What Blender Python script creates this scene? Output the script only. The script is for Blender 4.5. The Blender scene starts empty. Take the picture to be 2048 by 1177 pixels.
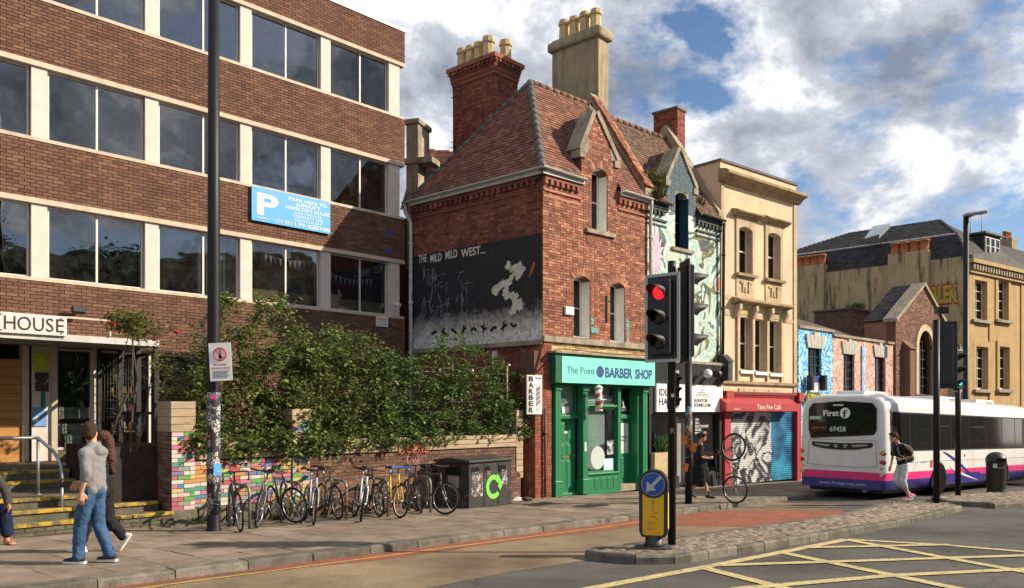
import bpy, bmesh, math, random
from mathutils import Vector, Matrix
R = math.radians
random.seed(7)
scene = bpy.context.scene
COL = scene.collection

# ---------------------------------------------------------------- camera
F, CX, HY, CAMZ, SLOPE = 1650.0, 1024.0, 825.0, 1.70, 0.0315   # pixels of the 2048 px wide photograph
cam = bpy.data.cameras.new('camera'); camo = bpy.data.objects.new('camera', cam); COL.objects.link(camo)
cam.sensor_width = 36; cam.lens = F / 2048 * 36; cam.shift_y = (HY - 588.5) / 2048
cam.clip_end = 3000; cam.clip_start = 0.05
camo.location = (0, 0, CAMZ); camo.rotation_euler = (R(90), 0, 0)
scene.camera = camo

# ---------------------------------------------------------------- sky, sun, exposure
SUN_EL, SUN_AZ = 30.0, 0.0          # azimuth measured from +X (the camera's right)
world = bpy.data.worlds.new('World'); scene.world = world; world.use_nodes = True
nt = world.node_tree; nt.nodes.clear()
def N(t, **k):
    n = nt.nodes.new(t)
    for a, b in k.items(): setattr(n, a, b)
    return n
wo = N('ShaderNodeOutputWorld'); bg = N('ShaderNodeBackground'); bg.inputs[1].default_value = 0.085
sky = N('ShaderNodeTexSky'); sky.sky_type = 'NISHITA'; sky.sun_disc = False
sky.sun_elevation = R(SUN_EL); sky.sun_rotation = R(90 - SUN_AZ); sky.air_density = 1.0; sky.dust_density = 0.6; sky.ozone_density = 4.0
tc = N('ShaderNodeTexCoord'); mp = N('ShaderNodeMapping')
mp.inputs['Scale'].default_value = (1.0, 1.0, 1.75); mp.inputs['Location'].default_value = (3.12, 1.3, 0.42)
nt.links.new(tc.outputs['Generated'], mp.inputs[0])
n1 = N('ShaderNodeTexNoise'); n1.inputs['Scale'].default_value = 3.4; n1.inputs['Detail'].default_value = 12; n1.inputs['Roughness'].default_value = 0.60; n1.inputs['Distortion'].default_value = 0.15
r1 = N('ShaderNodeValToRGB'); r1.color_ramp.elements[0].position = 0.42; r1.color_ramp.elements[1].position = 0.495
n2 = N('ShaderNodeTexNoise'); n2.inputs['Scale'].default_value = 5.2; n2.inputs['Detail'].default_value = 10; n2.inputs['Roughness'].default_value = 0.62; n2.inputs['Distortion'].default_value = 0.2
mp2 = N('ShaderNodeMapping'); mp2.inputs['Location'].default_value = (0.3, 7.1, 2.2); mp2.inputs['Scale'].default_value = (1, 1, 1.5)
nt.links.new(tc.outputs['Generated'], mp2.inputs[0]); nt.links.new(mp2.outputs[0], n2.inputs[0])
r2 = N('ShaderNodeValToRGB')
r2.color_ramp.elements[0].position = 0.36; r2.color_ramp.elements[0].color = (2.1, 2.35, 2.9, 1)
r2.color_ramp.elements[1].position = 0.62; r2.color_ramp.elements[1].color = (11.5, 11.3, 11.0, 1)
e = r2.color_ramp.elements.new(0.50); e.color = (4.8, 5.1, 5.7, 1)
mx = N('ShaderNodeMix'); mx.data_type = 'RGBA'
nt.links.new(mp.outputs[0], n1.inputs[0]); nt.links.new(n1.outputs[0], r1.inputs[0]); nt.links.new(n2.outputs[0], r2.inputs[0])
nt.links.new(r1.outputs[0], mx.inputs[0]); nt.links.new(sky.outputs[0], mx.inputs[6]); nt.links.new(r2.outputs[0], mx.inputs[7])
nt.links.new(mx.outputs[2], bg.inputs[0]); nt.links.new(bg.outputs[0], wo.inputs[0])
sl = bpy.data.lights.new('sun', 'SUN'); sl.energy = 5.0; sl.angle = R(0.53); sl.color = (1.0, 0.88, 0.70)
so = bpy.data.objects.new('sun', sl); COL.objects.link(so); so.location = (40, 0, 30)
so.rotation_euler = (0, R(90 - SUN_EL), R(SUN_AZ))
vs = scene.view_settings; vs.view_transform = 'Standard'; vs.look = 'None'; vs.exposure = 0.62; vs.gamma = 1.0; vs.use_curve_mapping = False

# ---------------------------------------------------------------- helpers
def gz(y): return -SLOPE * y                       # the street falls gently away from the camera
def X_(px, Y): return (px - CX) / F * Y
def Zp(py, Y): return CAMZ + (HY - py) / F * Y
def P(px, py, Y): return Vector((X_(px, Y), Y, Zp(py, Y)))
def G(px, py, h=0.0):                              # pixel -> point on the sloping ground raised by h
    Y = F * (CAMZ - h) / (py - HY - F * SLOPE)
    return Vector((X_(px, Y), Y, gz(Y) + h))
def rnd(a, b): return random.uniform(a, b)

class MB:
    def __init__(s): s.v = []; s.f = []; s.m = []; s.s = []
    def add(s, vs, fs, mi=0, sm=False):
        o = len(s.v); s.v.extend([tuple(p) for p in vs])
        for f in fs: s.f.append(tuple(i + o for i in f)); s.m.append(mi); s.s.append(sm)
    def box(s, x0, x1, y0, y1, z0, z1, mi=0):
        s.add([(x0,y0,z0),(x1,y0,z0),(x1,y1,z0),(x0,y1,z0),(x0,y0,z1),(x1,y0,z1),(x1,y1,z1),(x0,y1,z1)],
              [(0,1,5,4),(1,2,6,5),(2,3,7,6),(3,0,4,7),(4,5,6,7),(3,2,1,0)], mi)
    def obox(s, c, size, M=None, mi=0):
        M = M or Matrix.Identity(3); c = Vector(c); a, b, d = [q / 2 for q in size]
        vs = [c + M @ Vector(p) for p in ((-a,-b,-d),(a,-b,-d),(a,b,-d),(-a,b,-d),(-a,-b,d),(a,-b,d),(a,b,d),(-a,b,d))]
        s.add(vs, [(0,1,5,4),(1,2,6,5),(2,3,7,6),(3,0,4,7),(4,5,6,7),(3,2,1,0)], mi)
    def quad(s, a, b, c, d, mi=0): s.add([a, b, c, d], [(0, 1, 2, 3)], mi)
    def poly(s, pts, mi=0): s.add(pts, [tuple(range(len(pts)))], mi)
    def prism_y(s, poly, y0, y1, mi=0, sm=False):   # poly of (x,z), counter-clockwise seen from -y
        n = len(poly); vs = [(x, y0, z) for x, z in poly] + [(x, y1, z) for x, z in poly]
        s.add(vs, [tuple(range(n)), tuple(range(2*n-1, n-1, -1))], mi)
        s.add(vs, [(i, n+i, n+(i+1) % n, (i+1) % n) for i in range(n)], mi, sm)
    def prism_z(s, poly, z0, z1, mi=0):
        n = len(poly)
        f = (lambda p, q: q(p[1]) if callable(q) else q)
        vs = [(p[0], p[1], f(p, z0)) for p in poly] + [(p[0], p[1], f(p, z1)) for p in poly]
        s.add(vs, [tuple(range(n-1, -1, -1)), tuple(range(n, 2*n))] + [(i, (i+1) % n, n+(i+1) % n, n+i) for i in range(n)], mi)
    def prism_x(s, poly, x0, x1, mi=0, sm=False):   # poly of (y,z)
        n = len(poly); vs = [(x0, y, z) for y, z in poly] + [(x1, y, z) for y, z in poly]
        s.add(vs, [tuple(range(n-1, -1, -1)), tuple(range(n, 2*n))], mi)
        s.add(vs, [(i, (i+1) % n, n+(i+1) % n, n+i) for i in range(n)], mi, sm)
    def tube(s, pts, r, n=8, cap=True, mi=0, sm=True, closed=False):
        pts = [Vector(p) for p in pts]; k = len(pts)
        rs = r if isinstance(r, (list, tuple)) else [r] * k
        o = []; ref = None
        for i, p in enumerate(pts):
            if closed: t = (pts[(i+1) % k] - pts[i-1])
            else: t = (pts[min(i+1, k-1)] - pts[max(i-1, 0)])
            t = t.normalized() if t.length > 1e-9 else Vector((0, 0, 1))
            if ref is None:
                ref = Vector((0, 0, 1)) if abs(t.z) < 0.9 else Vector((1, 0, 0))
            a = (ref - t * ref.dot(t))
            if a.length < 1e-6: a = t.orthogonal()
            a.normalize(); ref = a; b = t.cross(a)
            for j in range(n):
                w = 2 * math.pi * j / n
                o.append(p + (a * math.cos(w) + b * math.sin(w)) * rs[i])
        fs = []
        for i in range(k if closed else k - 1):
            i2 = (i + 1) % k
            for j in range(n): fs.append((i*n+j, i*n+(j+1) % n, i2*n+(j+1) % n, i2*n+j))
        s.add(o, fs, mi, sm)
        if cap and not closed:
            m = len(s.v) - len(o)
            s.f.append(tuple(m + j for j in range(n-1, -1, -1))); s.m.append(mi); s.s.append(False)
            s.f.append(tuple(m + (k-1)*n + j for j in range(n))); s.m.append(mi); s.s.append(False)
    def lathe(s, prof, n=16, c=(0, 0, 0), mi=0, sm=True, M=None):   # prof of (r,z) along z
        M = M or Matrix.Identity(3); c = Vector(c); vs = []
        for r_, z in prof:
            for j in range(n):
                w = 2 * math.pi * j / n; vs.append(c + M @ Vector((r_ * math.cos(w), r_ * math.sin(w), z)))
        fs = [(i*n+j, i*n+(j+1) % n, (i+1)*n+(j+1) % n, (i+1)*n+j) for i in range(len(prof)-1) for j in range(n)]
        s.add(vs, fs, mi, sm)
        m = len(s.v) - len(vs)
        s.f.append(tuple(m + j for j in range(n-1, -1, -1))); s.m.append(mi); s.s.append(False)
        s.f.append(tuple(m + (len(prof)-1)*n + j for j in range(n))); s.m.append(mi); s.s.append(False)
    def ball(s, c, r, n=12, k=8, mi=0, M=None):
        rr = r if isinstance(r, (list, tuple)) else (r, r, r)
        M = M or Matrix.Identity(3); c = Vector(c); vs = []; fs = []
        for i in range(k + 1):
            a = math.pi * i / k
            for j in range(n):
                w = 2 * math.pi * j / n
                vs.append(c + M @ Vector((rr[0]*math.sin(a)*math.cos(w), rr[1]*math.sin(a)*math.sin(w), -rr[2]*math.cos(a))))
        for i in range(k):
            for j in range(n): fs.append((i*n+j, i*n+(j+1) % n, (i+1)*n+(j+1) % n, (i+1)*n+j))
        s.add(vs, fs, mi, True)
    def mesh(s, name, mats):
        me = bpy.data.meshes.new(name); me.from_pydata(s.v, [], s.f)
        for m in (mats if isinstance(mats, (list, tuple)) else [mats]): me.materials.append(m)
        me.polygons.foreach_set('material_index', s.m); me.polygons.foreach_set('use_smooth', s.s)
        me.update(); return me
    def build(s, name, mats, parent=None, fr=None, bevel=0, **kw):
        return put(name, s.mesh(name, mats), parent, fr, bevel, **kw)

class Fr:      # a frame standing on plan point O, x along u (rightwards seen from the street), y into the building, z = world z
    def __init__(s, O, u):
        s.O = Vector((O[0], O[1], 0)); l = math.hypot(*u); s.u = Vector((u[0]/l, u[1]/l, 0)); s.n = Vector((-s.u.y, s.u.x, 0))
        s.a = math.atan2(u[1], u[0])
    def w(s, x, y, z): return s.O + s.u * x + s.n * y + Vector((0, 0, z))
    def at(s, px, py=None, y=0.0):   # pixel -> (x, z) on the plane y of this frame
        k = (px - CX) / F; o = s.O + s.n * y
        x = (k * o.y - o.x) / (s.u.x - k * s.u.y); Y = o.y + s.u.y * x
        return (x, Zp(py, Y)) if py is not None else x
    def sub(s, x, y, turn=0.0):
        p = s.w(x, y, 0); a = s.a + turn
        return Fr((p.x, p.y), (math.cos(a), math.sin(a)))

WORLD = Fr((0, 0), (1, 0))
FRAME = {}
def put(name, data, parent=None, fr=None, bevel=0, loc=None, rot=None):
    o = bpy.data.objects.new(name, data); COL.objects.link(o)
    if parent is not None: o.parent = parent
    pf = FRAME.get(parent.name) if parent is not None else None
    if fr is not None:                       # place by world frame; the parent is an unrotated Empty or has the same frame
        if pf is fr and parent is not None: pass
        else:
            base = Vector((0, 0, 0)) if parent is None else parent.location
            o.location = fr.O - base; o.rotation_euler = (0, 0, fr.a)
        FRAME[o.name] = fr
    if loc is not None: o.location = loc
    if rot is not None: o.rotation_euler = rot
    if bevel:
        b = o.modifiers.new('bevel', 'BEVEL'); b.width = bevel; b.segments = 2; b.limit_method = 'ANGLE'
    return o
def tag(o, label=None, cat=None, group=None, kind=None):
    if label: o['label'] = label
    if cat: o['category'] = cat
    if group: o['group'] = group
    if kind: o['kind'] = kind
    return o
def thing(name, loc, label, cat, group=None, rz=0):
    o = bpy.data.objects.new(name, None); COL.objects.link(o); o.location = loc; o.rotation_euler = (0, 0, rz); o.empty_display_size = 0.2
    return tag(o, label, cat, group)
def copy_tree(o, parent=None):
    c = o.copy(); COL.objects.link(c); c.parent = parent
    for ch in list(o.children): copy_tree(ch, c)
    return c

# ---------------------------------------------------------------- materials
MATS = {}
def mat(name, col, rough=0.8, var=0.12, scale=6.0, bump=0.0, bscale=60.0, metal=0.0, isl=0.0, col2=None, streak=0.0, scol=(0.03, 0.027, 0.022), emit=0.0, spec=0.5, cover=None, coat=0.0, stretch=(1, 1, 1), alpha=None, smode=(0.46, 0.72), sscale=0.9, crack=None):
    """noise-varied base colour; isl = per-piece variation; streak = weather stains running down; col2 = second colour mixed per piece"""
    if name in MATS: return MATS[name]
    m = bpy.data.materials.new(name); m.use_nodes = True; MATS[name] = m
    t = m.node_tree; b = t.nodes['Principled BSDF']
    b.inputs['Roughness'].default_value = rough; b.inputs['Metallic'].default_value = metal
    if rough >= 0.75 and spec == 0.5: spec = 0.16
    elif rough >= 0.55 and spec == 0.5: spec = 0.3
    b.inputs['Specular IOR Level'].default_value = spec; b.inputs['Coat Weight'].default_value = coat
    L = t.links.new
    def n(ty, **k):
        q = t.nodes.new(ty)
        for a, c in k.items(): setattr(q, a, c)
        return q
    tc = n('ShaderNodeTexCoord'); mp = n('ShaderNodeMapping'); mp.inputs['Scale'].default_value = stretch
    L(tc.outputs['Object'], mp.inputs[0])
    nz = n('ShaderNodeTexNoise'); nz.inputs['Scale'].default_value = scale; nz.inputs['Detail'].default_value = 6; nz.inputs['Roughness'].default_value = 0.65
    L(mp.outputs[0], nz.inputs[0])
    lo = [c * (1 - var * 1.6) for c in col]; hi = [min(1, c * (1 + var * 1.6)) for c in col]
    rp = n('ShaderNodeValToRGB'); rp.color_ramp.elements[0].position = 0.3; rp.color_ramp.elements[1].position = 0.7
    rp.color_ramp.elements[0].color = (*lo, 1); rp.color_ramp.elements[1].color = (*hi, 1)
    L(nz.outputs[0], rp.inputs[0]); out = rp.outputs[0]
    if isl or col2:
        ge = n('ShaderNodeNewGeometry'); oi = n('ShaderNodeObjectInfo')
        ad = n('ShaderNodeMath', operation='ADD'); fr = n('ShaderNodeMath', operation='FRACT')
        L(ge.outputs['Random Per Island'], ad.inputs[0]); L(oi.outputs['Random'], ad.inputs[1]); L(ad.outputs[0], fr.inputs[0])
        if col2:
            cs = col2 if isinstance(col2[0], (tuple, list)) else [col2]
            rr = n('ShaderNodeValToRGB'); rr.color_ramp.interpolation = 'LINEAR'
            al = [col] + list(cs)
            el = rr.color_ramp.elements
            while len(el) < len(al): el.new(0.5)
            for i, c in enumerate(al): el[i].position = (i + 0.3) / len(al); el[i].color = (*c, 1)
            L(fr.outputs[0], rr.inputs[0])
            mm = n('ShaderNodeMix', data_type='RGBA', blend_type='MIX'); mm.inputs[0].default_value = 0.75
            L(out, mm.inputs[6]); L(rr.outputs[0], mm.inputs[7]); out = mm.outputs[2]
        m2 = n('ShaderNodeMath', operation='MULTIPLY'); m2.inputs[1].default_value = 7.31
        f2 = n('ShaderNodeMath', operation='FRACT'); mr = n('ShaderNodeMapRange'); mr.inputs['To Min'].default_value = 1 - isl; mr.inputs['To Max'].default_value = 1 + isl
        L(fr.outputs[0], m2.inputs[0]); L(m2.outputs[0], f2.inputs[0]); L(f2.outputs[0], mr.inputs[0])
        mu = n('ShaderNodeMix', data_type='RGBA', blend_type='MULTIPLY'); mu.inputs[0].default_value = 1
        L(out, mu.inputs[6]); L(mr.outputs[0], mu.inputs[7]); out = mu.outputs[2]
    if streak:
        mp3 = n('ShaderNodeMapping'); mp3.inputs['Scale'].default_value = (1.6, 1.6, 0.16)
        L(tc.outputs['Object'], mp3.inputs[0])
        n3 = n('ShaderNodeTexNoise'); n3.inputs['Scale'].default_value = sscale * 1.8; n3.inputs['Detail'].default_value = 8; n3.inputs['Roughness'].default_value = 0.7
        L(mp3.outputs[0], n3.inputs[0])
        r3 = n('ShaderNodeValToRGB'); r3.color_ramp.elements[0].position = smode[0]; r3.color_ramp.elements[1].position = smode[1]
        r3.color_ramp.elements[0].color = (0, 0, 0, 1); r3.color_ramp.elements[1].color = (streak, streak, streak, 1)
        L(n3.outputs[0], r3.inputs[0])
        mm = n('ShaderNodeMix', data_type='RGBA'); L(r3.outputs[0], mm.inputs[0]); L(out, mm.inputs[6]); mm.inputs[7].default_value = (*scol, 1); out = mm.outputs[2]
    if cover:   # second patchy layer: (colour, noise scale, lo, hi)
        cc, cs, c0, c1 = cover
        n4 = n('ShaderNodeTexNoise'); n4.inputs['Scale'].default_value = cs; n4.inputs['Detail'].default_value = 8; n4.inputs['Roughness'].default_value = 0.68
        L(tc.outputs['Object'], n4.inputs[0])
        r4 = n('ShaderNodeValToRGB'); r4.color_ramp.elements[0].position = c0; r4.color_ramp.elements[1].position = c1
        L(n4.outputs[0], r4.inputs[0])
        mm = n('ShaderNodeMix', data_type='RGBA'); L(r4.outputs[0], mm.inputs[0]); L(out, mm.inputs[6]); mm.inputs[7].default_value = (*cc, 1); out = mm.outputs[2]
    if crack:   # thin dark crack lines: (cell density, width)
        nw = n('ShaderNodeTexNoise'); nw.inputs['Scale'].default_value = 1.5; nw.inputs['Detail'].default_value = 6; L(tc.outputs['Object'], nw.inputs[0])
        mw = n('ShaderNodeMix', data_type='RGBA'); mw.inputs[0].default_value = 0.35; L(tc.outputs['Object'], mw.inputs[6]); L(nw.outputs['Color'], mw.inputs[7])
        vo = n('ShaderNodeTexVoronoi', feature='DISTANCE_TO_EDGE'); vo.inputs['Scale'].default_value = crack[0]; L(mw.outputs[2], vo.inputs['Vector'])
        r6 = n('ShaderNodeMapRange'); r6.inputs['From Min'].default_value = crack[1] * .5; r6.inputs['From Max'].default_value = crack[1] * 1.6; r6.inputs['To Min'].default_value = 0.72; L(vo.outputs['Distance'], r6.inputs[0])
        mu = n('ShaderNodeMix', data_type='RGBA', blend_type='MULTIPLY'); mu.inputs[0].default_value = 1; L(out, mu.inputs[6]); L(r6.outputs[0], mu.inputs[7]); out = mu.outputs[2]
    L(out, b.inputs['Base Color'])
    if bump:
        n5 = n('ShaderNodeTexNoise'); n5.inputs['Scale'].default_value = bscale; n5.inputs['Detail'].default_value = 5
        L(tc.outputs['Object'], n5.inputs[0])
        bp = n('ShaderNodeBump'); bp.inputs['Strength'].default_value = bump; bp.inputs['Distance'].default_value = 0.02
        L(n5.outputs[0], bp.inputs['Height']); L(bp.outputs[0], b.inputs['Normal'])
    if emit:
        b.inputs['Emission Strength'].default_value = emit; L(out, b.inputs['Emission Color'])
    return m
def glass(name, tint=(0.55, 0.6, 0.6), refl=1.0, rough=0.02, dirt=0.0, wob=0.04, ior=1.62):
    """thin clear pane: tinted see-through plus mirror reflection that grows at grazing angles"""
    if name in MATS: return MATS[name]
    m = bpy.data.materials.new(name); m.use_nodes = True; MATS[name] = m; t = m.node_tree; t.nodes.clear(); L = t.links.new
    o = t.nodes.new('ShaderNodeOutputMaterial'); tr = t.nodes.new('ShaderNodeBsdfTransparent'); tr.inputs[0].default_value = (*tint, 1)
    gl = t.nodes.new('ShaderNodeBsdfGlossy'); gl.inputs['Roughness'].default_value = rough; gl.inputs[0].default_value = (0.95*refl, 0.97*refl, refl, 1)
    lw = t.nodes.new('ShaderNodeLayerWeight'); lw.inputs[0].default_value = 0.5; f0 = ((ior - 1) / (ior + 1)) ** 2
    pw = t.nodes.new('ShaderNodeMath'); pw.operation = 'POWER'; pw.inputs[1].default_value = 5.0; L(lw.outputs['Facing'], pw.inputs[0])
    fr = t.nodes.new('ShaderNodeMath'); fr.operation = 'MULTIPLY_ADD'; fr.inputs[1].default_value = 1 - f0; fr.inputs[2].default_value = f0; L(pw.outputs[0], fr.inputs[0])
    tc = t.nodes.new('ShaderNodeTexCoord'); nz = t.nodes.new('ShaderNodeTexNoise'); nz.inputs['Scale'].default_value = 0.7; nz.inputs['Detail'].default_value = 2
    bp = t.nodes.new('ShaderNodeBump'); bp.inputs['Strength'].default_value = wob; bp.inputs['Distance'].default_value = 0.3
    L(tc.outputs['Object'], nz.inputs[0]); L(nz.outputs[0], bp.inputs['Height']); L(bp.outputs[0], gl.inputs['Normal'])
    mx = t.nodes.new('ShaderNodeMixShader'); L(fr.outputs[0], mx.inputs[0]); L(tr.outputs[0], mx.inputs[1]); L(gl.outputs[0], mx.inputs[2])
    last = mx.outputs[0]
    if dirt:
        df = t.nodes.new('ShaderNodeBsdfDiffuse'); df.inputs[0].default_value = (0.35, 0.36, 0.35, 1)
        n2 = t.nodes.new('ShaderNodeTexNoise'); n2.inputs['Scale'].default_value = 3.0; n2.inputs['Detail'].default_value = 9; n2.inputs['Roughness'].default_value = 0.75
        L(tc.outputs['Object'], n2.inputs[0]); mr = t.nodes.new('ShaderNodeMapRange'); mr.inputs['From Min'].default_value = 0.45; mr.inputs['From Max'].default_value = 0.8; mr.inputs['To Max'].default_value = dirt
        L(n2.outputs[0], mr.inputs[0]); m2 = t.nodes.new('ShaderNodeMixShader'); L(mr.outputs[0], m2.inputs[0]); L(last, m2.inputs[1]); L(df.outputs[0], m2.inputs[2]); last = m2.outputs[0]
    L(last, o.inputs[0]); return m

# ---------------------------------------------------------------- pieces: bricks, tiles, lettering, windows
UNIT = {}
def unit_box(name, m):
    k = name + m.name
    if k not in UNIT:
        b = MB(); b.box(-.5, .5, -.5, .5, -.5, .5); UNIT[k] = b.mesh(name, m)
    return UNIT[k]
def cut(iv, holes):
    out = [iv]
    for h0, h1 in holes:
        o2 = []
        for a, b in out:
            if h1 <= a or h0 >= b: o2.append((a, b)); continue
            if h0 > a: o2.append((a, h0))
            if h1 < b: o2.append((h1, b))
        out = o2
    return out
BUDGET = {}
def bricks(wall, fr, x0, x1, z0, z1, m, key, holes=(), face=0.0, bl=0.225, bh=0.075, joint=0.010, proud=0.012, limit=300, span=None, name='brick', mode='stretcher', mfun=None, shift=0.0):
    """lay courses of bricks on the plane y=face of a wall; the largest in view become single objects, the rest one mesh.
    key: the thing they belong to (limit counts per thing)."""
    L = []; nrow = max(1, round((z1 - z0) / bh)); h = (z1 - z0) / nrow
    for i in range(nrow):
        za, zb = z0 + i * h, z0 + (i + 1) * h
        ivs = [(x0, x1)] if span is None else [s for s in [span((za + zb) / 2)] if s and s[1] - s[0] > 0.03]
        hs = [(a, b) for a, b, c, d in holes if zb > c + 0.01 and za < d - 0.01]
        for a, b in [c for iv in ivs for c in cut(iv, hs)]:
            hd = mode == 'english' and i % 2 or mode == 'soldier'
            l = bl / 2 if hd else bl
            if mode == 'flemish':
                seq = [bl, bl / 2]; pos = x0 - (bl * 0.75 if i % 2 else 0) + shift; k = 0
                while pos < b:
                    w = seq[k % 2]; k += 1
                    p, q = max(a, pos), min(b, pos + w); pos += w
                    if q - p > 0.025: L.append((p, q, za, zb))
            else:
                off = shift + (0.5 * l if i % 2 else 0) + (0.25 * bl if hd else 0)
                k = math.floor((a - x0 - off) / l); pos = x0 + off + k * l
                while pos < b:
                    p, q = max(a, pos), min(b, pos + l); pos += l
                    if q - p > 0.025: L.append((p, q, za, zb))
    sc = []
    for i, (p, q, za, zb) in enumerate(L):
        c = fr.w((p + q) / 2, 0, (za + zb) / 2)
        px = CX + F * c.x / c.y; py = HY - F * (c.z - CAMZ) / c.y
        vis = 0 if (5 < px < 2043 and 5 < py < 1170) else 1000
        sc.append((vis + c.y - (q - p) * 4, i))
    sc.sort(); left = max(0, limit - BUDGET.get(key, 0)); single = [i for s_, i in sc[:left] if s_ < 900]
    BUDGET[key] = BUDGET.get(key, 0) + len(single); ss = set(single); rest = MB()
    for i, (p, q, za, zb) in enumerate(L):
        d = proud * rnd(0.75, 1.25); j = joint / 2
        if i in ss:
            mm = mfun(i) if mfun else m
            o = bpy.data.objects.new(name, unit_box(name, mm)); COL.objects.link(o); o.parent = wall
            o.location = ((p + q) / 2, face - d / 2 + 0.01, (za + zb) / 2); o.scale = (q - p - joint, d + 0.02, zb - za - joint)
        else:
            a, b, c, e2 = p + j, q - j, za + j, zb - j; y = face - d
            rest.add([(a,y,c),(b,y,c),(b,y,e2),(a,y,e2),(a,face+.004,c),(b,face+.004,c),(b,face+.004,e2),(a,face+.004,e2)],
                     [(0,1,2,3),(3,2,6,7),(1,5,6,2),(4,0,3,7),(4,5,1,0)], 0 if not mfun else mfun(i, True))
    if rest.v:
        me = rest.mesh(name + 'work', m if not mfun else mfun(None)); o = bpy.data.objects.new(name + 'work', me); COL.objects.link(o); o.parent = wall; o['kind'] = 'stuff'
def text(s, parent, fr, x, z, h, m, y=0.0, width=None, ext=0.003, name='lettering', align='LEFT', slant=0.0, bold=0.0, loc=None, vert=False):
    """lettering standing on plane y of a frame, cap height h, optionally fitted to a width"""
    cu = bpy.data.curves.new(name, 'FONT'); cu.body = s; cu.size = h / 0.73; cu.extrude = ext; cu.align_x = align; cu.shear = slant; cu.offset = bold; cu.resolution_u = 3; cu.space_line = 0.95
    to = bpy.data.objects.new('tmp', cu); COL.objects.link(to)
    dg = bpy.context.evaluated_depsgraph_get(); me = bpy.data.meshes.new_from_object(to.evaluated_get(dg))
    bpy.data.objects.remove(to); bpy.data.curves.remove(cu)
    me.name = name; me.materials.clear(); me.materials.append(m)
    for p in me.polygons: p.use_smooth = False
    xs = [v.co.x for v in me.vertices]
    if not xs: return None
    sx = 1.0
    if width: sx = width / (max(xs) - min(xs))
    x_0 = min(xs) if align == 'LEFT' else (max(xs) + min(xs)) / 2
    for v in me.vertices:
        a, b, c = v.co; v.co = (x + (a - x_0) * sx, y - c - ext, z + b)
    o = put(name, me, parent, fr)
    return o

def window(root, fr, x0, x1, z0, z1, mf, mg, y=0.1, fw=0.05, fd=0.06, vbars=(), hbars=(), name='window', bar=0.03, sill=None, msill=None, back=None, proud=0.0):
    """window unit: frame mesh with bars, a pane child; optional sill child.  vbars/hbars: fractions"""
    b = MB(); ya, yb = y - fd / 2, y + fd / 2
    b.box(x0, x0 + fw, ya, yb, z0, z1); b.box(x1 - fw, x1, ya, yb, z0, z1)
    b.box(x0 + fw, x1 - fw, ya, yb, z0, z0 + fw); b.box(x0 + fw, x1 - fw, ya, yb, z1 - fw, z1)
    for v in vbars:
        c = x0 + (x1 - x0) * v; b.box(c - bar / 2, c + bar / 2, ya + .004, yb - .004, z0 + fw, z1 - fw)
    for v in hbars:
        c = z0 + (z1 - z0) * v; b.box(x0 + fw, x1 - fw, ya + .007, yb - .007, c - bar / 2, c + bar / 2)
    w = b.build(name, mf, root, fr)
    g = MB(); g.box(x0 + fw * .8, x1 - fw * .8, y - .003, y + .003, z0 + fw * .8, z1 - fw * .8)
    pane = put('pane', g.mesh('pane', mg), w); FRAME[pane.name] = fr
    if sill:
        s = MB(); s.box(x0 - sill[0], x1 + sill[0], -sill[1], y, z0 - sill[2], z0 - 0.002)
        put('sill', s.mesh('sill', msill or mf), w)
    return w
# ================================================================ ground, road, pavement, islands
M_asph = mat('asphalt_dark', (0.095, 0.088, 0.08), 0.9, 0.30, 0.45, 0.6, 70, cover=((0.135, 0.13, 0.12), 42, 0.56, 0.68), crack=(0.45, 0.004))
M_buff = mat('asphalt_buff', (0.235, 0.175, 0.115), 0.92, 0.30, 0.5, 0.7, 70, cover=((0.11, 0.083, 0.058), 45, 0.52, 0.66))
M_red = mat('red_surfacing', (0.255, 0.088, 0.058), 0.9, 0.14, 2.0, 0.4, 90, cover=((0.12, 0.085, 0.065), 7, 0.50, 0.72))
M_yel = mat('yellow_paint', (0.52, 0.43, 0.21), 0.8, 0.12, 5, 0.2, 80, cover=((0.09, 0.085, 0.075), 20, 0.50, 0.66))
M_ylin = mat('yellow_kerb_line', (0.55, 0.36, 0.06), 0.8, 0.15, 5, 0.2, 80, cover=((0.12, 0.10, 0.07), 14, 0.52, 0.68))
M_slab = mat('paving_stone', (0.225, 0.18, 0.14), 0.88, 0.14, 2.4, 0.35, 60, isl=0.17, cover=((0.085, 0.072, 0.06), 1.1, 0.50, 0.78))
M_joint = mat('paving_joint', (0.045, 0.04, 0.034), 0.95, 0.2, 5)
M_kerb = mat('kerb_granite', (0.155, 0.138, 0.115), 0.85, 0.18, 5, 0.5, 50, isl=0.22, cover=((0.06, 0.052, 0.042), 3, 0.46, 0.72))
M_sett = mat('granite_sett', (0.21, 0.175, 0.135), 0.88, 0.25, 14, 0.6, 45, isl=0.26, col2=(0.26, 0.21, 0.155))
M_dirt = mat('dirt_joint', (0.07, 0.058, 0.04), 0.95, 0.25, 8)
M_iron = mat('cast_iron', (0.05, 0.042, 0.036), 0.6, 0.25, 12, 0.4, 60, metal=0.4)
def sheet(name, pts, m, h, kind='structure', sub=0):
    b = MB(); b.poly([(p[0], p[1], gz(p[1]) + h) for p in pts]); o = b.build(name, m)
    return tag(o, kind=kind)
sheet('road', [(-220, -160), (420, -160), (420, 420), (-220, 420)], M_asph, 0.0)
# street frame: t along the kerb, w towards the buildings
K0 = Vector((-4.62, 9.28)); KT = Vector((0.678, 0.735)).normalized(); KW = Vector((-KT.y, KT.x))
def KP(t, w, h=0.0):
    p = K0 + KT * t + KW * w; return Vector((p.x, p.y, gz(p.y) + h))
def g2(px, py, h=0.0): v = G(px, py, h); return (v.x, v.y)
TEND = 62.0
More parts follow.
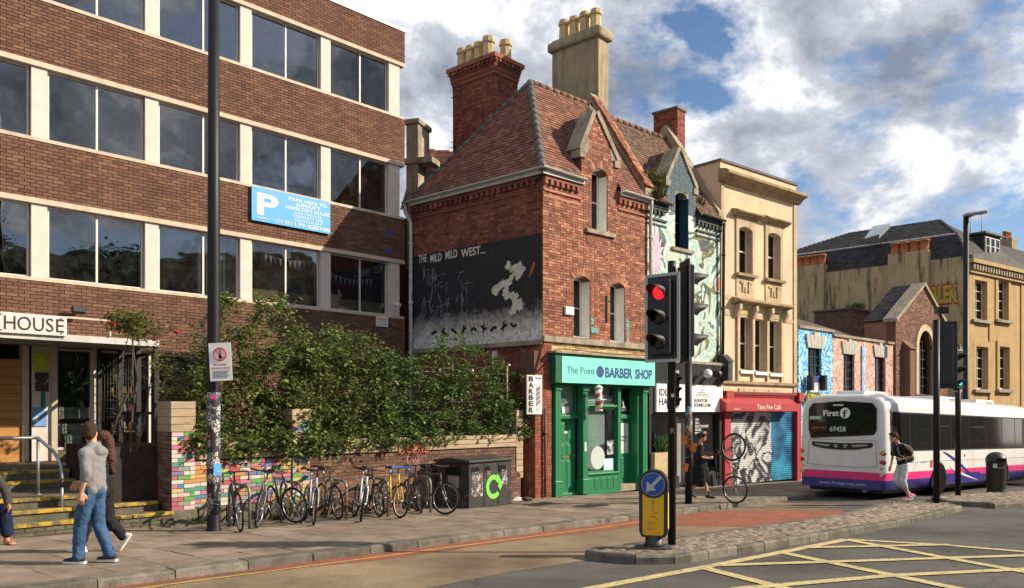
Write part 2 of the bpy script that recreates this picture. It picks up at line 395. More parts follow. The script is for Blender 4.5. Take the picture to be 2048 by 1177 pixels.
# lane surfaces
buff = [KP(-14, -0.02)[:2], KP(17.0, -0.02)[:2], KP(17.6, -1.5)[:2], g2(1560, 1046), g2(1440, 1072), g2(1240, 1098), g2(1170, 1122), g2(1113, 1131), g2(1027, 1144), g2(853, 1177), KP(-14, -6.4)[:2]]
sheet('buff_lane_surface', buff, M_buff, 0.004)
def strip(name, a, b, w, m, h, parent=None):
    a, b = Vector(a[:2]), Vector(b[:2]); d = (b - a).normalized(); n = Vector((-d.y, d.x)) * w / 2
    q = [a - n, b - n, b + n, a + n]; bb = MB(); bb.poly([(p.x, p.y, gz(p.y) + h) for p in q])
    return bb
cyc = [KP(-14, -0.40)[:2], KP(-2.5, -0.40)[:2], g2(342, 1155), g2(697, 1109.5), g2(873, 1089), g2(1027, 1067), g2(1278, 1041), g2(1353, 1031), g2(1450, 1023), g2(1690, 1021), g2(1678, 1031), g2(1495, 1055), g2(1353, 1052),
       g2(1278, 1053), g2(1044, 1081), g2(880, 1104), g2(785, 1118), g2(697, 1128), g2(478, 1147), g2(273, 1176), KP(-6, -0.85)[:2], KP(-14, -0.9)[:2]]
sheet('cycle_lane_surface', cyc, M_red, 0.008)
for w0, wid in ((-0.30, 0.055),):
    b = strip('', KP(-14, w0), KP(10.6, w0 - 0.02), wid, M_ylin, 0.012); tag(b.build('kerb_line_marking', M_ylin), kind='structure')
# yellow box junction
YB = [((1120,1190),(1424,1133)),((1424,1133),(1694,1080)),((1694,1080),(1885,1091)),((1885,1091),(2300,1126)),
      ((1402,1136),(1640,1196)),((1566,1107),(1960,1188)),((1694,1081),(2200,1173)),
      ((1470,1180),(1783,1153)),((1783,1153),(2200,1133)),((1424,1133),(2200,1108)),((1610,1097),(1900,1091))]
for a, c in YB:
    b = strip('', g2(*a), g2(*c), 0.18, M_yel, 0.008 + 0.0006 * YB.index((a, c))); tag(b.build('box_junction_marking', M_yel), kind='structure')
# pavement bed, slabs, kerb stones
pav = tag(MB().build('pavement', M_joint), kind='structure')
b = MB(); q = [KP(-16, 0.28), KP(TEND, 0.28), KP(TEND, 14), KP(-16, 14)]
b.poly([(p.x, p.y, p.z + 0.105) for p in q]); pav.data = b.mesh('pavement', [M_joint])
slabs = []; t = -9.0; i = 0
while t < 34:
    cw = 0.62; w = 0.30 + (0.0 if i % 2 else -0.36); i += 1; lim = 5.3 if t < 13 else 4.65
    while w < lim:
        l = rnd(0.55, 0.95); a, c = max(w, 0.30), min(w + l, lim); w += l
        if c - a > 0.12: slabs.append((t, t + cw, a, c))
    t += cw
def slabsort(s):
    p = KP((s[0]+s[1])/2, (s[2]+s[3])/2); px = CX + F*p.x/p.y if p.y > 1 else -999
    return (0 if -20 < px < 2060 else 1, p.y)
slabs.sort(key=slabsort); rest = MB(); kang = math.atan2(KT.y, KT.x)
for k, (t0, t1, a, c) in enumerate(slabs):
    g = 0.006; dz = rnd(-0.004, 0.004); qs = [KP(t0+g, a+g), KP(t1-g, a+g), KP(t1-g, c-g), KP(t0+g, c-g)]
    tl = [rnd(-0.002, 0.002) for _ in range(4)]
    vs = [(p.x, p.y, p.z + 0.09) for p in qs] + [(p.x, p.y, p.z + 0.12 + dz + e_) for p, e_ in zip(qs, tl)]
    fs = [(4,5,6,7),(0,1,5,4),(1,2,6,5),(2,3,7,6),(3,0,4,7)]
    if k < 300: bb = MB(); bb.add(vs, fs); bb.build('paving_slab', M_slab, pav)
    else: rest.add(vs, fs)
ro = rest.build('paving_slabs', M_slab, pav); ro['kind'] = 'stuff'
t = -10.0
while t < 40:
    l = rnd(0.80, 1.05); g = 0.008; dz = rnd(-0.006, 0.006); dw = rnd(-0.008, 0.008)
    prof = [(0.0, -0.03), (0.012, 0.095), (0.04, 0.118), (0.285, 0.122), (0.285, -0.03)]
    vs = []; 
    for tt in (t + g, t + l - g):
        for w_, h_ in prof: p = KP(tt, w_ + dw); vs.append((p.x, p.y, p.z + h_ + dz))
    n_ = 5; bb = MB(); bb.add(vs, [tuple(range(4,-1,-1)), tuple(range(5,10))] + [(j, (j+1) % 5, 5+(j+1) % 5, 5+j) for j in range(5)])
    bb.build('kerb_stone', M_kerb, pav); t += l
for (px, py, w_, d_) in ((1083, 1009, 0.9, 0.5), (1183, 1012, 0.85, 0.5)):
    p = G(px, py, 0.125); b = MB(); f_ = Fr((p.x, p.y), KT)
    b.box(-w_/2, w_/2, -d_/2, d_/2, p.z, p.z + 0.008)
    for k in range(7):
        for j in range(4): b.box(-w_/2+.05+k*.115, -w_/2+.12+k*.115, -d_/2+.05+j*.11, -d_/2+.12+j*.11, p.z + .008, p.z + .014)
    tag(b.build('access_cover', M_iron, None, f_), 'iron pavement access cover ' + ('by the corner drainpipe' if px < 1100 else 'in front of the green shop window'), 'manhole cover')
# traffic islands: kerb stones round the edge, setts inside
def island(name, outline, sett_w=0.13, nsing=300):
    n = len(outline); cx = sum(p[0] for p in outline) / n; cy = sum(p[1] for p in outline) / n
    inner = []
    for i, p in enumerate(outline):
        a, c = Vector(outline[i-1]), Vector(outline[(i+1) % n]); d = (c - a).normalized(); nn = Vector((-d.y, d.x)); inner.append(Vector(p) + nn * 0.16)
    b = MB(); b.prism_z([tuple(p) for p in inner], lambda y: gz(y) - 0.02, lambda y: gz(y) + 0.095)
    isl = tag(b.build(name, M_dirt), kind='structure')
    L = []; pts = [Vector(p) for p in outline]
    for i in range(n):      # kerb stones
        a, c = pts[i], pts[(i+1) % n]; ia, ic = inner[i], inner[(i+1) % n]
        k = max(1, round((c - a).length / 0.8))
        for j in range(k):
            u0, u1 = j / k, (j + 1) / k; g = min(0.012, 0.2 / max(1e-3, (c - a).length) * 0.05)
            o0, o1 = a.lerp(c, u0 + g), a.lerp(c, u1 - g); i0, i1 = ia.lerp(ic, u0 + g), ia.lerp(ic, u1 - g); hh = 0.125 + rnd(-.006, .006)
            o0b, o1b = o0.lerp(i0, .18), o1.lerp(i1, .18)
            vs = [(p.x, p.y, gz(p.y) + z) for p, z in ((o0,-.02),(o1,-.02),(i1,-.02),(i0,-.02),(o0,hh-.03),(o1,hh-.03),(i1,hh),(i0,hh),(o0b,hh),(o1b,hh))]
            bb = MB(); bb.add(vs, [(0,1,5,4),(4,5,9,8),(8,9,6,7),(1,2,6,9,5),(3,0,4,8,7),(2,3,7,6)]); bb.build('kerb_stone', M_kerb, isl)
    def inside(x, y):
        r = False
        for i in range(n):
            (x1, y1), (x2, y2) = inner[i-1], inner[i]
            if (y1 > y) != (y2 > y) and x < (x2 - x1) * (y - y1) / (y2 - y1) + x1: r = not r
        return r
    xs = [p.x for p in inner]; ys = [p.y for p in inner]; ang = kang + 0.1; ca, sa = math.cos(ang), math.sin(ang); S = []
    r_ = 14
    for i in range(-int(r_/sett_w), int(r_/sett_w)):
        v_ = i * sett_w * 0.92; u_ = -r_ + (sett_w * .8 if i % 2 else 0)
        while u_ < r_:
            l = sett_w * rnd(1.0, 1.9); uc = u_ + l / 2; x = cx + ca * uc - sa * v_; y = cy + sa * uc + ca * v_; u_ += l
            if inside(x, y): S.append((x, y, l))
    S.sort(key=lambda s: s[1]); rest = MB(); cube = None
    for k, (x, y, l) in enumerate(S):
        hh = 0.122 + rnd(-.010, .010); tilt = (rnd(-.06, .06), rnd(-.06, .06)); a_ = ang + rnd(-.06, .06)
        if k < nsing:
            o = bpy.data.objects.new('cobble', SETT); COL.objects.link(o); o.parent = isl
            o.location = (x, y, gz(y) + hh); o.scale = (l * .94, sett_w * .86, 1); o.rotation_euler = (tilt[0], tilt[1], a_)
        else:
            c2, s2 = math.cos(a_), math.sin(a_); vs = []
            for vx, vy, vz in SETTV:
                vx *= l * .94; vy *= sett_w * .86; vs.append((x + c2*vx - s2*vy, y + s2*vx + c2*vy, gz(y) + hh + vz + vx*tilt[1]*-1 + vy*tilt[0]))
            rest.add(vs, SETTF)
    if rest.v: rest.build('cobbles', M_sett, isl)['kind'] = 'stuff'
    return isl
SETTV = [(-.5,-.5,-.06),(.5,-.5,-.06),(.5,.5,-.06),(-.5,.5,-.06),(-.5,-.5,-.014),(.5,-.5,-.014),(.5,.5,-.014),(-.5,.5,-.014),(-.36,-.36,0),(.36,-.36,0),(.36,.36,0),(-.36,.36,0)]
SETTF = [(0,1,5,4),(1,2,6,5),(2,3,7,6),(3,0,4,7),(4,5,9,8),(5,6,10,9),(6,7,11,10),(7,4,8,11),(8,9,10,11)]
bb = MB(); bb.add(SETTV, SETTF); SETT = bb.mesh('cobble', M_sett)
I1 = [g2(px, py, .12) for px, py in ((1206,1107),(1271,1112),(1350,1111.5),(1382,1108),(1417,1102),(1530,1085.6),(1659,1064),(1794,1042),(1849,1031),(1925,1012),(1900,1006),(1832,1003.5),(1778,1003.5),(1676,1029),(1495,1054),(1357,1073),(1242,1089),(1190,1095),(1169,1101))]
island('traffic_island', I1)
I2 = [g2(px, py, .12) for px, py in ((1990,1008),(2170,996),(2300,984),(2250,975),(2010,983),(1890,988),(1862,993),(1890,1003),(1985,1006))]
island('crossing_island', I2, 0.16, 60)
# ================================================================ long brick office building on the left
M_bkA = mat('brick_brown', (0.160, 0.084, 0.057), 0.9, 0.20, 0.9, 0.25, 90, isl=0.20, col2=[(0.130, 0.067, 0.048), (0.190, 0.104, 0.068)], streak=0.35, scol=(0.05, 0.03, 0.024), smode=(0.45, 0.75))
M_moA = mat('mortar_dark', (0.075, 0.05, 0.04), 0.95, 0.15, 8)
M_conc = mat('cream_concrete', (0.56, 0.46, 0.36), 0.85, 0.08, 3, 0.2, 50, streak=0.35, scol=(0.16, 0.13, 0.10))
M_pier = mat('white_pier_panel', (0.60, 0.53, 0.47), 0.8, 0.06, 3, 0.1, 60, streak=0.3, scol=(0.25, 0.22, 0.19), smode=(0.55, 0.8))
M_alu = mat('pale_window_frame', (0.60, 0.56, 0.50), 0.5, 0.06, 4, metal=0.0)
M_cap = mat('parapet_flashing', (0.62, 0.60, 0.57), 0.55, 0.1, 4)
M_room = mat('room_plaster', (0.10, 0.095, 0.09), 0.9, 0.15, 1.0)
M_floor = mat('room_floor', (0.09, 0.07, 0.055), 0.8, 0.2, 2)
G_off = glass('office_glass', (0.60, 0.63, 0.65), 0.9, 0.01, dirt=0.06, ior=2.15)
G_shop = glass('shop_glass', (0.74, 0.78, 0.78), 0.9, 0.01, dirt=0.06)
NB = 7; BAY = 2.4; LEN = NB * BAY
P0 = Vector((-3.24, 24.9)); HU = Vector((0.688, 0.725)).normalized()
HF = Fr(P0 - HU * LEN, HU)             # x=LEN at the right hand end
base_o = HF.w(0, 0, 0); OB = thing('office_building', (base_o.x, base_o.y, gz(base_o.y)), 'long four storey brown brick office block with bands of windows and white piers', 'building')
def zr(z): return z + CAMZ
Zs = dict(top=zr(11.51), l3=zr(10.40), s3=zr(8.89), l2=zr(7.39), s2=zr(5.87), l1=zr(4.46), s1=zr(2.88))
TER = zr(-1.07)                        # terrace level
DEP = 9.0
# brick bands (parapet, two spandrels, lower wall)
GLZ = [LEN - 16.6, LEN - 6.2]          # ground floor glazing between these x
gl_t = zr(1.42); gl_b = TER + 0.02
def band(name, z0, z1, holes=(), yb=0.28):
    b = MB()
    xs = [0.0] + sorted({q for h in holes for q in h[:2]}) + [LEN]
    for a, c in zip(xs[:-1], xs[1:]):
        hz = [h for h in holes if h[0] <= a + 1e-4 and h[1] >= c - 1e-4]
        if not hz: b.box(a, c, 0, yb, z0, z1)
        else:
            h = hz[0]
            if h[2] > z0 + .01: b.box(a, c, 0, yb, z0, h[2])
            if h[3] < z1 - .01: b.box(a, c, 0, yb, h[3], z1)
    return b.build(name, M_moA, OB, HF)
wl = []
for nm, z0, z1, hl in (('lower_wall', gz(20) - 0.9, Zs['s1'] - 0.075, [(GLZ[0], GLZ[1], gl_b, gl_t)]), ('spandrel', Zs['l1'] + 0.11, Zs['s2'] - 0.075, []), ('spandrel', Zs['l2'] + 0.11, Zs['s3'] - 0.075, []), ('parapet', Zs['l3'] + 0.10, Zs['top'] - 0.06, [])):
    w = band(nm, z0, z1, hl); wl.append(w)
    lim = {'lower_wall': 90, 'parapet': 230}.get(nm, 175 if len(wl) == 2 else 210)
    BUDGET['office'] = 0
    bricks(w, HF, 0, LEN, max(z0, zr(-2.6)), z1, M_bkA, 'office', holes=hl, limit={'lower_wall': 90, 'parapet': 40}.get(nm, 85), joint=0.012, proud=0.012)
b = MB(); b.box(-0.02, LEN + .03, -0.04, DEP, Zs['top'] - 0.06, Zs['top'] + 0.02); b.build('coping', M_cap, OB, HF)
for k in ('l1', 'l2', 'l3'):
    b = MB(); b.box(0, LEN - 0.02, -0.035, 0.42, Zs[k], Zs[k] + (0.11 if k != 'l3' else 0.10)); b.build('lintel_band', M_conc, OB, HF)
for k in ('s1', 's2', 's3'):
    b = MB(); b.box(0, LEN - 0.04, -0.03, 0.40, Zs[k] - 0.075, Zs[k]); b.build('sill_band', M_conc, OB, HF)
# floors, back and end walls, so that the rooms are real
for z in (Zs['l1'] + .1, Zs['l2'] + .1, Zs['s1'] - 0.95):
    b = MB(); b.box(0.05, LEN - .05, 0.29, DEP - .1, z, z + 0.3); b.build('floor_slab', M_room, OB, HF)
b = MB(); b.box(0.1, LEN - .1, 4.6, 4.8, gz(20) - 1, Zs['top'] - .3); b.build('room_wall', M_room, OB, HF)
b = MB(); b.box(0, LEN, DEP - .25, DEP, gz(20) - 1, Zs['top'] - .06); b.box(0, .25, .29, DEP - .25, gz(20) - 1, Zs['top'] - .06); b.box(LEN - .25, LEN, .29, DEP - .25, gz(20) - 1, Zs['top'] - .06); b.build('rear_wall', M_bkA, OB, HF)
b = MB(); b.box(.26, LEN - .26, .29, DEP - .26, Zs['l3'] + .3, Zs['l3'] + .5); b.build('roof', M_room, OB, HF)
# piers + windows
for fl, (s_, l_) in enumerate((('s1', 'l1'), ('s2', 'l2'), ('s3', 'l3'))):
    for k in range(NB + 1):
        c = LEN - 0.38 - BAY * k
        if c < 0: continue
        pw = 0.20 if k == 0 else 0.155
        b = MB(); b.box(c - pw, c + pw, 0.02, 0.40, Zs[s_] + .001, Zs[l_] - .001); b.build('pier', M_pier, OB, HF)
        if c - BAY < -1: continue
        x0, x1 = max(0.02, c - BAY + 0.155), c - pw
        off = [0.52, 0.5, 0.55, 0.5, 0.5, .5, .5][k]
        # jambs read as dark gap, frame pale
        window(OB, HF, x0 + .03, x1 - .03, Zs[s_] + .005, Zs[l_] - .01, M_alu, G_off, y=0.13, fw=0.032, fd=0.05, vbars=(off,), bar=0.045)
# timber boards low inside two windows, white net drape, coloured room walls
M_board = mat('pale_board', (0.62, 0.42, 0.2), 0.7, 0.1, 4)
M_redw = mat('red_room_panel', (0.30, 0.035, 0.03), 0.8, 0.15, 2)
M_yelw = mat('yellow_room_panel', (0.42, 0.27, 0.03), 0.8, 0.1, 2)
M_pinkw = mat('pink_room_wall', (0.45, 0.16, 0.13), 0.85, 0.12, 1)
M_blind = mat('grey_blind', (0.28, 0.27, 0.26), 0.9, 0.1, 3)
def inside(name, x0, x1, y0, y1, z0, z1, m):
    b = MB(); b.box(x0, x1, y0, y1, z0, z1); return b.build(name, m, OB, HF)
r0 = LEN - .38
for k in (0, 1): inside('board', r0 - BAY*(k+1) + .25, r0 - BAY*k - .27, .24, .27, Zs['s1'] + .02, Zs['s1'] + .36, M_board)
inside('room_panel', r0 - 1.7, r0 - .3, 1.4, 1.5, Zs['s1'], Zs['l1'] - .3, M_redw)
inside('room_panel', r0 - 1.1, r0 - .22, 1.2, 1.3, Zs['s2'] - .2, Zs['l2'], M_yelw)
inside('room_panel', r0 - BAY*4 - 2.3, r0 - BAY*4 - .3, 1.6, 1.7, Zs['s2'] - .2, Zs['l2'], M_pinkw)
for j in range(9): inside('blind', r0 - BAY*3 + 1.25 + j*.11, r0 - BAY*3 + 1.33 + j*.11, .30, .305, Zs['s1'] + .02, Zs['l1'] - .05, M_blind)
# bunting
M_bunt = mat('white_cloth', (0.75, 0.73, 0.66), 0.9, 0.04)
M_cord = mat('cord', (0.5, 0.48, 0.42), 0.9, 0.05)
for k, (x0, x1, zt, lab) in enumerate(((r0 - BAY - 1.75, r0 - BAY - .28, zr(4.22), 'string of white triangular bunting hung in the window with the sunlit board'), (r0 - 2.1, r0 - .55, zr(3.95), 'string of white triangular bunting hung in the window beside the drainpipe'))):
    t0 = thing('bunting', HF.w(x0, .3, zt), lab, 'bunting'); n_ = 10
    pts = [(x0 + (x1 - x0) * j / n_, .31, zt - .10 * math.sin(math.pi * j / n_)) for j in range(n_ + 1)]
    b = MB(); b.tube(pts, .006, 5); put('cord', b.mesh('cord', M_cord), t0, HF)
    for j in range(n_):
        xa, _, za = pts[j]; xb, _, zb = pts[j+1]; b = MB(); w_ = (xb - xa)
        b.add([(xa+.02, .305, za), (xb-.02, .305, zb), ((xa+xb)/2, .30, (za+zb)/2 - .22), (xa+.02, .311, za), (xb-.02, .311, zb), ((xa+xb)/2, .306, (za+zb)/2 - .22)], [(0,2,1),(3,4,5),(0,1,4,3),(1,2,5,4),(2,0,3,5)])
        put('flag', b.mesh('flag', M_bunt), t0, HF)
# parking sign
M_sbl = mat('sign_blue', (0.03, 0.30, 0.72), 0.45, 0.03, 2); M_wht = mat('sign_white', (0.80, 0.80, 0.78), 0.5, 0.03, 2)
x0, zt = HF.at(500, 373); x1, _ = HF.at(657, 405); ztr = HF.at(657, 405)[1]; zb = HF.at(500, 441)[1]
b = MB(); b.box(x0, x1, -0.09, -0.05, zb, zt); sg = b.build('parking_sign', M_sbl, None, HF); tag(sg, 'blue parking sign with large white P fixed to brown brick wall', 'sign')
W_, H_ = x1 - x0, zt - zb
text('P', sg, HF, x0 + .06*W_, zb + .22*H_, .64*H_, M_wht, -0.09, width=.26*W_, bold=0.02)
for s_, z_, h_, w_ in (('PARK HERE TO', .80, .105, .50), ('SUPPORT', .665, .105, .32), ('HAMILTON HOUSE', .535, .105, .57), ('DAILY FROM £3', .425, .07, .34), ('CONTRACT LESS', .315, .075, .40), ('THAN £3 A DAY', .205, .075, .36), ('01179 420100', .055, .115, .58)):
    text(s_, sg, HF, x0 + .70*W_, zb + z_*H_, h_*H_, M_wht, -0.09, width=w_*W_, align='CENTER', bold=0.0)
text('CONNECT', sg, HF, x0 + .13*W_, zb + .085*H_, .05*H_, M_wht, -0.09, width=.14*W_, align='CENTER'); text('COMMUNITY\nSPACES', sg, HF, x0 + .33*W_, zb + .11*H_, .04*H_, M_wht, -0.09, width=.15*W_, align='CENTER')
# small white notice, camera, blue paint marks
x0, zt = HF.at(751, 633); x1, zb = HF.at(774, 655)
b = MB(); b.box(x0, x1, -.05, -.02, zb, zt); nb = b.build('wall_notice', mat('paper_white', (.72, .68, .66), .7, .05), None, HF); tag(nb, 'small white notice with red heading on shaded brick wall', 'notice')
M_rtx = mat('red_print', (.5, .06, .05), .6, .05)
text('NOTICE', nb, HF, (x0+x1)/2, zt - .09, .045, M_rtx, -.05, width=(x1-x0)*.8, align='CENTER')
for j in range(4):
    b = MB(); b.box(x0 + .03, x1 - .04 - .03*(j % 2), -.052, -.05, zb + .04 + j*.05, zb + .052 + j*.05); b.build('print_line', M_rtx, nb, HF)
x0, z0 = HF.at(787, 612); t0 = thing('security_camera', HF.w(x0, -.03, z0), 'small white security camera on the end pier below the bunting window', 'camera')
M_wpl = mat('white_plastic', (.7, .69, .66), .45, .05)
b = MB(); b.tube([(x0, .02, z0 - .12), (x0, -.14, z0 - .12), (x0, -.16, z0)], .018, 6); put('bracket', b.mesh('bracket', M_wpl), t0, HF)
b = MB(); b.obox((x0 - .02, -.2, z0 + .03), (.1, .26, .09), Matrix.Rotation(.35, 3, 'X')); put('housing', b.mesh('housing', M_wpl), t0, HF, .01)
M_blp = mat('blue_paint', (.03, .07, .35), .7, .1)
for px, py, s_ in ((779, 468, .10), (776, 503, .12), (763, 522, .10)):
    x0, z0 = HF.at(px, py); b = MB(); pts = [(x0 + s_*rnd(.6, 1.2)*math.cos(a_*.7), z0 + s_*.9*rnd(.6, 1.1)*math.sin(a_*.7)) for a_ in range(9)]
    b.prism_y(pts, -.0225, -.005); b.build('paint_mark', M_blp, OB, HF)
# ================================================================ shared building helpers
class Pl:      # sloping plane frame: x along ex, z up the slope, y into the surface
    def __init__(s, O, ex, es):
        s.O = Vector(O); s.ex = Vector(ex).normalized(); es = Vector(es); s.es = (es - s.ex * es.dot(s.ex)).normalized(); s.y = s.es.cross(s.ex)
    def w(s, x, y, z): return s.O + s.ex * x + s.y * y + s.es * z
    def loc(s, p): d = Vector(p) - s.O; return (d.dot(s.ex), d.dot(s.es))
def put_pl(name, me, parent, pl):
    o = bpy.data.objects.new(name, me); COL.objects.link(o); o.parent = parent
    T = pl.O - (parent.location if parent else Vector()); x, y, z = pl.ex, pl.y, pl.es
    o.matrix_basis = Matrix(((x.x, y.x, z.x, T.x), (x.y, y.y, z.y, T.y), (x.z, y.z, z.z, T.z), (0, 0, 0, 1))); return o
def roof(root, name, pts, m, mdeck, key, eave=(0, 1), gauge=0.115, tw=0.165, limit=300, thick=0.05, piece='tile'):
    """tiled roof plane; pts in world, eave runs pts[eave0]->pts[eave1] (rightwards seen from outside)"""
    a, b_ = Vector(pts[eave[0]]), Vector(pts[eave[1]]); c = max((Vector(p) for p in pts), key=lambda p: (p - a).cross(b_ - a).length)
    pl = Pl(a, b_ - a, c - a)
    q = [pl.loc(p) for p in pts]; n = len(q)
    d = MB(); d.prism_y(q, 0.0, thick); o = put_pl(name, d.mesh(name, mdeck), root, pl)
    zmax = max(p[1] for p in q); L = []; i = 0
    while i * gauge < zmax - 0.02:
        z = i * gauge; zm = z + gauge * 0.5; xs = []
        for k in range(n):
            (x1, z1), (x2, z2) = q[k], q[(k+1) % n]
            if (z1 > zm) != (z2 > zm): xs.append(x1 + (x2 - x1) * (zm - z1) / (z2 - z1))
        if len(xs) >= 2:
            x0, x1 = min(xs), max(xs); pos = x0 - (tw / 2 if i % 2 else 0)
            while pos < x1:
                p, r = max(pos, x0), min(pos + tw, x1); pos += tw
                if r - p > 0.03: L.append((p, r, z))
        i += 1
    sc = sorted((pl.w((p + r) / 2, 0, z).y, k) for k, (p, r, z) in enumerate(L))
    left = max(0, limit - BUDGET.get(key, 0)); ss = set(k for _, k in sc[:left]); BUDGET[key] = BUDGET.get(key, 0) + len(ss)
    uk = 'tile' + m.name
    V = [(-.5, -.030, 0), (.5, -.030, 0), (.5, -.012, 1.12), (-.5, -.012, 1.12), (-.5, -.006, 0), (.5, -.006, 0), (.5, 0.0, 1.12), (-.5, 0.0, 1.12)]
    Fc = [(0,1,2,3),(4,5,1,0),(1,5,6,2),(4,0,3,7)]
    if uk not in UNIT:
        t = MB(); t.add(V, Fc); UNIT[uk] = t.mesh(piece, m)
    rest = MB()
    for k, (p, r, z) in enumerate(L):
        j = rnd(-.004, .004); s = 1 + rnd(-.12, .25)
        if k in ss:
            t = bpy.data.objects.new(piece, UNIT[uk]); COL.objects.link(t); t.parent = o
            t.location = ((p + r) / 2, 0, z + j); t.scale = (r - p - .006, s, gauge)
        else:
            w_ = r - p - .006; cx_ = (p + r) / 2
            rest.add([(cx_ + vx * w_, vy * s, z + j + vz * gauge) for vx, vy, vz in V], Fc)
    if rest.v:
        t = bpy.data.objects.new(piece + 's', rest.mesh(piece + 's', m)); COL.objects.link(t); t.parent = o; t['kind'] = 'stuff'
    return o
def panel(b, x0, x1, z0, z1, holes, y0, y1, mi=0):
    xs = sorted({x0, x1} | {min(max(q, x0), x1) for h in holes for q in h[:2]}); zs = sorted({z0, z1} | {min(max(q, z0), z1) for h in holes for q in h[2:]})
    for a, c in zip(xs[:-1], xs[1:]):
        run = None
        for e, f in zip(zs[:-1], zs[1:]):
            hit = any(h[0] - 1e-5 <= a and h[1] + 1e-5 >= c and h[2] - 1e-5 <= e and h[3] + 1e-5 >= f for h in holes)
            if not hit: run = (run[0], f) if run else (e, f)
            if hit or f == zs[-1]:
                if run and run[1] - run[0] > 1e-4: b.box(a, c, y0, y1, run[0], run[1], mi)
                run = None
def lining(b, h, y0, y1, t=0.012, mi=0):      # painted reveals inside a rectangular opening
    x0, x1, z0, z1 = h
    b.box(x0, x0 + t, y0, y1, z0, z1, mi); b.box(x1 - t, x1, y0, y1, z0, z1, mi); b.box(x0 + t, x1 - t, y0, y1, z1 - t, z1, mi); b.box(x0 + t, x1 - t, y0, y1, z0, z0 + t, mi)
def archfill(b, x0, x1, zt, rise, y0, y1, mi=0, n=8):   # fills the corners over a segmental arch whose crown is at zt
    xc, hw = (x0 + x1) / 2, (x1 - x0) / 2
    arc = [(x0 + (x1 - x0) * i / n, zt - rise * ((2 * i / n - 1) ** 2)) for i in range(n + 1)]
    for i in range(n):
        (a, za), (c, zc) = arc[i], arc[i+1]
        if max(zt - za, zt - zc) < 1e-4: continue
        b.prism_y([(a, za), (c, zc), (c, zt + .001), (a, zt + .001)], y0, y1, mi)
def voussoirs(wall, m, x0, x1, zt, rise, y, h=0.22, n=9, extra=0.06, name='brick'):
    xc, hw = (x0 + x1) / 2, (x1 - x0) / 2; Rr = (hw * hw + rise * rise) / (2 * rise); zc = zt - Rr; A = math.asin(min(1, hw / Rr))
    for i in range(n):
        a = -A + 2 * A * (i + .5) / n; w_ = 2 * A * (Rr + h / 2) / n - .010
        o = bpy.data.objects.new(name, unit_box(name, m)); COL.objects.link(o); o.parent = wall
        o.location = (xc + (Rr + h / 2) * math.sin(a), y, zc + (Rr + h / 2) * math.cos(a)); o.scale = (w_, .04, h - .01); o.rotation_euler = (0, a, 0)
def pot(root, pos, r, h, m, kind=0, name='chimney_pot'):
    b = MB(); k = 8 if kind == 0 else 16
    if kind == 0: b.lathe([(r*1.15, 0), (r, .08), (r*.88, h*.72), (r*1.12, h*.76), (r*1.12, h*.86), (r*.95, h*.9), (r*.95, h), (r*.6, h), (r*.6, h-.1)], 8, pos, sm=False)
    else: b.lathe([(r*1.1, 0), (r, .06), (r*.9, h*.8), (r*1.15, h*.84), (r*1.15, h*.93), (r*.95, h), (r*.65, h), (r*.65, h-.1)], k, pos)
    o = b.mesh(name, m); t = bpy.data.objects.new(name, o); COL.objects.link(t); t.parent = root; t.location = -root.location; return t
def gutter(root, a, b_, m, r=0.06, name='gutter'):
    a, b_ = Vector(a), Vector(b_); d = (b_ - a).normalized(); n = d.cross(Vector((0, 0, 1))); mb = MB(); k = 8; vs = []
    for p in (a, b_):
        for R_ in (r, r - .012):
            for j in range(k + 1):
                w = math.pi * j / k; vs.append(p + n * math.cos(w) * R_ - Vector((0, 0, 1)) * math.sin(w) * R_)
    f = []; q = k + 1
    for j in range(k): f += [(j, j+1, 2*q+j+1, 2*q+j), (q+j+1, q+j, 3*q+j, 3*q+j+1)]
    f += [(0, 2*q, 3*q, q), (k, q+k, 3*q+k, 2*q+k)]
    f += [tuple(range(k+1)) + tuple(range(2*q-1, q-1, -1)), tuple(range(2*q+k, 2*q-1, -1)) + tuple(range(3*q, 4*q))]
    mb.add(vs, f, 0, False); o = put(name, mb.mesh(name, m), root, WORLD); return o
def pipe(root, pts, r, m, name='drainpipe'):
    b = MB(); b.tube(pts, r, 8)
    a, z = Vector(pts[-2]), Vector(pts[-1]); L_ = (z - a).length
    k = 0.6
    while k < L_: c = a.lerp(z, k / L_); b.tube([c, c + (z - a).normalized() * .09], r * 1.3, 8); k += 1.8
    return put(name, b.mesh(name, m), root, WORLD)

# ================================================================ red brick corner house with the barber shop
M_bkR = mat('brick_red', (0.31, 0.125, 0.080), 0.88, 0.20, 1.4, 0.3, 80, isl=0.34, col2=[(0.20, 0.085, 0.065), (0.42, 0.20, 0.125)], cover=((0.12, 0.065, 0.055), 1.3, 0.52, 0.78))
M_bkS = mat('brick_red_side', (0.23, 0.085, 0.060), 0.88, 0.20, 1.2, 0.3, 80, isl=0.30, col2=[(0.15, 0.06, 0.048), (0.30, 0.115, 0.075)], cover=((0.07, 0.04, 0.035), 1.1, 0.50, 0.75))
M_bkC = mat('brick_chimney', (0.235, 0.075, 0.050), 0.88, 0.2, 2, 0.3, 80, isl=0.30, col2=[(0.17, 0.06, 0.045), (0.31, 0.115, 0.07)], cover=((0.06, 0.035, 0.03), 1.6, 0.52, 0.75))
M_moR = mat('mortar_red', (0.13, 0.075, 0.055), 0.95, 0.2, 6)
M_tile = mat('roof_tile', (0.22, 0.10, 0.068), 0.85, 0.22, 1.5, 0.3, 60, isl=0.28, col2=[(0.15, 0.075, 0.06), (0.28, 0.135, 0.088)], cover=((0.09, 0.06, 0.05), 1.2, 0.5, 0.8))
M_tileD = mat('roof_tile_weathered', (0.16, 0.10, 0.075), 0.9, 0.2, 3, 0.3, 60, isl=0.28, col2=[(0.11, 0.085, 0.07), (0.21, 0.12, 0.08)])
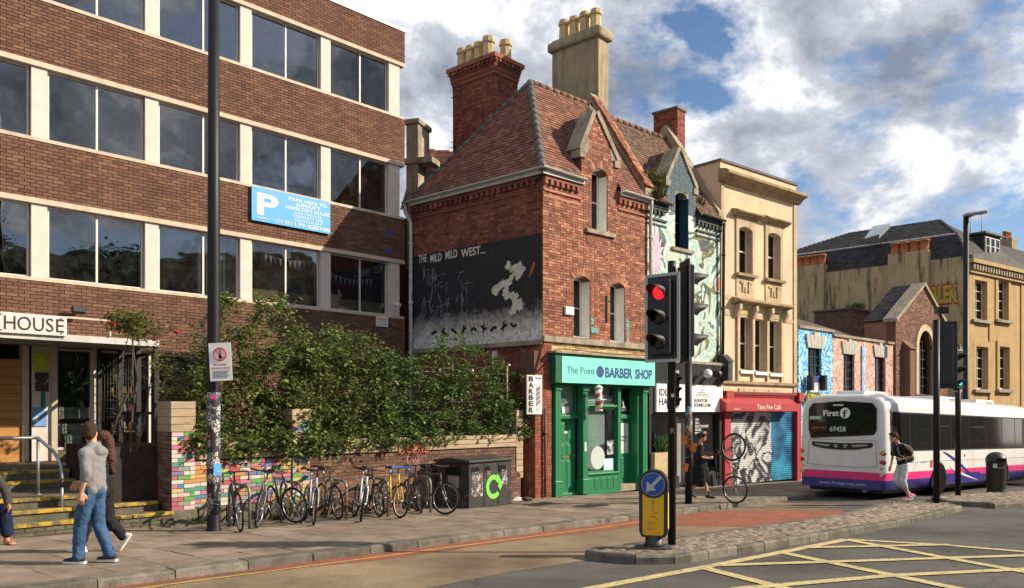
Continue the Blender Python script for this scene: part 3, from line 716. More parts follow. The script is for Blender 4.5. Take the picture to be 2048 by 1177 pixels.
M_deck = mat('roof_batten', (0.05, 0.035, 0.03), 0.95)
M_lead = mat('lead_hip', (0.13, 0.12, 0.115), 0.75, 0.2, 5, 0.3, 40)
M_stone = mat('weathered_stone', (0.33, 0.28, 0.21), 0.9, 0.2, 3, 0.5, 30, streak=0.7, scol=(0.09, 0.08, 0.065))
M_rend = mat('old_render', (0.36, 0.29, 0.19), 0.92, 0.14, 2.2, 0.4, 30, streak=0.75, scol=(0.10, 0.085, 0.06))
M_gutw = mat('gutter_grey', (0.48, 0.47, 0.44), 0.6, 0.12, 5)
M_pipew = mat('drainpipe_white', (0.55, 0.53, 0.52), 0.6, 0.15, 5, cover=((0.12, 0.11, 0.1), 14, 0.56, 0.66))
M_pipeb = mat('drainpipe_black', (0.035, 0.033, 0.032), 0.55, 0.2, 6)
M_whp = mat('white_reveal_paint', (0.80, 0.78, 0.73), 0.8, 0.06, 3, 0.15, 20, streak=0.35, scol=(0.3, 0.28, 0.24))
M_pot = mat('buff_clay_pot', (0.55, 0.42, 0.22), 0.85, 0.14, 6, 0.2, 40, streak=0.5, scol=(0.18, 0.13, 0.08))
M_yb = mat('brick_cream_painted', (0.50, 0.37, 0.18), 0.88, 0.12, 4, 0.3, 70, isl=0.22, col2=[(0.58, 0.46, 0.24), (0.34, 0.16, 0.09)])
M_bkB = mat('brick_buttress', (0.25, 0.085, 0.055), 0.88, 0.2, 4, 0.4, 60, isl=0.26, cover=((0.42, 0.30, 0.16), 2.2, 0.58, 0.66))
M_frw = mat('white_frame_paint', (0.68, 0.67, 0.63), 0.55, 0.06, 4)
G_win = glass('house_glass', (0.20, 0.22, 0.23), 1.0, 0.02, dirt=0.06)
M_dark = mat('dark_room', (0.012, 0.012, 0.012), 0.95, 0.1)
BF = Fr((0.807, 21.84), (0.729, 0.685)); SF = Fr((-3.05, 25.25), (3.857, -3.41)); SL = math.hypot(3.857, 3.41)
WB = 4.5; WI = 3.95                                    # widths of the two gabled houses
GRD = gz(21.84) + 0.10
CH = thing('corner_house', (0.807, 21.84, GRD), 'red brick corner house with hipped tile roof, gable dormer and green shopfront', 'house')
EV = zr(6.42); LG = zr(2.03); SHT = zr(1.62)
W1 = (BF.at(1147), BF.at(1180), BF.at(1165, 676)[1], BF.at(1165, 553)[1]); W2 = (BF.at(1220), BF.at(1249), BF.at(1235, 684)[1], BF.at(1235, 566)[1])
dx0, dx1 = BF.at(1162), BF.at(1234); W3 = (BF.at(1183), BF.at(1214), BF.at(1198, 463)[1], BF.at(1198, 338)[1])
apx, apz = BF.at(1190, 226); kz = BF.at(1162, 302)[1]
# front wall
b = MB(); holes = [W1, W2, W3]
panel(b, 0.0, WB, SHT, EV, holes, 0.0, 0.40)
panel(b, dx0, dx1, EV, W3[3] + .02, [(W3[0], W3[1], EV - 1, W3[3])], 0.0, 0.40)
def gspan(z):
    if z < kz: return (dx0, dx1)
    k = (z - kz) / (apz - kz); return (dx0 + (apx - dx0) * k, dx1 + (apx - dx1) * k)
b.prism_y([(dx0, W3[3] + .02), (dx1, W3[3] + .02), (dx1, kz), (apx, apz), (dx0, kz)], 0.0, 0.40)
for h, rs in ((W1, .13), (W2, .13), (W3, .16)): archfill(b, h[0], h[1], h[3], rs, 0.002, 0.38)
fw = b.build('front_wall', M_moR, CH, BF)
hb = [(h[0], h[1], h[2], h[3]) for h in holes]
bricks(fw, BF, 0.0, WB, LG, EV, M_bkR, 'corner', holes=hb, limit=150, mode='english', bl=.23, joint=.011)
bricks(fw, BF, dx0, dx1, EV, apz - .12, M_bkR, 'corner', holes=[W3], limit=190, mode='english', span=gspan, bl=.23, joint=.011)
bricks(fw, BF, 0.0, WB, SHT, LG - .17, M_yb, 'corner', limit=215, mode='stretcher', bl=.23, joint=.011)
for h, rs in ((W1, .13), (W2, .13), (W3, .16)): voussoirs(fw, M_bkR, h[0], h[1], h[3], rs, -.006, n=8)
# blind relieving arch between the windows
voussoirs(fw, M_bkR, W1[1] - .1, W2[0] + .75, BF.at(1200, 478)[1], .22, -.006, n=13)
for h, rs in ((W1, .13), (W2, .13), (W3, .16)):
    w = window(CH, BF, h[0] + .02, h[1] - .02, h[2] + .02, h[3] - .02, M_frw, G_win, y=.33, fw=.055, fd=.06, hbars=(.5,))
    l = MB(); lining(l, h, 0.012, .385); put('reveal', l.mesh('reveal', M_whp), w)
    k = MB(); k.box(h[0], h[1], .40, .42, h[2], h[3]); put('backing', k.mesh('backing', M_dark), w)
b = MB(); b.box(W3[0] - .28, W3[1] + .3, -.10, .02, W3[2] - .12, W3[2]); b.build('sill', M_stone, CH, BF, .01)
b = MB(); b.box(-.03, WB + .02, -.10, .02, LG - .16, LG); b.build('string_course', M_stone, CH, BF, .015)
# kneelers and coping of the gable
b = MB(); t_ = .14
for xa, s_ in ((dx0, 1), (dx1, -1)):
    dxk = apx - xa; L_ = math.hypot(dxk, apz - kz); nx, nz = -(apz - kz) / L_ * (1 if s_ > 0 else -1), abs(dxk) / L_
    pl_ = [(xa, kz), (apx, apz), (apx + nx * t_, apz + nz * t_), (xa + nx * t_, kz + nz * t_)]
    if s_ < 0: pl_ = pl_[::-1]
    b.prism_y(pl_, -.06, .46)
    b.box(min(xa, xa + s_ * .16) - (.10 if s_ > 0 else 0), max(xa, xa + s_ * .16) + (.10 if s_ < 0 else 0), -.058, .30, kz - .18, kz + .03)
    q = [(xa + s_ * .02, kz), (xa + s_ * .28, kz - .02), (xa + s_ * .34, kz + .32), (xa + s_ * .2, kz + .30)]
    b.prism_y(q if s_ > 0 else q[::-1], -.022, .1)
b.lathe([(.10, 0), (.12, .12), (.05, .2), (.02, .26)], 8, (apx, .2, apz + .03)); b.build('gable_coping', M_stone, CH, BF, .012)
# dentil cornice: stepped brick courses + teeth
def cornice(root, fr, x0, x1, ztop, m, name='dentil_cornice', n=None, holes=()):
    for a, c in cut((x0, x1), holes):
        b = MB(); b.box(a, c, -.13, .02, ztop - .16, ztop - .005); b.box(a, c, -.10, .02, ztop - .235, ztop - .162)
        b.box(a, c, -.05, .02, ztop - .54, ztop - .48); b.box(a, c, -.025, .02, ztop - .70, ztop - .64)
        x = a
        while x < c - .1: b.box(x, x + .105, -.095, .02, ztop - .36, ztop - .237); x += .21
        b.build(name, m, root, fr)
cornice(CH, BF, .02, WB - .02, EV, M_bkR, holes=[(dx0 - .02, dx1 + .02)])
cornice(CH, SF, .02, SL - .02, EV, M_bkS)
# side wall with the dark painted panel
b = MB(); zlo = gz(25) - .3
panel(b, 0, SL, zlo, EV, [], 0, .35); sw = b.build('side_wall', M_moR, CH, SF)
mz0, mz1 = SF.at(1084, 680)[1], SF.at(1084, 466)[1]
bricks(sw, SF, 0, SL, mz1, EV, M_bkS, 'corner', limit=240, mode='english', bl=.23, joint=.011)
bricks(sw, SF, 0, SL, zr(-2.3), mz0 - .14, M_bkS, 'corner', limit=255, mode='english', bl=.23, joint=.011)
b = MB(); b.box(0, SL + .02, -.09, .02, mz0 - .13, mz0); b.build('string_course', M_stone, CH, SF, .012)
# painted panel: own brick courses under paint; the known picture itself is left out
def paint_mat():
    m = bpy.data.materials.new('black_wall_paint'); m.use_nodes = True; t = m.node_tree; L = t.links.new; bs = t.nodes['Principled BSDF']; bs.inputs['Roughness'].default_value = .7
    tc_ = t.nodes.new('ShaderNodeTexCoord'); sp = t.nodes.new('ShaderNodeSeparateXYZ'); L(tc_.outputs['Object'], sp.inputs[0])
    nz = t.nodes.new('ShaderNodeTexNoise'); nz.inputs['Scale'].default_value = 2.2; nz.inputs['Detail'].default_value = 9; nz.inputs['Roughness'].default_value = .72; L(tc_.outputs['Object'], nz.inputs[0])
    ad = t.nodes.new('ShaderNodeMath'); ad.operation = 'MULTIPLY_ADD'; ad.inputs[1].default_value = 1.5; L(nz.outputs[0], ad.inputs[0]); L(sp.outputs[2], ad.inputs[2])
    r = t.nodes.new('ShaderNodeMapRange'); r.inputs['From Min'].default_value = mz0 + 1.05; r.inputs['From Max'].default_value = mz0 + 1.75; r.inputs['To Min'].default_value = 1; r.inputs['To Max'].default_value = 0; L(ad.outputs[0], r.inputs[0])
    n2 = t.nodes.new('ShaderNodeTexNoise'); n2.inputs['Scale'].default_value = 9; n2.inputs['Detail'].default_value = 6; L(tc_.outputs['Object'], n2.inputs[0])
    c1 = t.nodes.new('ShaderNodeValToRGB'); c1.color_ramp.elements[0].color = (.42, .41, .39, 1); c1.color_ramp.elements[1].color = (.74, .72, .68, 1); c1.color_ramp.elements[0].position = .35; c1.color_ramp.elements[1].position = .6; L(n2.outputs[0], c1.inputs[0])
    c2 = t.nodes.new('ShaderNodeValToRGB'); c2.color_ramp.elements[0].color = (.010, .010, .012, 1); c2.color_ramp.elements[1].color = (.03, .03, .034, 1); L(n2.outputs[0], c2.inputs[0])
    mxx = t.nodes.new('ShaderNodeMix'); mxx.data_type = 'RGBA'; L(r.outputs[0], mxx.inputs[0]); L(c2.outputs[0], mxx.inputs[6]); L(c1.outputs[0], mxx.inputs[7]); L(mxx.outputs[2], bs.inputs['Base Color']); return m
M_mur = paint_mat()
b = MB(); b.box(0.02, SL - .003, -.008, .0, mz0, mz1); pp = b.build('painted_panel', M_mur, CH, SF); pp['label'] = 'black painted wall panel with pale brushed ground along its foot'
for nm in range(1):
    rest = MB(); nrow = round((mz1 - mz0) / .075); hh = (mz1 - mz0) / nrow
    for i in range(nrow):
        x = .02 - (.06 if i % 2 else 0); l = .115 if i % 2 else .23
        while x < SL:
            a, c = max(.02, x), min(SL - .004, x + l); x += l
            if c - a > .03: d = .015 + rnd(0, .004); z = mz0 + i * hh; rest.add([(a+.004,-d,z+.004),(c-.004,-d,z+.004),(c-.004,-d,z+hh-.004),(a+.004,-d,z+hh-.004),(a+.004,-.007,z+.004),(c-.004,-.007,z+.004),(c-.004,-.007,z+hh-.004),(a+.004,-.007,z+hh-.004)], [(0,1,2,3),(3,2,6,7),(1,5,6,2),(4,0,3,7),(4,5,1,0)])
    o = put('painted_bricks', rest.mesh('painted_bricks', M_mur), pp, SF); o['kind'] = 'stuff'
M_chalk = mat('pale_wall_paint', (.62, .60, .55), .85, .10, 5); M_chg = mat('grey_wall_paint', (.26, .26, .27), .85, .1, 5); M_blk = mat('black_paint', (.012, .012, .013), .7, .1, 5)
tx0, tz0 = SF.at(838, 528); tx1, tz1 = SF.at(975, 505)
xx = tx0
for wd, w_ in (('THE', .115), ('MILD', .155), ('MILD', .155), ('WEST...', .30)):
    o = text(wd, pp, SF, xx, tz0 + (xx - tx0) * -.02 + rnd(-.03, .03), .24, M_chalk, -.021, width=w_ * (tx1 - tx0) * 1.12, ext=.002, bold=.006); xx += (w_ * 1.12 + .055) * (tx1 - tx0)
def brush(parent, fr, pts, r, m, y=-.021, name='brush_stroke', n=7):     # flat painted stroke lying on a wall
    b = MB(); k = len(pts); vs = []
    for i, (x, z) in enumerate(pts):
        a, c = pts[max(0, i-1)], pts[min(k-1, i+1)]; dx, dz = c[0]-a[0], c[1]-a[1]; l = math.hypot(dx, dz) or 1; rr = r * rnd(.7, 1.2)
        vs += [(x - dz/l*rr, y, z + dx/l*rr), (x + dz/l*rr, y, z - dx/l*rr)]
    b.add(vs, [(2*i, 2*i+1, 2*i+3, 2*i+2) for i in range(k-1)]); return put(name, b.mesh(name, m), parent, fr)
# generic stand-ins of about the same place and tone: a loose pale daubed form, chalky strokes, an orange daub, black bars
random.seed(21)
M_crw = mat('cream_wall_paint', (.60, .57, .47), .85, .15, 3, cover=((.26, .22, .14), 5, .56, .72))
for k in range(46):
    u = k / 45; px = 1022 + 20 * math.sin(u * 9.0) * (1.1 - .6 * abs(u - .5)) + rnd(-9, 9); py = 528 + 96 * u + rnd(-6, 6); cx_, cz_ = SF.at(px, py); a = rnd(.2, 1.4); l = rnd(.14, .30)
    brush(pp, SF, [(cx_ + l*(t-.5)*math.cos(a) + rnd(-.015, .015), cz_ + l*(t-.5)*math.sin(a)) for t in (0, .33, .66, 1)], rnd(.05, .085), M_crw, -.0205 - .00008*k)
for k in range(60):
    px = random.choice((858, 886, 926)) + rnd(-13, 13); py = rnd(540, 648); cx_, cz_ = SF.at(px, py); a = rnd(1.2, 1.9) if k % 4 else rnd(-.3, .5); l = rnd(.15, .42)
    brush(pp, SF, [(cx_ + l*(t-.5)*math.cos(a) + rnd(-.02, .02), cz_ + l*(t-.5)*math.sin(a)) for t in (0, .25, .5, .75, 1)], rnd(.006, .014), M_chg, -.0205 - .00005*k)
M_ord = mat('orange_wall_paint', (.45, .16, .03), .85, .2, 6)
for k in range(4): cx_, cz_ = SF.at(1062 + 2*k, 548 - 5*k); brush(pp, SF, [(cx_ - .04, cz_ - .1), (cx_, cz_), (cx_ + .03, cz_ + .1)], .03, M_ord, -.021 - .0002*k)
for k in range(9):
    cx_, cz_ = SF.at(868 + k * 20, 667 - k * 1.9); brush(pp, SF, [(cx_ - .10, cz_ + rnd(-.12, .12)), (cx_, cz_ + rnd(-.04, .04)), (cx_ + .12, cz_ + rnd(-.12, .12))], .04, M_blk, -.0215)
    if k % 2: brush(pp, SF, [(cx_ - .02, cz_ - .14), (cx_ + .02, cz_ + .14)], .035, M_blk, -.0217)
# buttress at the street corner
b = MB(); bx = BF.at(1067)
b.prism_y([(bx, GRD - .2), (.28, GRD - .2), (.28, LG - .17), (.0, LG - .17), (bx, zr(.95))], -.05, .42); bu = b.build('buttress', M_bkB, CH, BF)
bricks(bu, BF, bx, .28, GRD, LG - .19, M_bkB, 'corner', face=-.05, limit=300, mode='english', bl=.23, joint=.011, span=lambda z: (bx if z < zr(.95) else bx * (LG - .17 - z) / (LG - .17 - zr(.95)), .28))
b = MB(); b.box(bx + .02, .27, .0, .5, GRD - .3, SHT); b.build('corner_pier', M_moR, CH, BF)
# roof
A_ = BF.w(1.6, 2.1, zr(9.79)); RE = BF.w(WB - .12, 2.1, zr(9.79)); ov = .12
c0 = BF.w(-.16, -.16, EV - .02); cR = BF.w(WB - .12, -.16, EV - .02); cB = SF.w(-.1, -.16, EV - .02)
DB = A_ + (cB - c0) * 0.35 + Vector((0, 0, -.9))
def split_slope(root, fr, x0, x1, xr0, zev, zrg, da, dc, m, key, lim, shear=0.0):
    # front slope left of, above and right of the gable dormer; the left edge may lean in along a hip
    yr = 2.1; k = lambda y: (y + .16) / (yr + .16); xl = lambda y: x0 + (xr0 - x0) * k(y); z = lambda y: zev + (zrg - zev) * k(y); ym = .46
    w3 = lambda x, y: fr.w(x, y, z(y))
    roof(root, 'roof_slope', [w3(x0, -.16), w3(da, -.16), w3(da, ym), w3(xl(ym), ym)], m, M_deck, key, limit=lim // 3)
    roof(root, 'roof_slope', [w3(dc, -.16), w3(x1, -.16), w3(x1, ym), w3(dc, ym)], m, M_deck, key, limit=lim // 3 + 30)
    roof(root, 'roof_slope', [w3(xl(ym), ym), w3(x1, ym), w3(x1, yr), w3(xr0, yr)], m, M_deck, key, limit=lim)
split_slope(CH, BF, -.16, WB - .12, 1.6, EV - .02, zr(9.79), dx0 - .03, dx1 + .03, M_tile, 'cornerroof', 150)
roof(CH, 'roof_hip', [cB, c0, A_], M_tile, M_deck, 'cornerroof', limit=300)
cBk = SF.w(-.1, 4.5, EV - .02); RE2 = BF.w(WB - .12, 4.6, EV - .02)
b = MB(); b.add([cB, A_, RE, RE2, cBk], [(0, 4, 3, 2, 1)]); put('rear_slope', b.mesh('rear_slope', M_tile), CH, WORLD)
def hip(root, a, c, m, r=.11, name='hip_ridge'):
    a, c = Vector(a), Vector(c); b = MB(); n_ = max(2, int((c - a).length / .3)); d = (c - a) / n_
    for i in range(n_): b.tube([a + d * i - d * .05, a + d * (i + 1)], [r * 1.06, r * .97], 8)
    return put(name, b.mesh(name, m), root, WORLD)
hip(CH, c0, A_, M_lead); hip(CH, A_, RE, M_tileD, .09); hip(CH, cB, A_, M_lead, .08)
gutter(CH, BF.w(-.22, -.22, EV + .03), BF.w(dx0 - .02, -.22, EV + .0), M_gutw); gutter(CH, BF.w(dx1 + .05, -.22, EV), BF.w(WB - .02, -.22, EV - .02), M_gutw)
gutter(CH, SF.w(-.2, -.22, EV - .0), SF.w(SL + .2, -.22, EV + .02), M_gutw)
for a_, c_ in ((-.12, dx0 - .01), (dx1 + .01, WB)): b = MB(); b.box(a_, c_, -.16, -.13, EV - .14, EV + .02); b.build('fascia_board', M_gutw, CH, BF)
b = MB(); b.box(0, SL + .1, -.16, -.13, EV - .14, EV + .02); b.build('fascia_board', M_gutw, CH, SF)
# dormer roof behind the gable
def dormer(root, fr, x0, x1, xa, za, zk, mt, md, key, lim, back):
    yb = lambda z: (z - EV) * 2.1 / 3.37
    L0, L1 = fr.w(x0 - .12, .40, zk - .12), fr.w(x0 - .12, yb(zk - .12) + .3, zk - .12); Aa, Ab = fr.w(xa, .40, za - .02), fr.w(xa, yb(za) + .35, za - .02)
    roof(root, 'dormer_roof', [L1, L0, Aa, Ab], mt, md, key, limit=lim); R0, R1 = fr.w(x1 + .12, .40, zk - .12), fr.w(x1 + .12, yb(zk - .12) + .3, zk - .12)
    roof(root, 'dormer_roof', [R0, R1, Ab, Aa], mt, md, key, limit=0)
    b = MB(); b.box(x0 + .01, x1 - .01, .40, .40 + .75, EV - .4, zk - .13); b.build('dormer_cheek', back, root, fr)
dormer(CH, BF, dx0, dx1, apx, apz, kz, M_tileD, M_deck, 'cornerroof', 300, M_bkR)
# party wall coping rising out of the roof
def partywall(root, fr, x, m, w=.34, up=.28, top=None):
    za, ya = EV - .05, -.10; zb, yb = zr(9.79) + .12, 2.1; st = []; n_ = 3
    prof = [(ya, za - .3), (ya, za + .1)]
    for i in range(n_):
        k0, k1 = i / n_, (i + 1) / n_; y0, z0 = ya + (yb - ya) * k0, za + (zb - za) * k0; y1, z1 = ya + (yb - ya) * k1, za + (zb - za) * k1
        prof += [(y0 + .02, z0 + up + .10), (y1 - .02, z1 + up - .14 + .1)]
    prof += [(yb, zb + up), (yb + .3, zb + up - .3), (yb + .3, zb - .8), (ya + .5, za - .3)]
    b = MB(); b.prism_x(prof, x - w / 2, x + w / 2); o = b.build('party_wall', m, root, fr)
    return o
partywall(CH, BF, WB - .02, M_rend)
pwf = BF
rb = MB()
pl = Pl(BF.w(WB - .19, -.10, EV + .35), BF.u, BF.w(WB, 2.1, zr(9.79) + .35) - BF.w(WB, -.10, EV + .35))
for i in range(34):
    for j in range(3): rb.box(.0 + j * .115, .105 + j * .115, -.055 + rnd(-.008, .008), .06, i * .115, i * .115 + .105)
put_pl('brick_coping', rb.mesh('brick_coping', M_bkR), CH, pl)['kind'] = 'stuff'
# brick chimney and rendered chimney
def chimney(root, fr, wl, wr, z0, z1, m, key, lim, mcap, flare=True):
    """fr: left face frame whose right end x=wl is the near corner; right face of width wr"""
    rf = Fr(fr.w(wl, 0, 0)[:2], (-fr.n.x * -1, fr.n.y)) ; rf = Fr(fr.w(wl, 0, 0)[:2], (fr.n.x, fr.n.y))
    b = MB(); b.box(0, wl, 0, wr, z0, z1); o = b.build('chimney_stack', M_moR if key else m, root, fr)
    if key and not flare:
        bricks(o, fr, 0, wl, z0, z1 - .02, m, key, limit=lim, mode='english', bl=.23)
        o2 = MB(); o2.box(.005, wr - .005, .004, .02, z0, z1); o2 = put('chimney_face', o2.mesh('chimney_face', M_moR), root, rf)
        bricks(o2, rf, 0, wr, z0, z1 - .02, m, key, limit=lim + 20, mode='english', bl=.23)
        cb = MB(); cb.box(-.05, wl + .05, -.05, wr + .05, z1 - .02, z1 + .06); cb.build('chimney_cap', M_lead, root, fr)
    elif key:
        bricks(o, fr, 0, wl, z0, z1 - .62, m, key, limit=lim, mode='english', bl=.23)
        o2 = MB(); o2.box(.005, wr - .005, .004, .02, z0, z1 - .62); o2 = put('chimney_face', o2.mesh('chimney_face', M_moR), root, rf)
        bricks(o2, rf, 0, wr, z0, z1 - .62, m, key, limit=lim + 20, mode='english', bl=.23)
        for i, e in enumerate((.015, .03, .045, .06, .075, .09, .105, .105)):
            z = z1 - .62 + i * .075; cb = MB(); cb.box(-e, wl + e, -e, wr + e, z + .004, z + .072); cb.build('corbel_course', m, root, fr)
        x = -.1; cb = MB()
        while x < wl + .1: cb.box(x, x + .1, -.15, -.1, z1 - .19, z1 - .08); x += .2
        x = -.1
        while x < wr + .1: cb.box(wl + .1, wl + .15, x, x + .1, z1 - .19, z1 - .08); x += .2
        cb.box(-.17, wl + .17, -.17, wr + .17, z1 - .08, z1 + .06); cb.build('chimney_cap', m, root, fr)
    else:
        cb = MB(); cb.prism_z([(-.14, -.14), (wl + .14, -.14), (wl + .14, wr + .14), (-.14, wr + .14)], z1 - .34, z1 - .02); cb.build('chimney_cap', mcap, root, fr, .09)
        cb = MB(); cb.box(-.02, wl + .02, -.02, wr + .02, z1 - .02, z1 + .06); cb.build('flaunching', mcap, root, fr, .05)
    return o
cu = Vector((0.75, -0.66))
Y_ = 27.0; cc = Vector((X_(989, Y_), Y_)); c1f = Fr(cc - cu.normalized() * 1.93, cu)
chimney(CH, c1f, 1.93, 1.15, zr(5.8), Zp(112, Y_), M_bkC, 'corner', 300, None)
for k, (x, y) in enumerate(((.22, .25), (.62, .25), (1.02, .25), (1.42, .25), (1.72, .78))):
    pot(CH, c1f.w(x, y, Zp(112, Y_) + .05), .20, rnd(.70, .80), M_pot)
Y_ = 26.5; cc = Vector((X_(1197, Y_), Y_)); c2f = Fr(cc - cu.normalized() * 1.9, cu)
chimney(CH, c2f, 1.9, .55, zr(8.0), Zp(52, Y_), M_rend, None, 0, M_rend)
for k in range(4): pot(CH, c2f.w(.3 + k * .43, .28, Zp(52, Y_) + .04), .185, rnd(.66, .72), M_pot)
# aerial pole beside the brick chimney
b = MB(); p = P(909, 310, 27.4); q = P(906, 170, 27.4); b.tube([p, q], .02, 6)
for z in (170, 196, 285, 295): c_ = P(906, z, 27.4); b.tube([c_ + Vector((-.08, 0, 0)), c_ + Vector((.25, 0, 0))], .012, 5)
put('aerial_pole', b.mesh('aerial_pole', M_pipeb), CH, WORLD)
# drainpipes
sx = lambda x, z, y=-.12: SF.w(x, y, z)
pipe(CH, [sx(-.12, EV - .03, -.2), sx(-.10, EV - .3, -.2), sx(.06, EV - .65), sx(.06, zr(-1.2))], .06, M_pipew)
fx = lambda x, z, y=-.10: BF.w(x, y, z)
pipe(CH, [fx(WB - .06, EV - .05, -.2), fx(WB - .05, EV - .25, -.2), fx(WB + .03, EV - .5), fx(WB + .03, zr(1.6))], .05, M_gutw)
pipe(CH, [fx(BF.at(1084), zr(.1), -.12), fx(BF.at(1084), GRD + .05, -.12)], .035, mat('pipe_brown', (.12, .06, .045), .6, .2))
# alarm box and cyan paint scrawls on the front
x0, z0 = BF.at(1127, 630); x1, z1 = BF.at(1144, 617)
b = MB(); b.box(x0, x1, -.09, -.012, z0, z1 + .02); tag(b.build('alarm_box', M_wpl, None, BF, .02), 'cream alarm box on red brick beside the arched window', 'alarm box')
M_cy = mat('cyan_paint', (.10, .48, .48), .7, .08)
gx, gz_ = BF.at(1181, 648); text('2', CH, BF, gx, gz_, .16, M_cy, -.016, bold=.008); gx, gz_ = BF.at(1182, 665); text('BAL', CH, BF, gx, gz_, .15, M_cy, -.016, width=.3, bold=.008)
for i, ch in enumerate('LEOVAPT'):
    gx, gz_ = BF.at(1252, 644 + i * 9.6); text(ch, CH, BF, gx, gz_, .10, M_cy, -.016, width=.12, bold=.006)
x0, z0 = BF.at(1211, 645); b = MB(); b.box(x0, x0 + .06, -.05, -.005, z0, z0 + .75); b.build('cable_box', M_pipeb, CH, BF)
b = MB(); b.tube([BF.w(bx, -.08, zr(1.0)), BF.w(.5, -.12, zr(1.72)), BF.w(2.5, -.13, zr(1.66)), BF.w(WB, -.13, zr(1.7))], .012, 5); put('cable', b.mesh('cable', M_pipeb), CH, WORLD)
b = MB()
for px, py in ((984, 690), (990, 710)):
    x0, z0 = SF.at(px, py); b.box(x0 - .09, x0 + .09, -.028, -.016, z0 - .1, z0 + .1)
put('paste_up', b.mesh('paste_up', M_chalk), CH, SF)
# pier and lower tiled roof showing behind, between the office and the house
RB = thing('rear_building', (-2.5, 28.5, gz(28)), 'low red tiled rear building with stained stone pier behind the corner house', 'building')
rf_ = Fr((X_(806, 26.6), 26.6), (.75, -.66))
b = MB(); w_ = 1.0; pf = Fr((X_(812, 26.2), 26.2), (.95, -.31)); ww = .42
b.box(0, ww, 0, .9, zr(4.5), Zp(250, 26.2)); b.box(-.06, ww + .06, -.06, .96, Zp(250, 26.2), Zp(240, 26.2)); b.box(-.05, ww + .5, -.06, .6, Zp(330, 26.2), Zp(318, 26.2)); b.build('pier', M_stone, RB, pf, .02)
roof(RB, 'roof', [P(820, 372, 28), P(925, 372, 27.6), P(920, 312, 30.0), P(838, 298, 30.5)], M_tile, M_deck, 'rearroof', limit=60)
b = MB(); b.add([P(800, 420, 26.4), P(845, 420, 26.9), P(900, 372, 28.4), P(812, 380, 28.0)], [(0, 1, 2, 3)]); put('flat_roof', b.mesh('flat_roof', M_lead), RB, WORLD)
b = MB(); b.prism_z([(X_(780, 26.7), 26.7), (X_(842, 26.9), 26.9), (X_(842, 27.3), 27.3), (X_(780, 27.3), 27.3)], gz(27) - .3, zr(6.3)); put('filler_wall', b.mesh('filler_wall', M_bkS), RB, WORLD)  # dark filler added to close the bright gap between office and house
b = MB(); b.prism_z([(X_(812, 28.4), 28.4), (X_(925, 28.2), 28.2), (X_(925, 31), 31), (X_(815, 31), 31)], gz(28) - .3, zr(6.6)); put('wall', b.mesh('wall', M_rend), RB, WORLD)
# ---------------------------------------------------------------- green barber shopfront (parts of the corner house)
M_grn = mat('green_gloss_paint', (0.014, 0.165, 0.068), 0.42, 0.06, 3, 0.05, 20, coat=0.2, cover=((0.01, 0.10, 0.04), 3, 0.62, 0.8))
M_grd = mat('dark_green_paint', (0.008, 0.10, 0.045), 0.4, 0.08, 3)
M_mint = mat('mint_sign', (0.20, 0.72, 0.58), 0.4, 0.02, 2); M_navy = mat('navy_print', (0.012, 0.045, 0.22), 0.5, 0.03); M_tealp = mat('teal_print', (0.04, 0.16, 0.24), 0.5, 0.03)
M_brass = mat('brass', (0.45, 0.33, 0.12), 0.35, 0.1, 5, metal=0.8)
M_frost = mat('frosted_film', (0.58, 0.66, 0.60), 0.5, 0.08, 2); M_pap = mat('paper', (0.74, 0.73, 0.70), 0.8, 0.04)
def bx(name, px0, px1, py0, py1, y0, y1, m, root=CH, fr=BF, bevel=.006, yref=0.0):
    """box from photo corners measured on plane yref of the frame"""
    x0, x1 = fr.at(px0, None, yref), fr.at(px1, None, yref); pm = (px0 + px1) / 2; z1, z0 = fr.at(pm, py0, yref)[1], fr.at(pm, py1, yref)[1]
    b = MB(); b.box(x0, x1, y0, y1, z0, z1); return b.build(name, m, root, fr, bevel)
ztop = BF.at(1111, 712)[1]; zbt = BF.at(1111, 767)[1]; sx0, sx1 = BF.at(1108), WB - .02
shf = GRD + .02
# back-plane: dark interior box so the glass looks into a room
b = MB(); b.box(.35, WB - .05, 2.2, 2.3, shf, SHT); b.box(.3, .35, .42, 2.2, shf, SHT); b.box(WB - .1, WB - .05, .42, 2.2, shf, SHT); b.box(.3, WB, .3, 2.3, shf - .05, shf); b.box(.3, WB, .42, 2.3, SHT - .1, SHT - .001); b.build('shop_interior', mat('shop_wall', (.30, .31, .29), .9, .1, 1), CH, BF)
b = MB(); b.box(.2, WB, -.26, .3, zbt - .02, zbt + .02); b.box(.2, sx0 + .02, -.29, .0, zbt, ztop); b.box(.2, WB, -.31, -.0, ztop, ztop + .05); b.box(.2, WB, -.26, .38, zbt, ztop - .01); b.build('fascia', M_grd, CH, BF, .008)
b = MB(); b.box(.15, WB + .02, -.36, .02, ztop + .052, ztop + .11); b.build('fascia_cap', M_stone, CH, BF)
b = MB(); b.box(sx0, sx1, -.30, -.262, zbt + .01, ztop - .02); sg = b.build('barber_shop_sign', M_mint, None, BF); tag(sg, 'mint green shop sign reading BARBER SHOP above the green shopfront', 'sign')
hS = ztop - zbt; wS = sx1 - sx0
def st(s, fx0, fx1, fz, fh, m, **k): return text(s, sg, BF, sx0 + fx0 * wS, zbt + fz * hS, fh * hS, m, -.30, width=(fx1 - fx0) * wS, **k)
st('The Point', .045, .325, .36, .27, M_tealp); st('BARBER', .435, .735, .28, .38, M_navy, bold=.012); st('SHOP', .765, .965, .28, .38, M_navy, bold=.012)
b = MB(); b.prism_y([(sx0 + .381 * wS + .040 * wS * math.cos(a * math.pi / 12), zbt + .47 * hS + .22 * hS * math.sin(a * math.pi / 12)) for a in range(24)], -.304, -.301); put('blue_dot', b.mesh('blue_dot', M_navy), sg, BF)
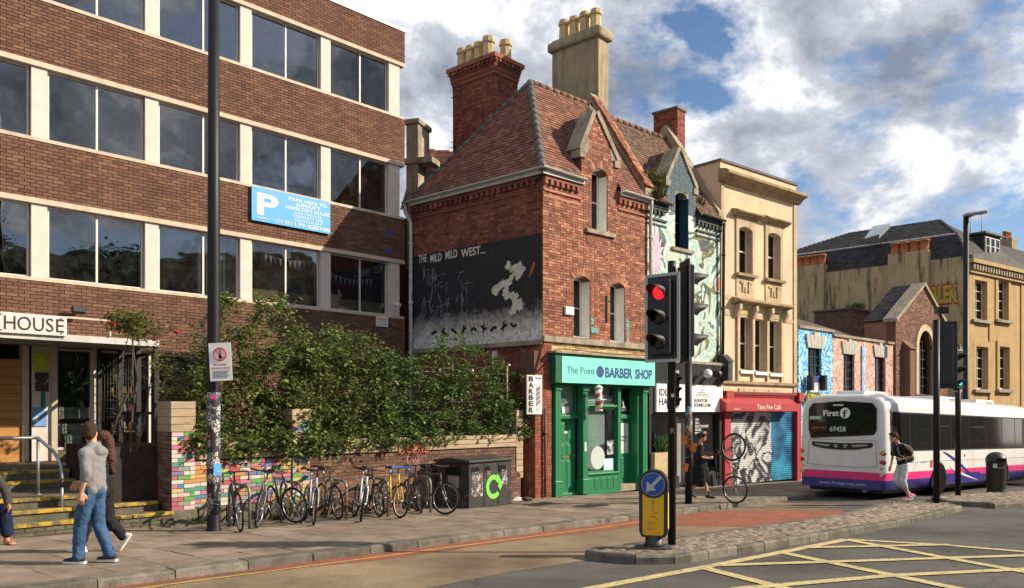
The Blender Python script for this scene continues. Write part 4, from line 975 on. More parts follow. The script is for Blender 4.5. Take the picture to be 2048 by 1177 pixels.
# pilasters
def pil(p0, p1, m=M_grn):
    x0, x1 = BF.at(p0), BF.at(p1); b = MB(); b.box(x0, x1, -.10, .12, shf, zbt - .02); b.box(x0 - .03, x1 + .03, -.13, .12, shf, shf + .42); b.box(x0 - .02, x1 + .02, -.13, .1, zbt - .2, zbt - .021); b.build('pilaster', m, CH, BF, .01)
pil(1106, 1117); pil(1161, 1171); pil(1281, 1290)
xd0, xd1 = BF.at(1118), BF.at(1160); xw0, xw1 = BF.at(1171), BF.at(1233); xe0, xe1 = BF.at(1239), BF.at(1281)
def pz(px, py): return BF.at(px, py)[1]
def door(name, x0, x1, z0, z1, y, rows, glassrow=None, lab=None):
    b = MB(); b.box(x0, x1, y, y + .05, z0, z1)
    for k, (a, c) in enumerate(rows):
        for s in (0, 1):
            xa = x0 + (x1 - x0) * (.10 + s * .43); xb = xa + (x1 - x0) * .37; za, zb = z0 + (z1 - z0) * a, z0 + (z1 - z0) * c
            b.box(xa, xb, y - .006, y, za, zb); b.box(xa + .035, xb - .035, y - .018, y - .006, za + .035, zb - .035)
    o = b.build(name, M_grn, CH, BF, .004)
    return o
# left door with fanlight
zdt = pz(1130, 838); dr = door('door', xd0 + .02, xd1 - .02, shf + .05, zdt, .16, ((.05, .44), (.50, .66), (.70, .95)))
b = MB(); zz = shf + .05 + (zdt - shf) * .47; b.box((xd0+xd1)/2 - .13, (xd0+xd1)/2 + .13, .145, .16, zz - .03, zz + .03); put('letter_box', b.mesh('letter_box', M_brass), dr)
b = MB(); zz = shf + .05 + (zdt - shf) * .80; b.box((xd0+xd1)/2 - .14, (xd0+xd1)/2 + .14, .145, .16, zz - .035, zz + .035); put('name_plate', b.mesh('name_plate', M_pap), dr)
b = MB(); b.lathe([(.0, 0), (.03, .0), (.035, .03), (.015, .05)], 10, (xd1 - .09, .16, shf + 1.05), M=Matrix.Rotation(R(90), 3, 'X')); put('door_knob', b.mesh('door_knob', M_brass), dr)
for za_, zb_, ya_ in ((shf - .02, shf + .05, .08), (zdt, zdt + .10, .05)): b = MB(); b.box(xd0, xd1, ya_, .29, za_, zb_); b.build('door_rail', M_grn, CH, BF, .006)
fl = window(CH, BF, xd0 + .01, xd1 - .01, zdt + .101, zbt - .025, M_grn, G_shop, y=.16, fw=.05, fd=.08, name='fanlight')
fm = MB(); fm.box(xd0 + .07, xd1 - .07, .20, .205, zdt + .16, zbt - .08); put('frosted_panel', fm.mesh('frosted_panel', M_frost), fl)
text('76', fl, BF, xd0 + .35, pz(1127, 803), .10, M_blk, .150); pn = MB(); pn.box(xd0 + .28, xd0 + .56, .148, .152, zdt + .11, zdt + .33); put('paper_notice', pn.mesh('paper_notice', M_pap), fl)
# shop window with stall riser
zsr = pz(1200, 949); ztr = pz(1200, 813)
b = MB(); b.box(xw0, xw1, -.06, .30, shf - .05, zsr); rs = b.build('stall_riser', M_grn, CH, BF, .008)
for k in range(5):
    w_ = (xw1 - xw0) / 5; b = MB(); b.box(xw0 + w_*k + .05, xw0 + w_*(k+1) - .05, -.072, -.06, shf + .1, zsr - .10); put('riser_panel', b.mesh('riser_panel', M_grn), rs, bevel=.006)
b = MB(); b.box(xw0 - .02, xw1 + .02, -.11, .12, zsr + .001, zsr + .05); b.build('window_sill', M_grn, CH, BF, .008)
sw_ = window(CH, BF, xw0, xw1, zsr + .051, ztr - .03, M_grn, G_shop, y=.06, fw=.05, fd=.09, name='shop_window')
tw_ = window(CH, BF, xw0, xw1, ztr + .03, zbt - .025, M_grn, G_shop, y=.06, fw=.04, fd=.08, name='transom_light')
b = MB(); b.box(xw0 - .02, xw1 + .02, -.04, .12, ztr - .029, ztr + .029); b.build('transom', M_grn, CH, BF, .006)
fm = MB(); fm.box(xw0 + .06, xw0 + (xw1-xw0)*.78, .20, .205, zsr + .1, ztr - .1); fm.box(xw0 + .06, xw0 + (xw1-xw0)*.95, .22, .225, ztr - .09, zbt - .06); put('blind', fm.mesh('blind', M_frost), sw_)
M_faint = mat('window_print', (.10, .13, .13), .6, .1)
cxw, czw = BF.at(1188, 917); rr = .30
for s_ in (0, 1):
    pts = [(cxw + s_*.22 + rr*math.cos(a*math.pi/14), czw + rr*1.1*math.sin(a*math.pi/14)) for a in range(28)]
    b = MB(); b.prism_y(pts, .05 - .002*s_, .0525 - .002*s_); put('moon_print', b.mesh('moon_print', M_faint if s_ == 0 else mat('pale_window_print', (.45, .5, .48), .6, .05)), sw_)
x0, z0 = BF.at(1217, 910); b = MB(); b.box(x0, x0 + .30, .045, .05, z0, z0 + .42); ph = put('portrait_poster', b.mesh('portrait_poster', mat('poster_grey', (.55, .55, .54), .7, .1, 6, cover=((.06, .06, .06), 6, .5, .56))), sw_)
x0, z0 = BF.at(1210, 942); b = MB(); b.box(x0, x0 + .44, .045, .05, z0, z0 + .34); ph = put('price_notice', b.mesh('price_notice', mat('pale_blue_paper', (.5, .66, .74), .7, .05)), sw_)
text('From\nThe\n£10', ph, BF, x0 + .34, z0 + .24, .045, M_blk, .045, align='CENTER')
b = MB(); zz = pz(1190, 872); b.box(xw0 + .08, xw0 + .85, .3, .34, zz, zz + .05); b.box(xw0 + .2, xw0 + .98, .34, .38, zz + .06, zz + .11); put('shelf', b.mesh('shelf', M_blk), sw_)
for q in (.25, .85): b = MB(); b.tube([(xw0 + q, .34, zz + .1), (xw0 + q, .34, ztr - .1)], .006, 4); put('hanger', b.mesh('hanger', M_blk), sw_)
# right door with fanlight, recessed
zet = pz(1255, 838); yR = .30
er = MB(); er.box(xe0, xe1 - .14, yR, yR + .05, shf + .16, zet); rd = er.build('door', M_grn, CH, BF, .004)
xa, xb = xe0 + .07, xe1 - .22; zl, zh = shf + .16, zet; hd = zh - zl
b = MB(); b.box(xa, xb, yR - .012, yR, zl + hd * .46, zl + hd * .93); put('door_glass', b.mesh('door_glass', M_frost), rd)
for s_ in (0, 1): b = MB(); w_ = (xb - xa) / 2; b.box(xa + w_*s_ + .02, xa + w_*(s_+1) - .02, yR - .014, yR, zl + hd*.08, zl + hd*.40); put('door_panel', b.mesh('door_panel', M_grn), rd, bevel=.006)
text('LADIES\nGents', rd, BF, (xa + xb)/2, zl + hd*.70, .07, M_faint, yR - .013, width=(xb-xa)*.75, align='CENTER')
b = MB(); b.box(xe0, xe1, .04, .5, shf - .05, shf + .15); b.build('door_step', M_stone, CH, BF, .01)
b = MB(); b.box(BF.at(1233), xe0, -.06, .34, shf, zbt - .02); b.box(xe1 - .14, xe1, .0, .34, shf, zbt - .02); b.box(xe0, xe1 - .14, .22, .35, zet, zet + .09); b.build('door_frame', M_grn, CH, BF, .006)
f2 = window(CH, BF, xe0, xe1 - .14, zet + .091, zbt - .025, M_grn, G_win, y=.28, fw=.05, fd=.06, name='fanlight')
cx_, cz_ = BF.at(1260, 812); b = MB()
for a_, b_ in (((-.1, .22), (.08, -.06)), ((.02, .24), (.02, -.06))): b.prism_y([(cx_ + a_[0], cz_ + a_[1]), (cx_ + b_[0] - .02, cz_ + b_[1]), (cx_ + b_[0] + .02, cz_ + b_[1])], .262, .266)
for q in (-.03, .11): b.tube([(cx_ + q + .045*math.cos(a*.524), .262, cz_ - .10 + .055*math.sin(a*.524)) for a in range(13)], .01, 4)
put('scissors_print', b.mesh('scissors_print', M_chalk), f2)['kind'] = 'stuff'; b = MB(); b.prism_y([(cx_ - .42, cz_ - .05), (cx_ - .34, cz_ - .07), (cx_ - .28, cz_ + .24), (cx_ - .36, cz_ + .22)], .262, .266); put('comb_print', b.mesh('comb_print', M_chalk), f2)
b = MB(); b.box(BF.at(1163), BF.at(1166.5), -.12, -.1, pz(1165, 903), pz(1165, 885)); b.build('intercom', M_wpl, CH, BF)
# striped pole
M_rd = mat('pole_red', (.42, .06, .045), .4, .05); 
def stripes():
    m = bpy.data.materials.new('barber_stripes'); m.use_nodes = True; t = m.node_tree; L = t.links.new; bs = t.nodes['Principled BSDF']; bs.inputs['Roughness'].default_value = .35
    tc_ = t.nodes.new('ShaderNodeTexCoord'); sp = t.nodes.new('ShaderNodeSeparateXYZ'); L(tc_.outputs['Object'], sp.inputs[0])
    at = t.nodes.new('ShaderNodeMath'); at.operation = 'ARCTAN2'; L(sp.outputs[1], at.inputs[0]); L(sp.outputs[0], at.inputs[1])
    d = t.nodes.new('ShaderNodeMath'); d.operation = 'DIVIDE'; d.inputs[1].default_value = 2 * math.pi; L(at.outputs[0], d.inputs[0])
    k = t.nodes.new('ShaderNodeMath'); k.operation = 'MULTIPLY_ADD'; k.inputs[1].default_value = -4.6; L(sp.outputs[2], k.inputs[0]); L(d.outputs[0], k.inputs[2])
    k2 = t.nodes.new('ShaderNodeMath'); k2.operation = 'MULTIPLY'; k2.inputs[1].default_value = 1.0; L(k.outputs[0], k2.inputs[0])
    f = t.nodes.new('ShaderNodeMath'); f.operation = 'FRACT'; L(k2.outputs[0], f.inputs[0])
    g = t.nodes.new('ShaderNodeMath'); g.operation = 'GREATER_THAN'; g.inputs[1].default_value = .5; L(f.outputs[0], g.inputs[0])
    mm = t.nodes.new('ShaderNodeMix'); mm.data_type = 'RGBA'; mm.inputs[6].default_value = (.75, .72, .66, 1); mm.inputs[7].default_value = (.45, .07, .05, 1); L(g.outputs[0], mm.inputs[0]); L(mm.outputs[2], bs.inputs['Base Color']); return m
pw = BF.w(BF.at(1174.5), -.42, 0); pzt, pzb = pz(1174, 776), pz(1174, 822)
bp_ = thing('barber_pole', (pw.x, pw.y, pzb), 'red and white striped barber pole on the green shopfront', 'barber pole')
M_strp = stripes(); ht = pzt - pzb
b = MB(); b.lathe([(.10, .03), (.10, ht - .03)], 20); put('striped_cylinder', b.mesh('striped_cylinder', M_strp), bp_, loc=(0, 0, 0))
b = MB(); b.lathe([(.06, -.02), (.115, 0), (.115, .03)], 16); put('end_cap', b.mesh('end_cap', M_wpl), bp_, loc=(0, 0, 0)); b = MB(); b.lathe([(.115, ht - .03), (.115, ht), (.06, ht + .05), (.02, ht + .07)], 16); put('end_cap', b.mesh('end_cap', M_wpl), bp_, loc=(0, 0, 0))
b = MB(); v = BF.w(BF.at(1174.5), -.09, 0) - BF.w(BF.at(1174.5), -.42, 0)
for z in (.12, ht - .12): b.tube([(0, 0, z), (v.x, v.y, z)], .015, 6)
put('bracket', b.mesh('bracket', M_blk), bp_, loc=(0, 0, 0))
# upright BARBER sign on the buttress, standing out from the wall edge
bf2 = BF; x0, x1 = BF.at(1054, None, -.1), BF.at(1084, None, -.1); zt, zb = BF.at(1069, 751, -.1)[1], BF.at(1069, 829, -.1)[1]
b = MB(); b.box(x0, x1, -.10, -.065, zb, zt); bs_ = b.build('barber_sign', M_wht, None, BF, .004); tag(bs_, 'tall white BARBER sign with striped pole picture on the brick buttress', 'sign')
hh = (zt - zb) / 6.3
b = MB(); b.box(x0 + .01, x0 + (x1-x0)*.46, -.104, -.1, zb + .01, zt - .01); put('dark_strip', b.mesh('dark_strip', mat('sign_grey', (.55, .54, .52), .6, .04)), bs_)
for i, ch in enumerate('BARBER'): text(ch, bs_, BF, x0 + (x1-x0)*.25, zt - hh*(i + .98), hh*.8, M_blk, -.104, width=(x1-x0)*.30, align='CENTER', bold=.006)
text('The Point', bs_, BF, x0 + (x1-x0)*.74, zt - .09, .05, M_blk, -.10, width=(x1-x0)*.42, align='CENTER')
xc = x0 + (x1-x0)*.74; wz = (zt - zb); b = MB(); b.box(xc - .075, xc + .075, -.108, -.1, zb + .2*wz, zb + .68*wz); b.prism_y([(xc + .09*math.cos(a*math.pi/8), zb + .14*wz + .07*math.sin(a*math.pi/8)) for a in range(16)], -.108, -.1); b.prism_y([(xc + .08*math.cos(a*math.pi/8), zb + .73*wz + .1*math.sin(a*math.pi/8)) for a in range(16)], -.108, -.1); put('pole_picture', b.mesh('pole_picture', mat('silver_print', (.5, .52, .55), .5, .1)), bs_)
for k in range(4):
    for m_, o_ in ((M_rd, 0), (M_navy, .045)):
        z = zb + .22*wz + k*.115*wz + o_; b = MB(); b.prism_y([(xc - .075, z), (xc + .075, z + .09), (xc + .075, z + .125), (xc - .075, z + .035)], -.111, -.108); put('stripe_print', b.mesh('stripe_print', m_), bs_)
# ================================================================ painted twin house with the record shop
IO = BF.w(WB, 0, 0); IFr = Fr((IO.x, IO.y), (.729, .685)); g2z = gz(IO.y) + .10
IH = thing('painted_house', (IO.x, IO.y, g2z), 'gabled house painted dark with pale turquoise mural above the black record shop', 'house')
def mural(name, cols, scale=1.2, dist=2.5, rough=.75, seed=0.0, thr=None, isl=0.0):
    """loose painted swirls: warped noise bands in a handful of paint colours"""
    m = bpy.data.materials.new(name); m.use_nodes = True; t = m.node_tree; L = t.links.new; bs = t.nodes['Principled BSDF']; bs.inputs['Roughness'].default_value = rough
    tc_ = t.nodes.new('ShaderNodeTexCoord'); mp_ = t.nodes.new('ShaderNodeMapping'); mp_.inputs['Location'].default_value = (seed, seed * .7, seed * 1.3); L(tc_.outputs['Object'], mp_.inputs[0])
    nz = t.nodes.new('ShaderNodeTexNoise'); nz.inputs['Scale'].default_value = scale; nz.inputs['Detail'].default_value = 2.5; nz.inputs['Distortion'].default_value = dist; L(mp_.outputs[0], nz.inputs[0])
    r = t.nodes.new('ShaderNodeValToRGB'); r.color_ramp.interpolation = 'CONSTANT'; el = r.color_ramp.elements
    n_ = len(cols)
    while len(el) < n_: el.new(.5)
    for i, c in enumerate(cols): el[i].position = 0 if i == 0 else .28 + .44 * i / n_; el[i].color = (*c, 1)
    L(nz.outputs[0], r.inputs[0])
    n2 = t.nodes.new('ShaderNodeTexNoise'); n2.inputs['Scale'].default_value = 9; n2.inputs['Detail'].default_value = 8; L(tc_.outputs['Object'], n2.inputs[0])
    mr = t.nodes.new('ShaderNodeMapRange'); mr.inputs['To Min'].default_value = .7; mr.inputs['To Max'].default_value = 1.2; L(n2.outputs[0], mr.inputs[0])
    mu = t.nodes.new('ShaderNodeMix'); mu.data_type = 'RGBA'; mu.blend_type = 'MULTIPLY'; mu.inputs[0].default_value = 1; L(r.outputs[0], mu.inputs[6]); L(mr.outputs[0], mu.inputs[7]); L(mu.outputs[2], bs.inputs['Base Color']); return m
M_mI = mural('pale_mural_paint', [(.035, .045, .05), (.10, .16, .15), (.50, .66, .60), (.62, .70, .60), (.34, .52, .50), (.55, .60, .50), (.16, .17, .08), (.05, .07, .07), (.46, .60, .58), (.55, .22, .10)], .95, 1.0)
M_gry = mat('blue_grey_paint', (.10, .14, .16), .75, .15, 4, .2, 40, isl=.2); M_chc = mat('charcoal_paint', (.035, .04, .042), .7, .2, 4); M_pinkp = mat('pink_paint', (.66, .42, .52), .8, .08, 3)
M_blkw = mat('black_shop_paint', (.018, .018, .018), .45, .15, 4); M_dblue = mat('dark_blue_reveal', (.02, .07, .12), .6, .12, 3)
IEV = EV - .02; iSHT = zr(1.55); WIe = IFr.at(1440)
id0, id1 = IFr.at(1333), IFr.at(1391); iap, iaz = IFr.at(1359, 300); ikz = IFr.at(1333, 362)[1]
Wi = (IFr.at(1350), IFr.at(1377), IFr.at(1362, 498)[1], IFr.at(1362, 386)[1])
b = MB(); panel(b, 0, WIe, iSHT, IEV, [Wi], 0, .4); panel(b, id0, id1, IEV, Wi[3] + .02, [(Wi[0], Wi[1], IEV - 1, Wi[3])], 0, .4)
b.prism_y([(id0, Wi[3] + .02), (id1, Wi[3] + .02), (id1, ikz), (iap, iaz), (id0, ikz)], 0, .4); archfill(b, Wi[0], Wi[1], Wi[3], .14, .002, .38)
iw = b.build('front_wall', M_mI, IH, IFr)
def igsp(z):
    if z < ikz: return (id0, id1)
    k = (z - ikz) / (iaz - ikz); return (id0 + (iap - id0) * k, id1 + (iap - id1) * k)
bricks(iw, IFr, 0, WIe, iSHT + .2, IEV - .75, M_mI, 'painted', holes=[Wi], limit=0, mode='english', bl=.23, joint=.008, proud=.006)
bricks(iw, IFr, id0, id1, IEV - .1, iaz - .1, M_gry, 'painted', holes=[Wi], limit=140, span=igsp, mode='english', bl=.23)
w = window(IH, IFr, Wi[0] + .02, Wi[1] - .02, Wi[2] + .02, Wi[3] - .02, M_dblue, G_win, y=.30, fw=.05, hbars=(.5,)); l = MB(); lining(l, Wi, .012, .385); put('reveal', l.mesh('reveal', M_dblue), w); k = MB(); k.box(Wi[0], Wi[1], .40, .42, Wi[2], Wi[3]); put('backing', k.mesh('backing', M_dark), w)
b = MB(); b.box(Wi[0] - .2, Wi[1] + .22, -.08, .02, Wi[2] - .1, Wi[2]); b.build('sill', M_stone, IH, IFr)
for a, c in ((.02, id0 - .02), (id1 + .02, WIe - .02)): cornice(IH, IFr, a, c, IEV, M_chc)
b = MB(); tk = .13
for xa, s_ in ((id0, 1), (id1, -1)):
    dxk = iap - xa; L_ = math.hypot(dxk, iaz - ikz); nx, nz = -(iaz - ikz) / L_ * s_, abs(dxk) / L_
    q = [(xa, ikz), (iap, iaz), (iap + nx * tk, iaz + nz * tk), (xa + nx * tk, ikz + nz * tk)]; b.prism_y(q if s_ > 0 else q[::-1], -.06, .46)
    b.box(min(xa, xa + s_*.15) - (.1 if s_ > 0 else 0), max(xa, xa + s_*.15) + (.1 if s_ < 0 else 0), -.058, .3, ikz - .16, ikz + .03)
b.build('gable_coping', M_stone, IH, IFr, .012)
ri = lambda x, y, z: IFr.w(x, y, z)
split_slope(IH, IFr, .12, WIe - .1, .12, IEV, zr(9.6), id0 - .03, id1 + .03, M_tileD, 'paintedroof', 200)
b = MB(); b.add([ri(.12, 2.1, zr(9.6)), ri(WIe - .1, 2.1, zr(9.6)), ri(WIe - .1, 4.6, IEV), ri(.12, 4.6, IEV)], [(0, 1, 2, 3)]); put('rear_slope', b.mesh('rear_slope', M_tileD), IH, WORLD)
hip(IH, ri(.1, 2.1, zr(9.62)), ri(WIe - .1, 2.1, zr(9.62)), M_tileD, .09)
dormer(IH, IFr, id0, id1, iap, iaz, ikz, M_tileD, M_deck, 'paintedroof', 280, M_chc)
gutter(IH, ri(.2, -.22, IEV + .02), ri(id0 - .02, -.22, IEV), M_pipeb); gutter(IH, ri(id1 + .05, -.22, IEV), ri(WIe - .02, -.22, IEV - .02), M_pipeb)
pw_ = partywall(IH, IFr, WIe - .05, M_rend, w=.28, up=.22)
pipe(IH, [ri(WIe - .05, -.2, IEV - .1), ri(WIe - .02, -.16, IEV - .5), ri(WIe - .02, -.12, iSHT)], .05, M_pipeb)
Y_ = 29.0; cc = Vector((X_(1354, Y_), Y_)); c3 = Fr(cc - cu.normalized() * .95, cu)
chimney(IH, c3, .95, .55, zr(8.2), Zp(216, Y_), M_bkC, 'painted', 260, None, flare=False)
# weeds growing in the valley gutter
M_weed = mat('dry_weed', (.13, .12, .04), .8, .2, 5, isl=.4)
def tuft(root, c, n_, r, h, m, name='weeds', lean=.6):
    b = MB()
    for i in range(n_):
        a = rnd(0, 6.283); q = rnd(0, r); p = Vector(c) + Vector((q*math.cos(a), q*math.sin(a)*.7, 0)); hh = h * rnd(.4, 1.1); d = Vector((rnd(-lean, lean), rnd(-lean, lean), 1)).normalized() * hh; s = Vector((rnd(-1, 1), rnd(-1, 1), .3)).normalized() * .025
        b.add([p - s*.4, p + s*.4, p + d*.6 + s, p + d, p + d*.6 - s], [(0, 1, 2, 3, 4)])
    o = b.mesh(name, m); t = bpy.data.objects.new(name, o); COL.objects.link(t)
    if root: t.parent = root; t.location = -root.location
    return t
tuft(IH, ri(.45, .35, IEV + .6), 500, .55, .5, M_weed)['kind'] = 'stuff'
tuft(IH, ri(.25, .05, IEV + .1), 260, .4, .45, M_weed)['kind'] = 'stuff'
tuft(IH, ri(id1 + .4, .3, IEV + .35), 200, .3, .4, M_weed)['kind'] = 'stuff'
# pink burst painted on the left of the mural
cx_, cz_ = IFr.at(1312, 512); pts = []
random.seed(5)
for i in range(30):
    a = 2 * math.pi * i / 30; rr = (.42 if i % 2 else .75) * rnd(.8, 1.2) * (1.45 if 5 < i < 10 else 1); pts.append((cx_ + .5 * rr * math.cos(a), cz_ + .95 * rr * math.sin(a)))
b = MB(); b.prism_y(pts, -.016, -.009); b.build('paint_burst', M_pinkp, IH, IFr)
# string band, dark fascia and record shop
b = MB(); b.box(0.02, WIe + .15, -.30, .02, iSHT - .02, iSHT + .07); b.build('shop_cornice', M_stone, IH, IFr, .01)
b = MB(); zt, zb = IFr.at(1310, 768)[1], IFr.at(1310, 824)[1]
panel(b, .02, WIe, g2z - .2, iSHT - .021, [(.12, WIe - .12, g2z - .2, zb - .05)], -.06, .3); b.build('shop_front', M_blkw, IH, IFr)
b = MB(); b.prism_x([(-.28, iSHT - .03), (-.07, zt + .06), (-.07, iSHT - .03)], .05, WIe - .1); b.build('shop_hood', M_chc, IH, IFr)
b = MB(); b.box(WIe - .16, WIe + .12, -.42, -.0, iSHT - .5, iSHT + .12); b.prism_x([(-.46, iSHT + .12), (0, iSHT + .12), (0, iSHT + .38), (-.2, iSHT + .38)], WIe - .2, WIe + .16); b.build('console_bracket', M_chc, IH, IFr, .02)
sx0, sx1 = IFr.at(1306), IFr.at(1438); b = MB(); b.box(sx0, sx1, -.14, -.062, zb, zt); rsg = b.build('record_shop_sign', M_wht, None, IFr); tag(rsg, 'white shop sign lettered in black above the record shop window', 'sign')
ww = sx1 - sx0; hS = zt - zb
text('IDLE\nHANDS', rsg, IFr, sx0 + .03*ww, zb + .58*hS, .26*hS, M_blk, -.14, width=.30*ww, bold=.004)
text('ELEVATOR\nSOUND.COM', rsg, IFr, sx0 + .54*ww, zb + .36*hS, .13*hS, M_blk, -.14, width=.26*ww, bold=.004)
for r_, n_ in enumerate((10, 8, 5, 2, 1)):
    b = MB()
    for k in range(n_): b.box(sx0 + ww*(.665 - n_*.012 + k*.024), sx0 + ww*(.665 - n_*.012 + k*.024 + .016), -.143, -.14, zb + hS*(.58 + r_*.065), zb + hS*(.58 + r_*.065 + .035))
    put('dot_row_print', b.mesh('dot_row_print', M_blk), rsg, IFr)['kind'] = 'stuff'
xa, xb = .12, WIe - .12; fl = g2z + .03; xd0, xd1 = IFr.at(1357), IFr.at(1387)
b = MB(); b.box(xa, xd0, -.03, .25, fl - .2, fl + .35); b.box(xd1, xb, -.03, .25, fl - .2, fl + .35); b.build('stall_riser', M_blkw, IH, IFr)
G_dk = glass('dark_shop_glass', (.42, .44, .44), 1.0, .02, dirt=.05)
window(IH, IFr, xa, xd0, fl + .351, zb - .06, M_blkw, G_dk, y=.08, name='shop_window')
wr = window(IH, IFr, xd1, xb, fl + .351, zb - .06, M_blkw, G_dk, y=.08, name='shop_window')
b = MB(); b.box(xd0 + .02, xd1 - .02, .30, .35, fl - .1, zb - .06); b.build('door', mat('grey_door', (.25, .24, .22), .6, .08, 3), IH, IFr)
b = MB(); b.box(xa - .05, xb + .05, 1.6, 1.7, fl - .2, iSHT); b.box(xa, xb, .3, 1.6, fl - .2, fl); b.build('shop_interior', mat('dim_shop_wall', (.10, .10, .10), .9, .1), IH, IFr)
x0, z0 = IFr.at(1392, 875); text('WE\nSELL\nELECTRONIC\nMUSIC\nMACHINES.', wr, IFr, x0, IFr.at(1392, 842)[1], .085, M_wht, .04, width=IFr.at(1419) - x0)
# planter in the shop window
pt_ = thing('window_planter', ri(.5, .25, fl + .35), 'pale wooden planter with spiky green plant in the record shop window', 'planter')
x0, x1 = IFr.at(1298), IFr.at(1333); b = MB(); zt_ = IFr.at(1315, 905)[1]; b.box(max(.06, x0), x1, -.22, -.065, fl - .02, zt_); put('box', b.mesh('box', mat('pale_timber', (.46, .35, .2), .7, .1, 5)), pt_, IFr)
M_spk = mat('spiky_leaf', (.09, .17, .04), .6, .2, 5, isl=.3); b = MB()
for i in range(46):
    a = rnd(0, 6.28); q = ri((x0 + x1)/2 + rnd(-.2, .25), -.14, zt_ - .02); d = Vector((math.cos(a)*rnd(.2, .45), math.sin(a)*.16, rnd(.3, .75))); s = Vector((-d.y, d.x, 0)).normalized() * .02
    b.add([q - s, q + s, q + d*.6 + s, q + d + Vector((0, 0, -.06)), q + d*.6 - s], [(0, 1, 2, 3, 4)])
put('leaves', b.mesh('leaves', M_spk), pt_, WORLD)
# flood lamps on the fascia
for px in (1414, 1434):
    x0, z0 = IFr.at(px, 748, -.4); lt = thing('shop_floodlight', ri(x0, -.4, z0), 'white faced round floodlight under the shop cornice' if px == 1414 else 'dark cylindrical floodlight under the shop cornice end', 'floodlight')
    b = MB(); b.lathe([(.06, -.14), (.14, .0), (.15, .03)], 14, ri(x0, -.42, z0), M=Matrix.Rotation(R(-70 if px == 1414 else -110), 3, 'X') @ Matrix.Rotation(R(15), 3, 'Y')); put('lamp_head', b.mesh('lamp_head', M_blkw if px != 1414 else M_wpl), lt, WORLD)
    b = MB(); b.tube([ri(x0, -.38, z0), ri(x0, -.06, z0 + .05)], .02, 6); put('arm', b.mesh('arm', M_blkw), lt, WORLD)

# ================================================================ cream rendered building with the red cafe front
M_cream = mat('cream_render', (.64, .49, .33), .88, .10, 0.9, .15, 40, streak=.35, scol=(.36, .24, .13), smode=(.5, .85)); M_crst = mat('cream_stone', (.52, .40, .26), .88, .12, 3, .3, 30, streak=.6, scol=(.17, .12, .07)); M_crst2 = mat('weathered_cornice', (.34, .25, .15), .9, .18, 3, .4, 30, streak=.8, scol=(.08, .065, .05))
M_crim = mat('cafe_red_paint', (.36, .028, .035), .5, .08, 3); M_crimd = mat('cafe_dark_red', (.19, .022, .028), .6, .12, 3)
CO = ri(WIe + .02, 0, 0); CF = Fr((CO.x, CO.y), (.763, .647)); WC = CF.at(1592); g3z = gz(CO.y) + .10
CB = thing('cream_building', (CO.x, CO.y, g3z), 'tall cream rendered building with arched sash windows and heavy cornice', 'building')
cz = lambda px, py: CF.at(px, py)[1]
Zt = cz(1440, 322); Zcor = cz(1440, 352)
wins = [(CF.at(1476), CF.at(1503), cz(1490, 549), cz(1490, 455)), (CF.at(1534), CF.at(1559), cz(1546, 560), cz(1546, 467)),
        (CF.at(1477), CF.at(1502), cz(1490, 741), cz(1490, 632)), (CF.at(1507), CF.at(1531), cz(1518, 744), cz(1518, 637)), (CF.at(1536), CF.at(1560), cz(1548, 747), cz(1548, 640))]
Zsh = cz(1442, 783)
b = MB(); panel(b, 0, WC, Zsh, Zt, wins, 0, .35)
for h in wins: archfill(b, h[0], h[1], h[3], .10, .002, .30)
b.build('front_wall', M_cream, CB, CF)
b = MB(); b.box(0, .3, .35, 6, g3z, Zt); b.box(WC - .3, WC, .35, 6, g3z, Zt); b.box(.3, WC - .3, 5.7, 6, g3z, Zt); b.box(.3, WC - .3, .36, 5.7, Zt - .5, Zt - .3); b.build('side_walls', M_cream, CB, CF)
b = MB(); b.box(-.04, WC + .04, -.05, .4, Zt, Zt + .08); b.box(-.04, .34, .4, 6.04, Zt, Zt + .08); b.build('coping', M_lead, CB, CF)
b = MB(); b.prism_x([(-.42, Zcor + .02), (-.42, Zcor + .10), (-.3, Zcor + .18), (0.0, Zcor + .24), (0.0, Zcor - .22), (-.12, Zcor - .18), (-.22, Zcor - .06)][::-1], -.12, WC + .14); b.build('cornice', M_crst2, CB, CF)
for a, c in ((0.0, .16), (WC - .2, WC)): b = MB(); b.box(a, c, -.04, .0, Zsh, Zcor - .25); b.build('quoin_strip', M_crst, CB, CF)
for z_ in (592, 625): b = MB(); q = cz(1441, z_); b.box(.0, WC, -.018, .0, q - .07, q + .07); b.build('band', M_crst, CB, CF)
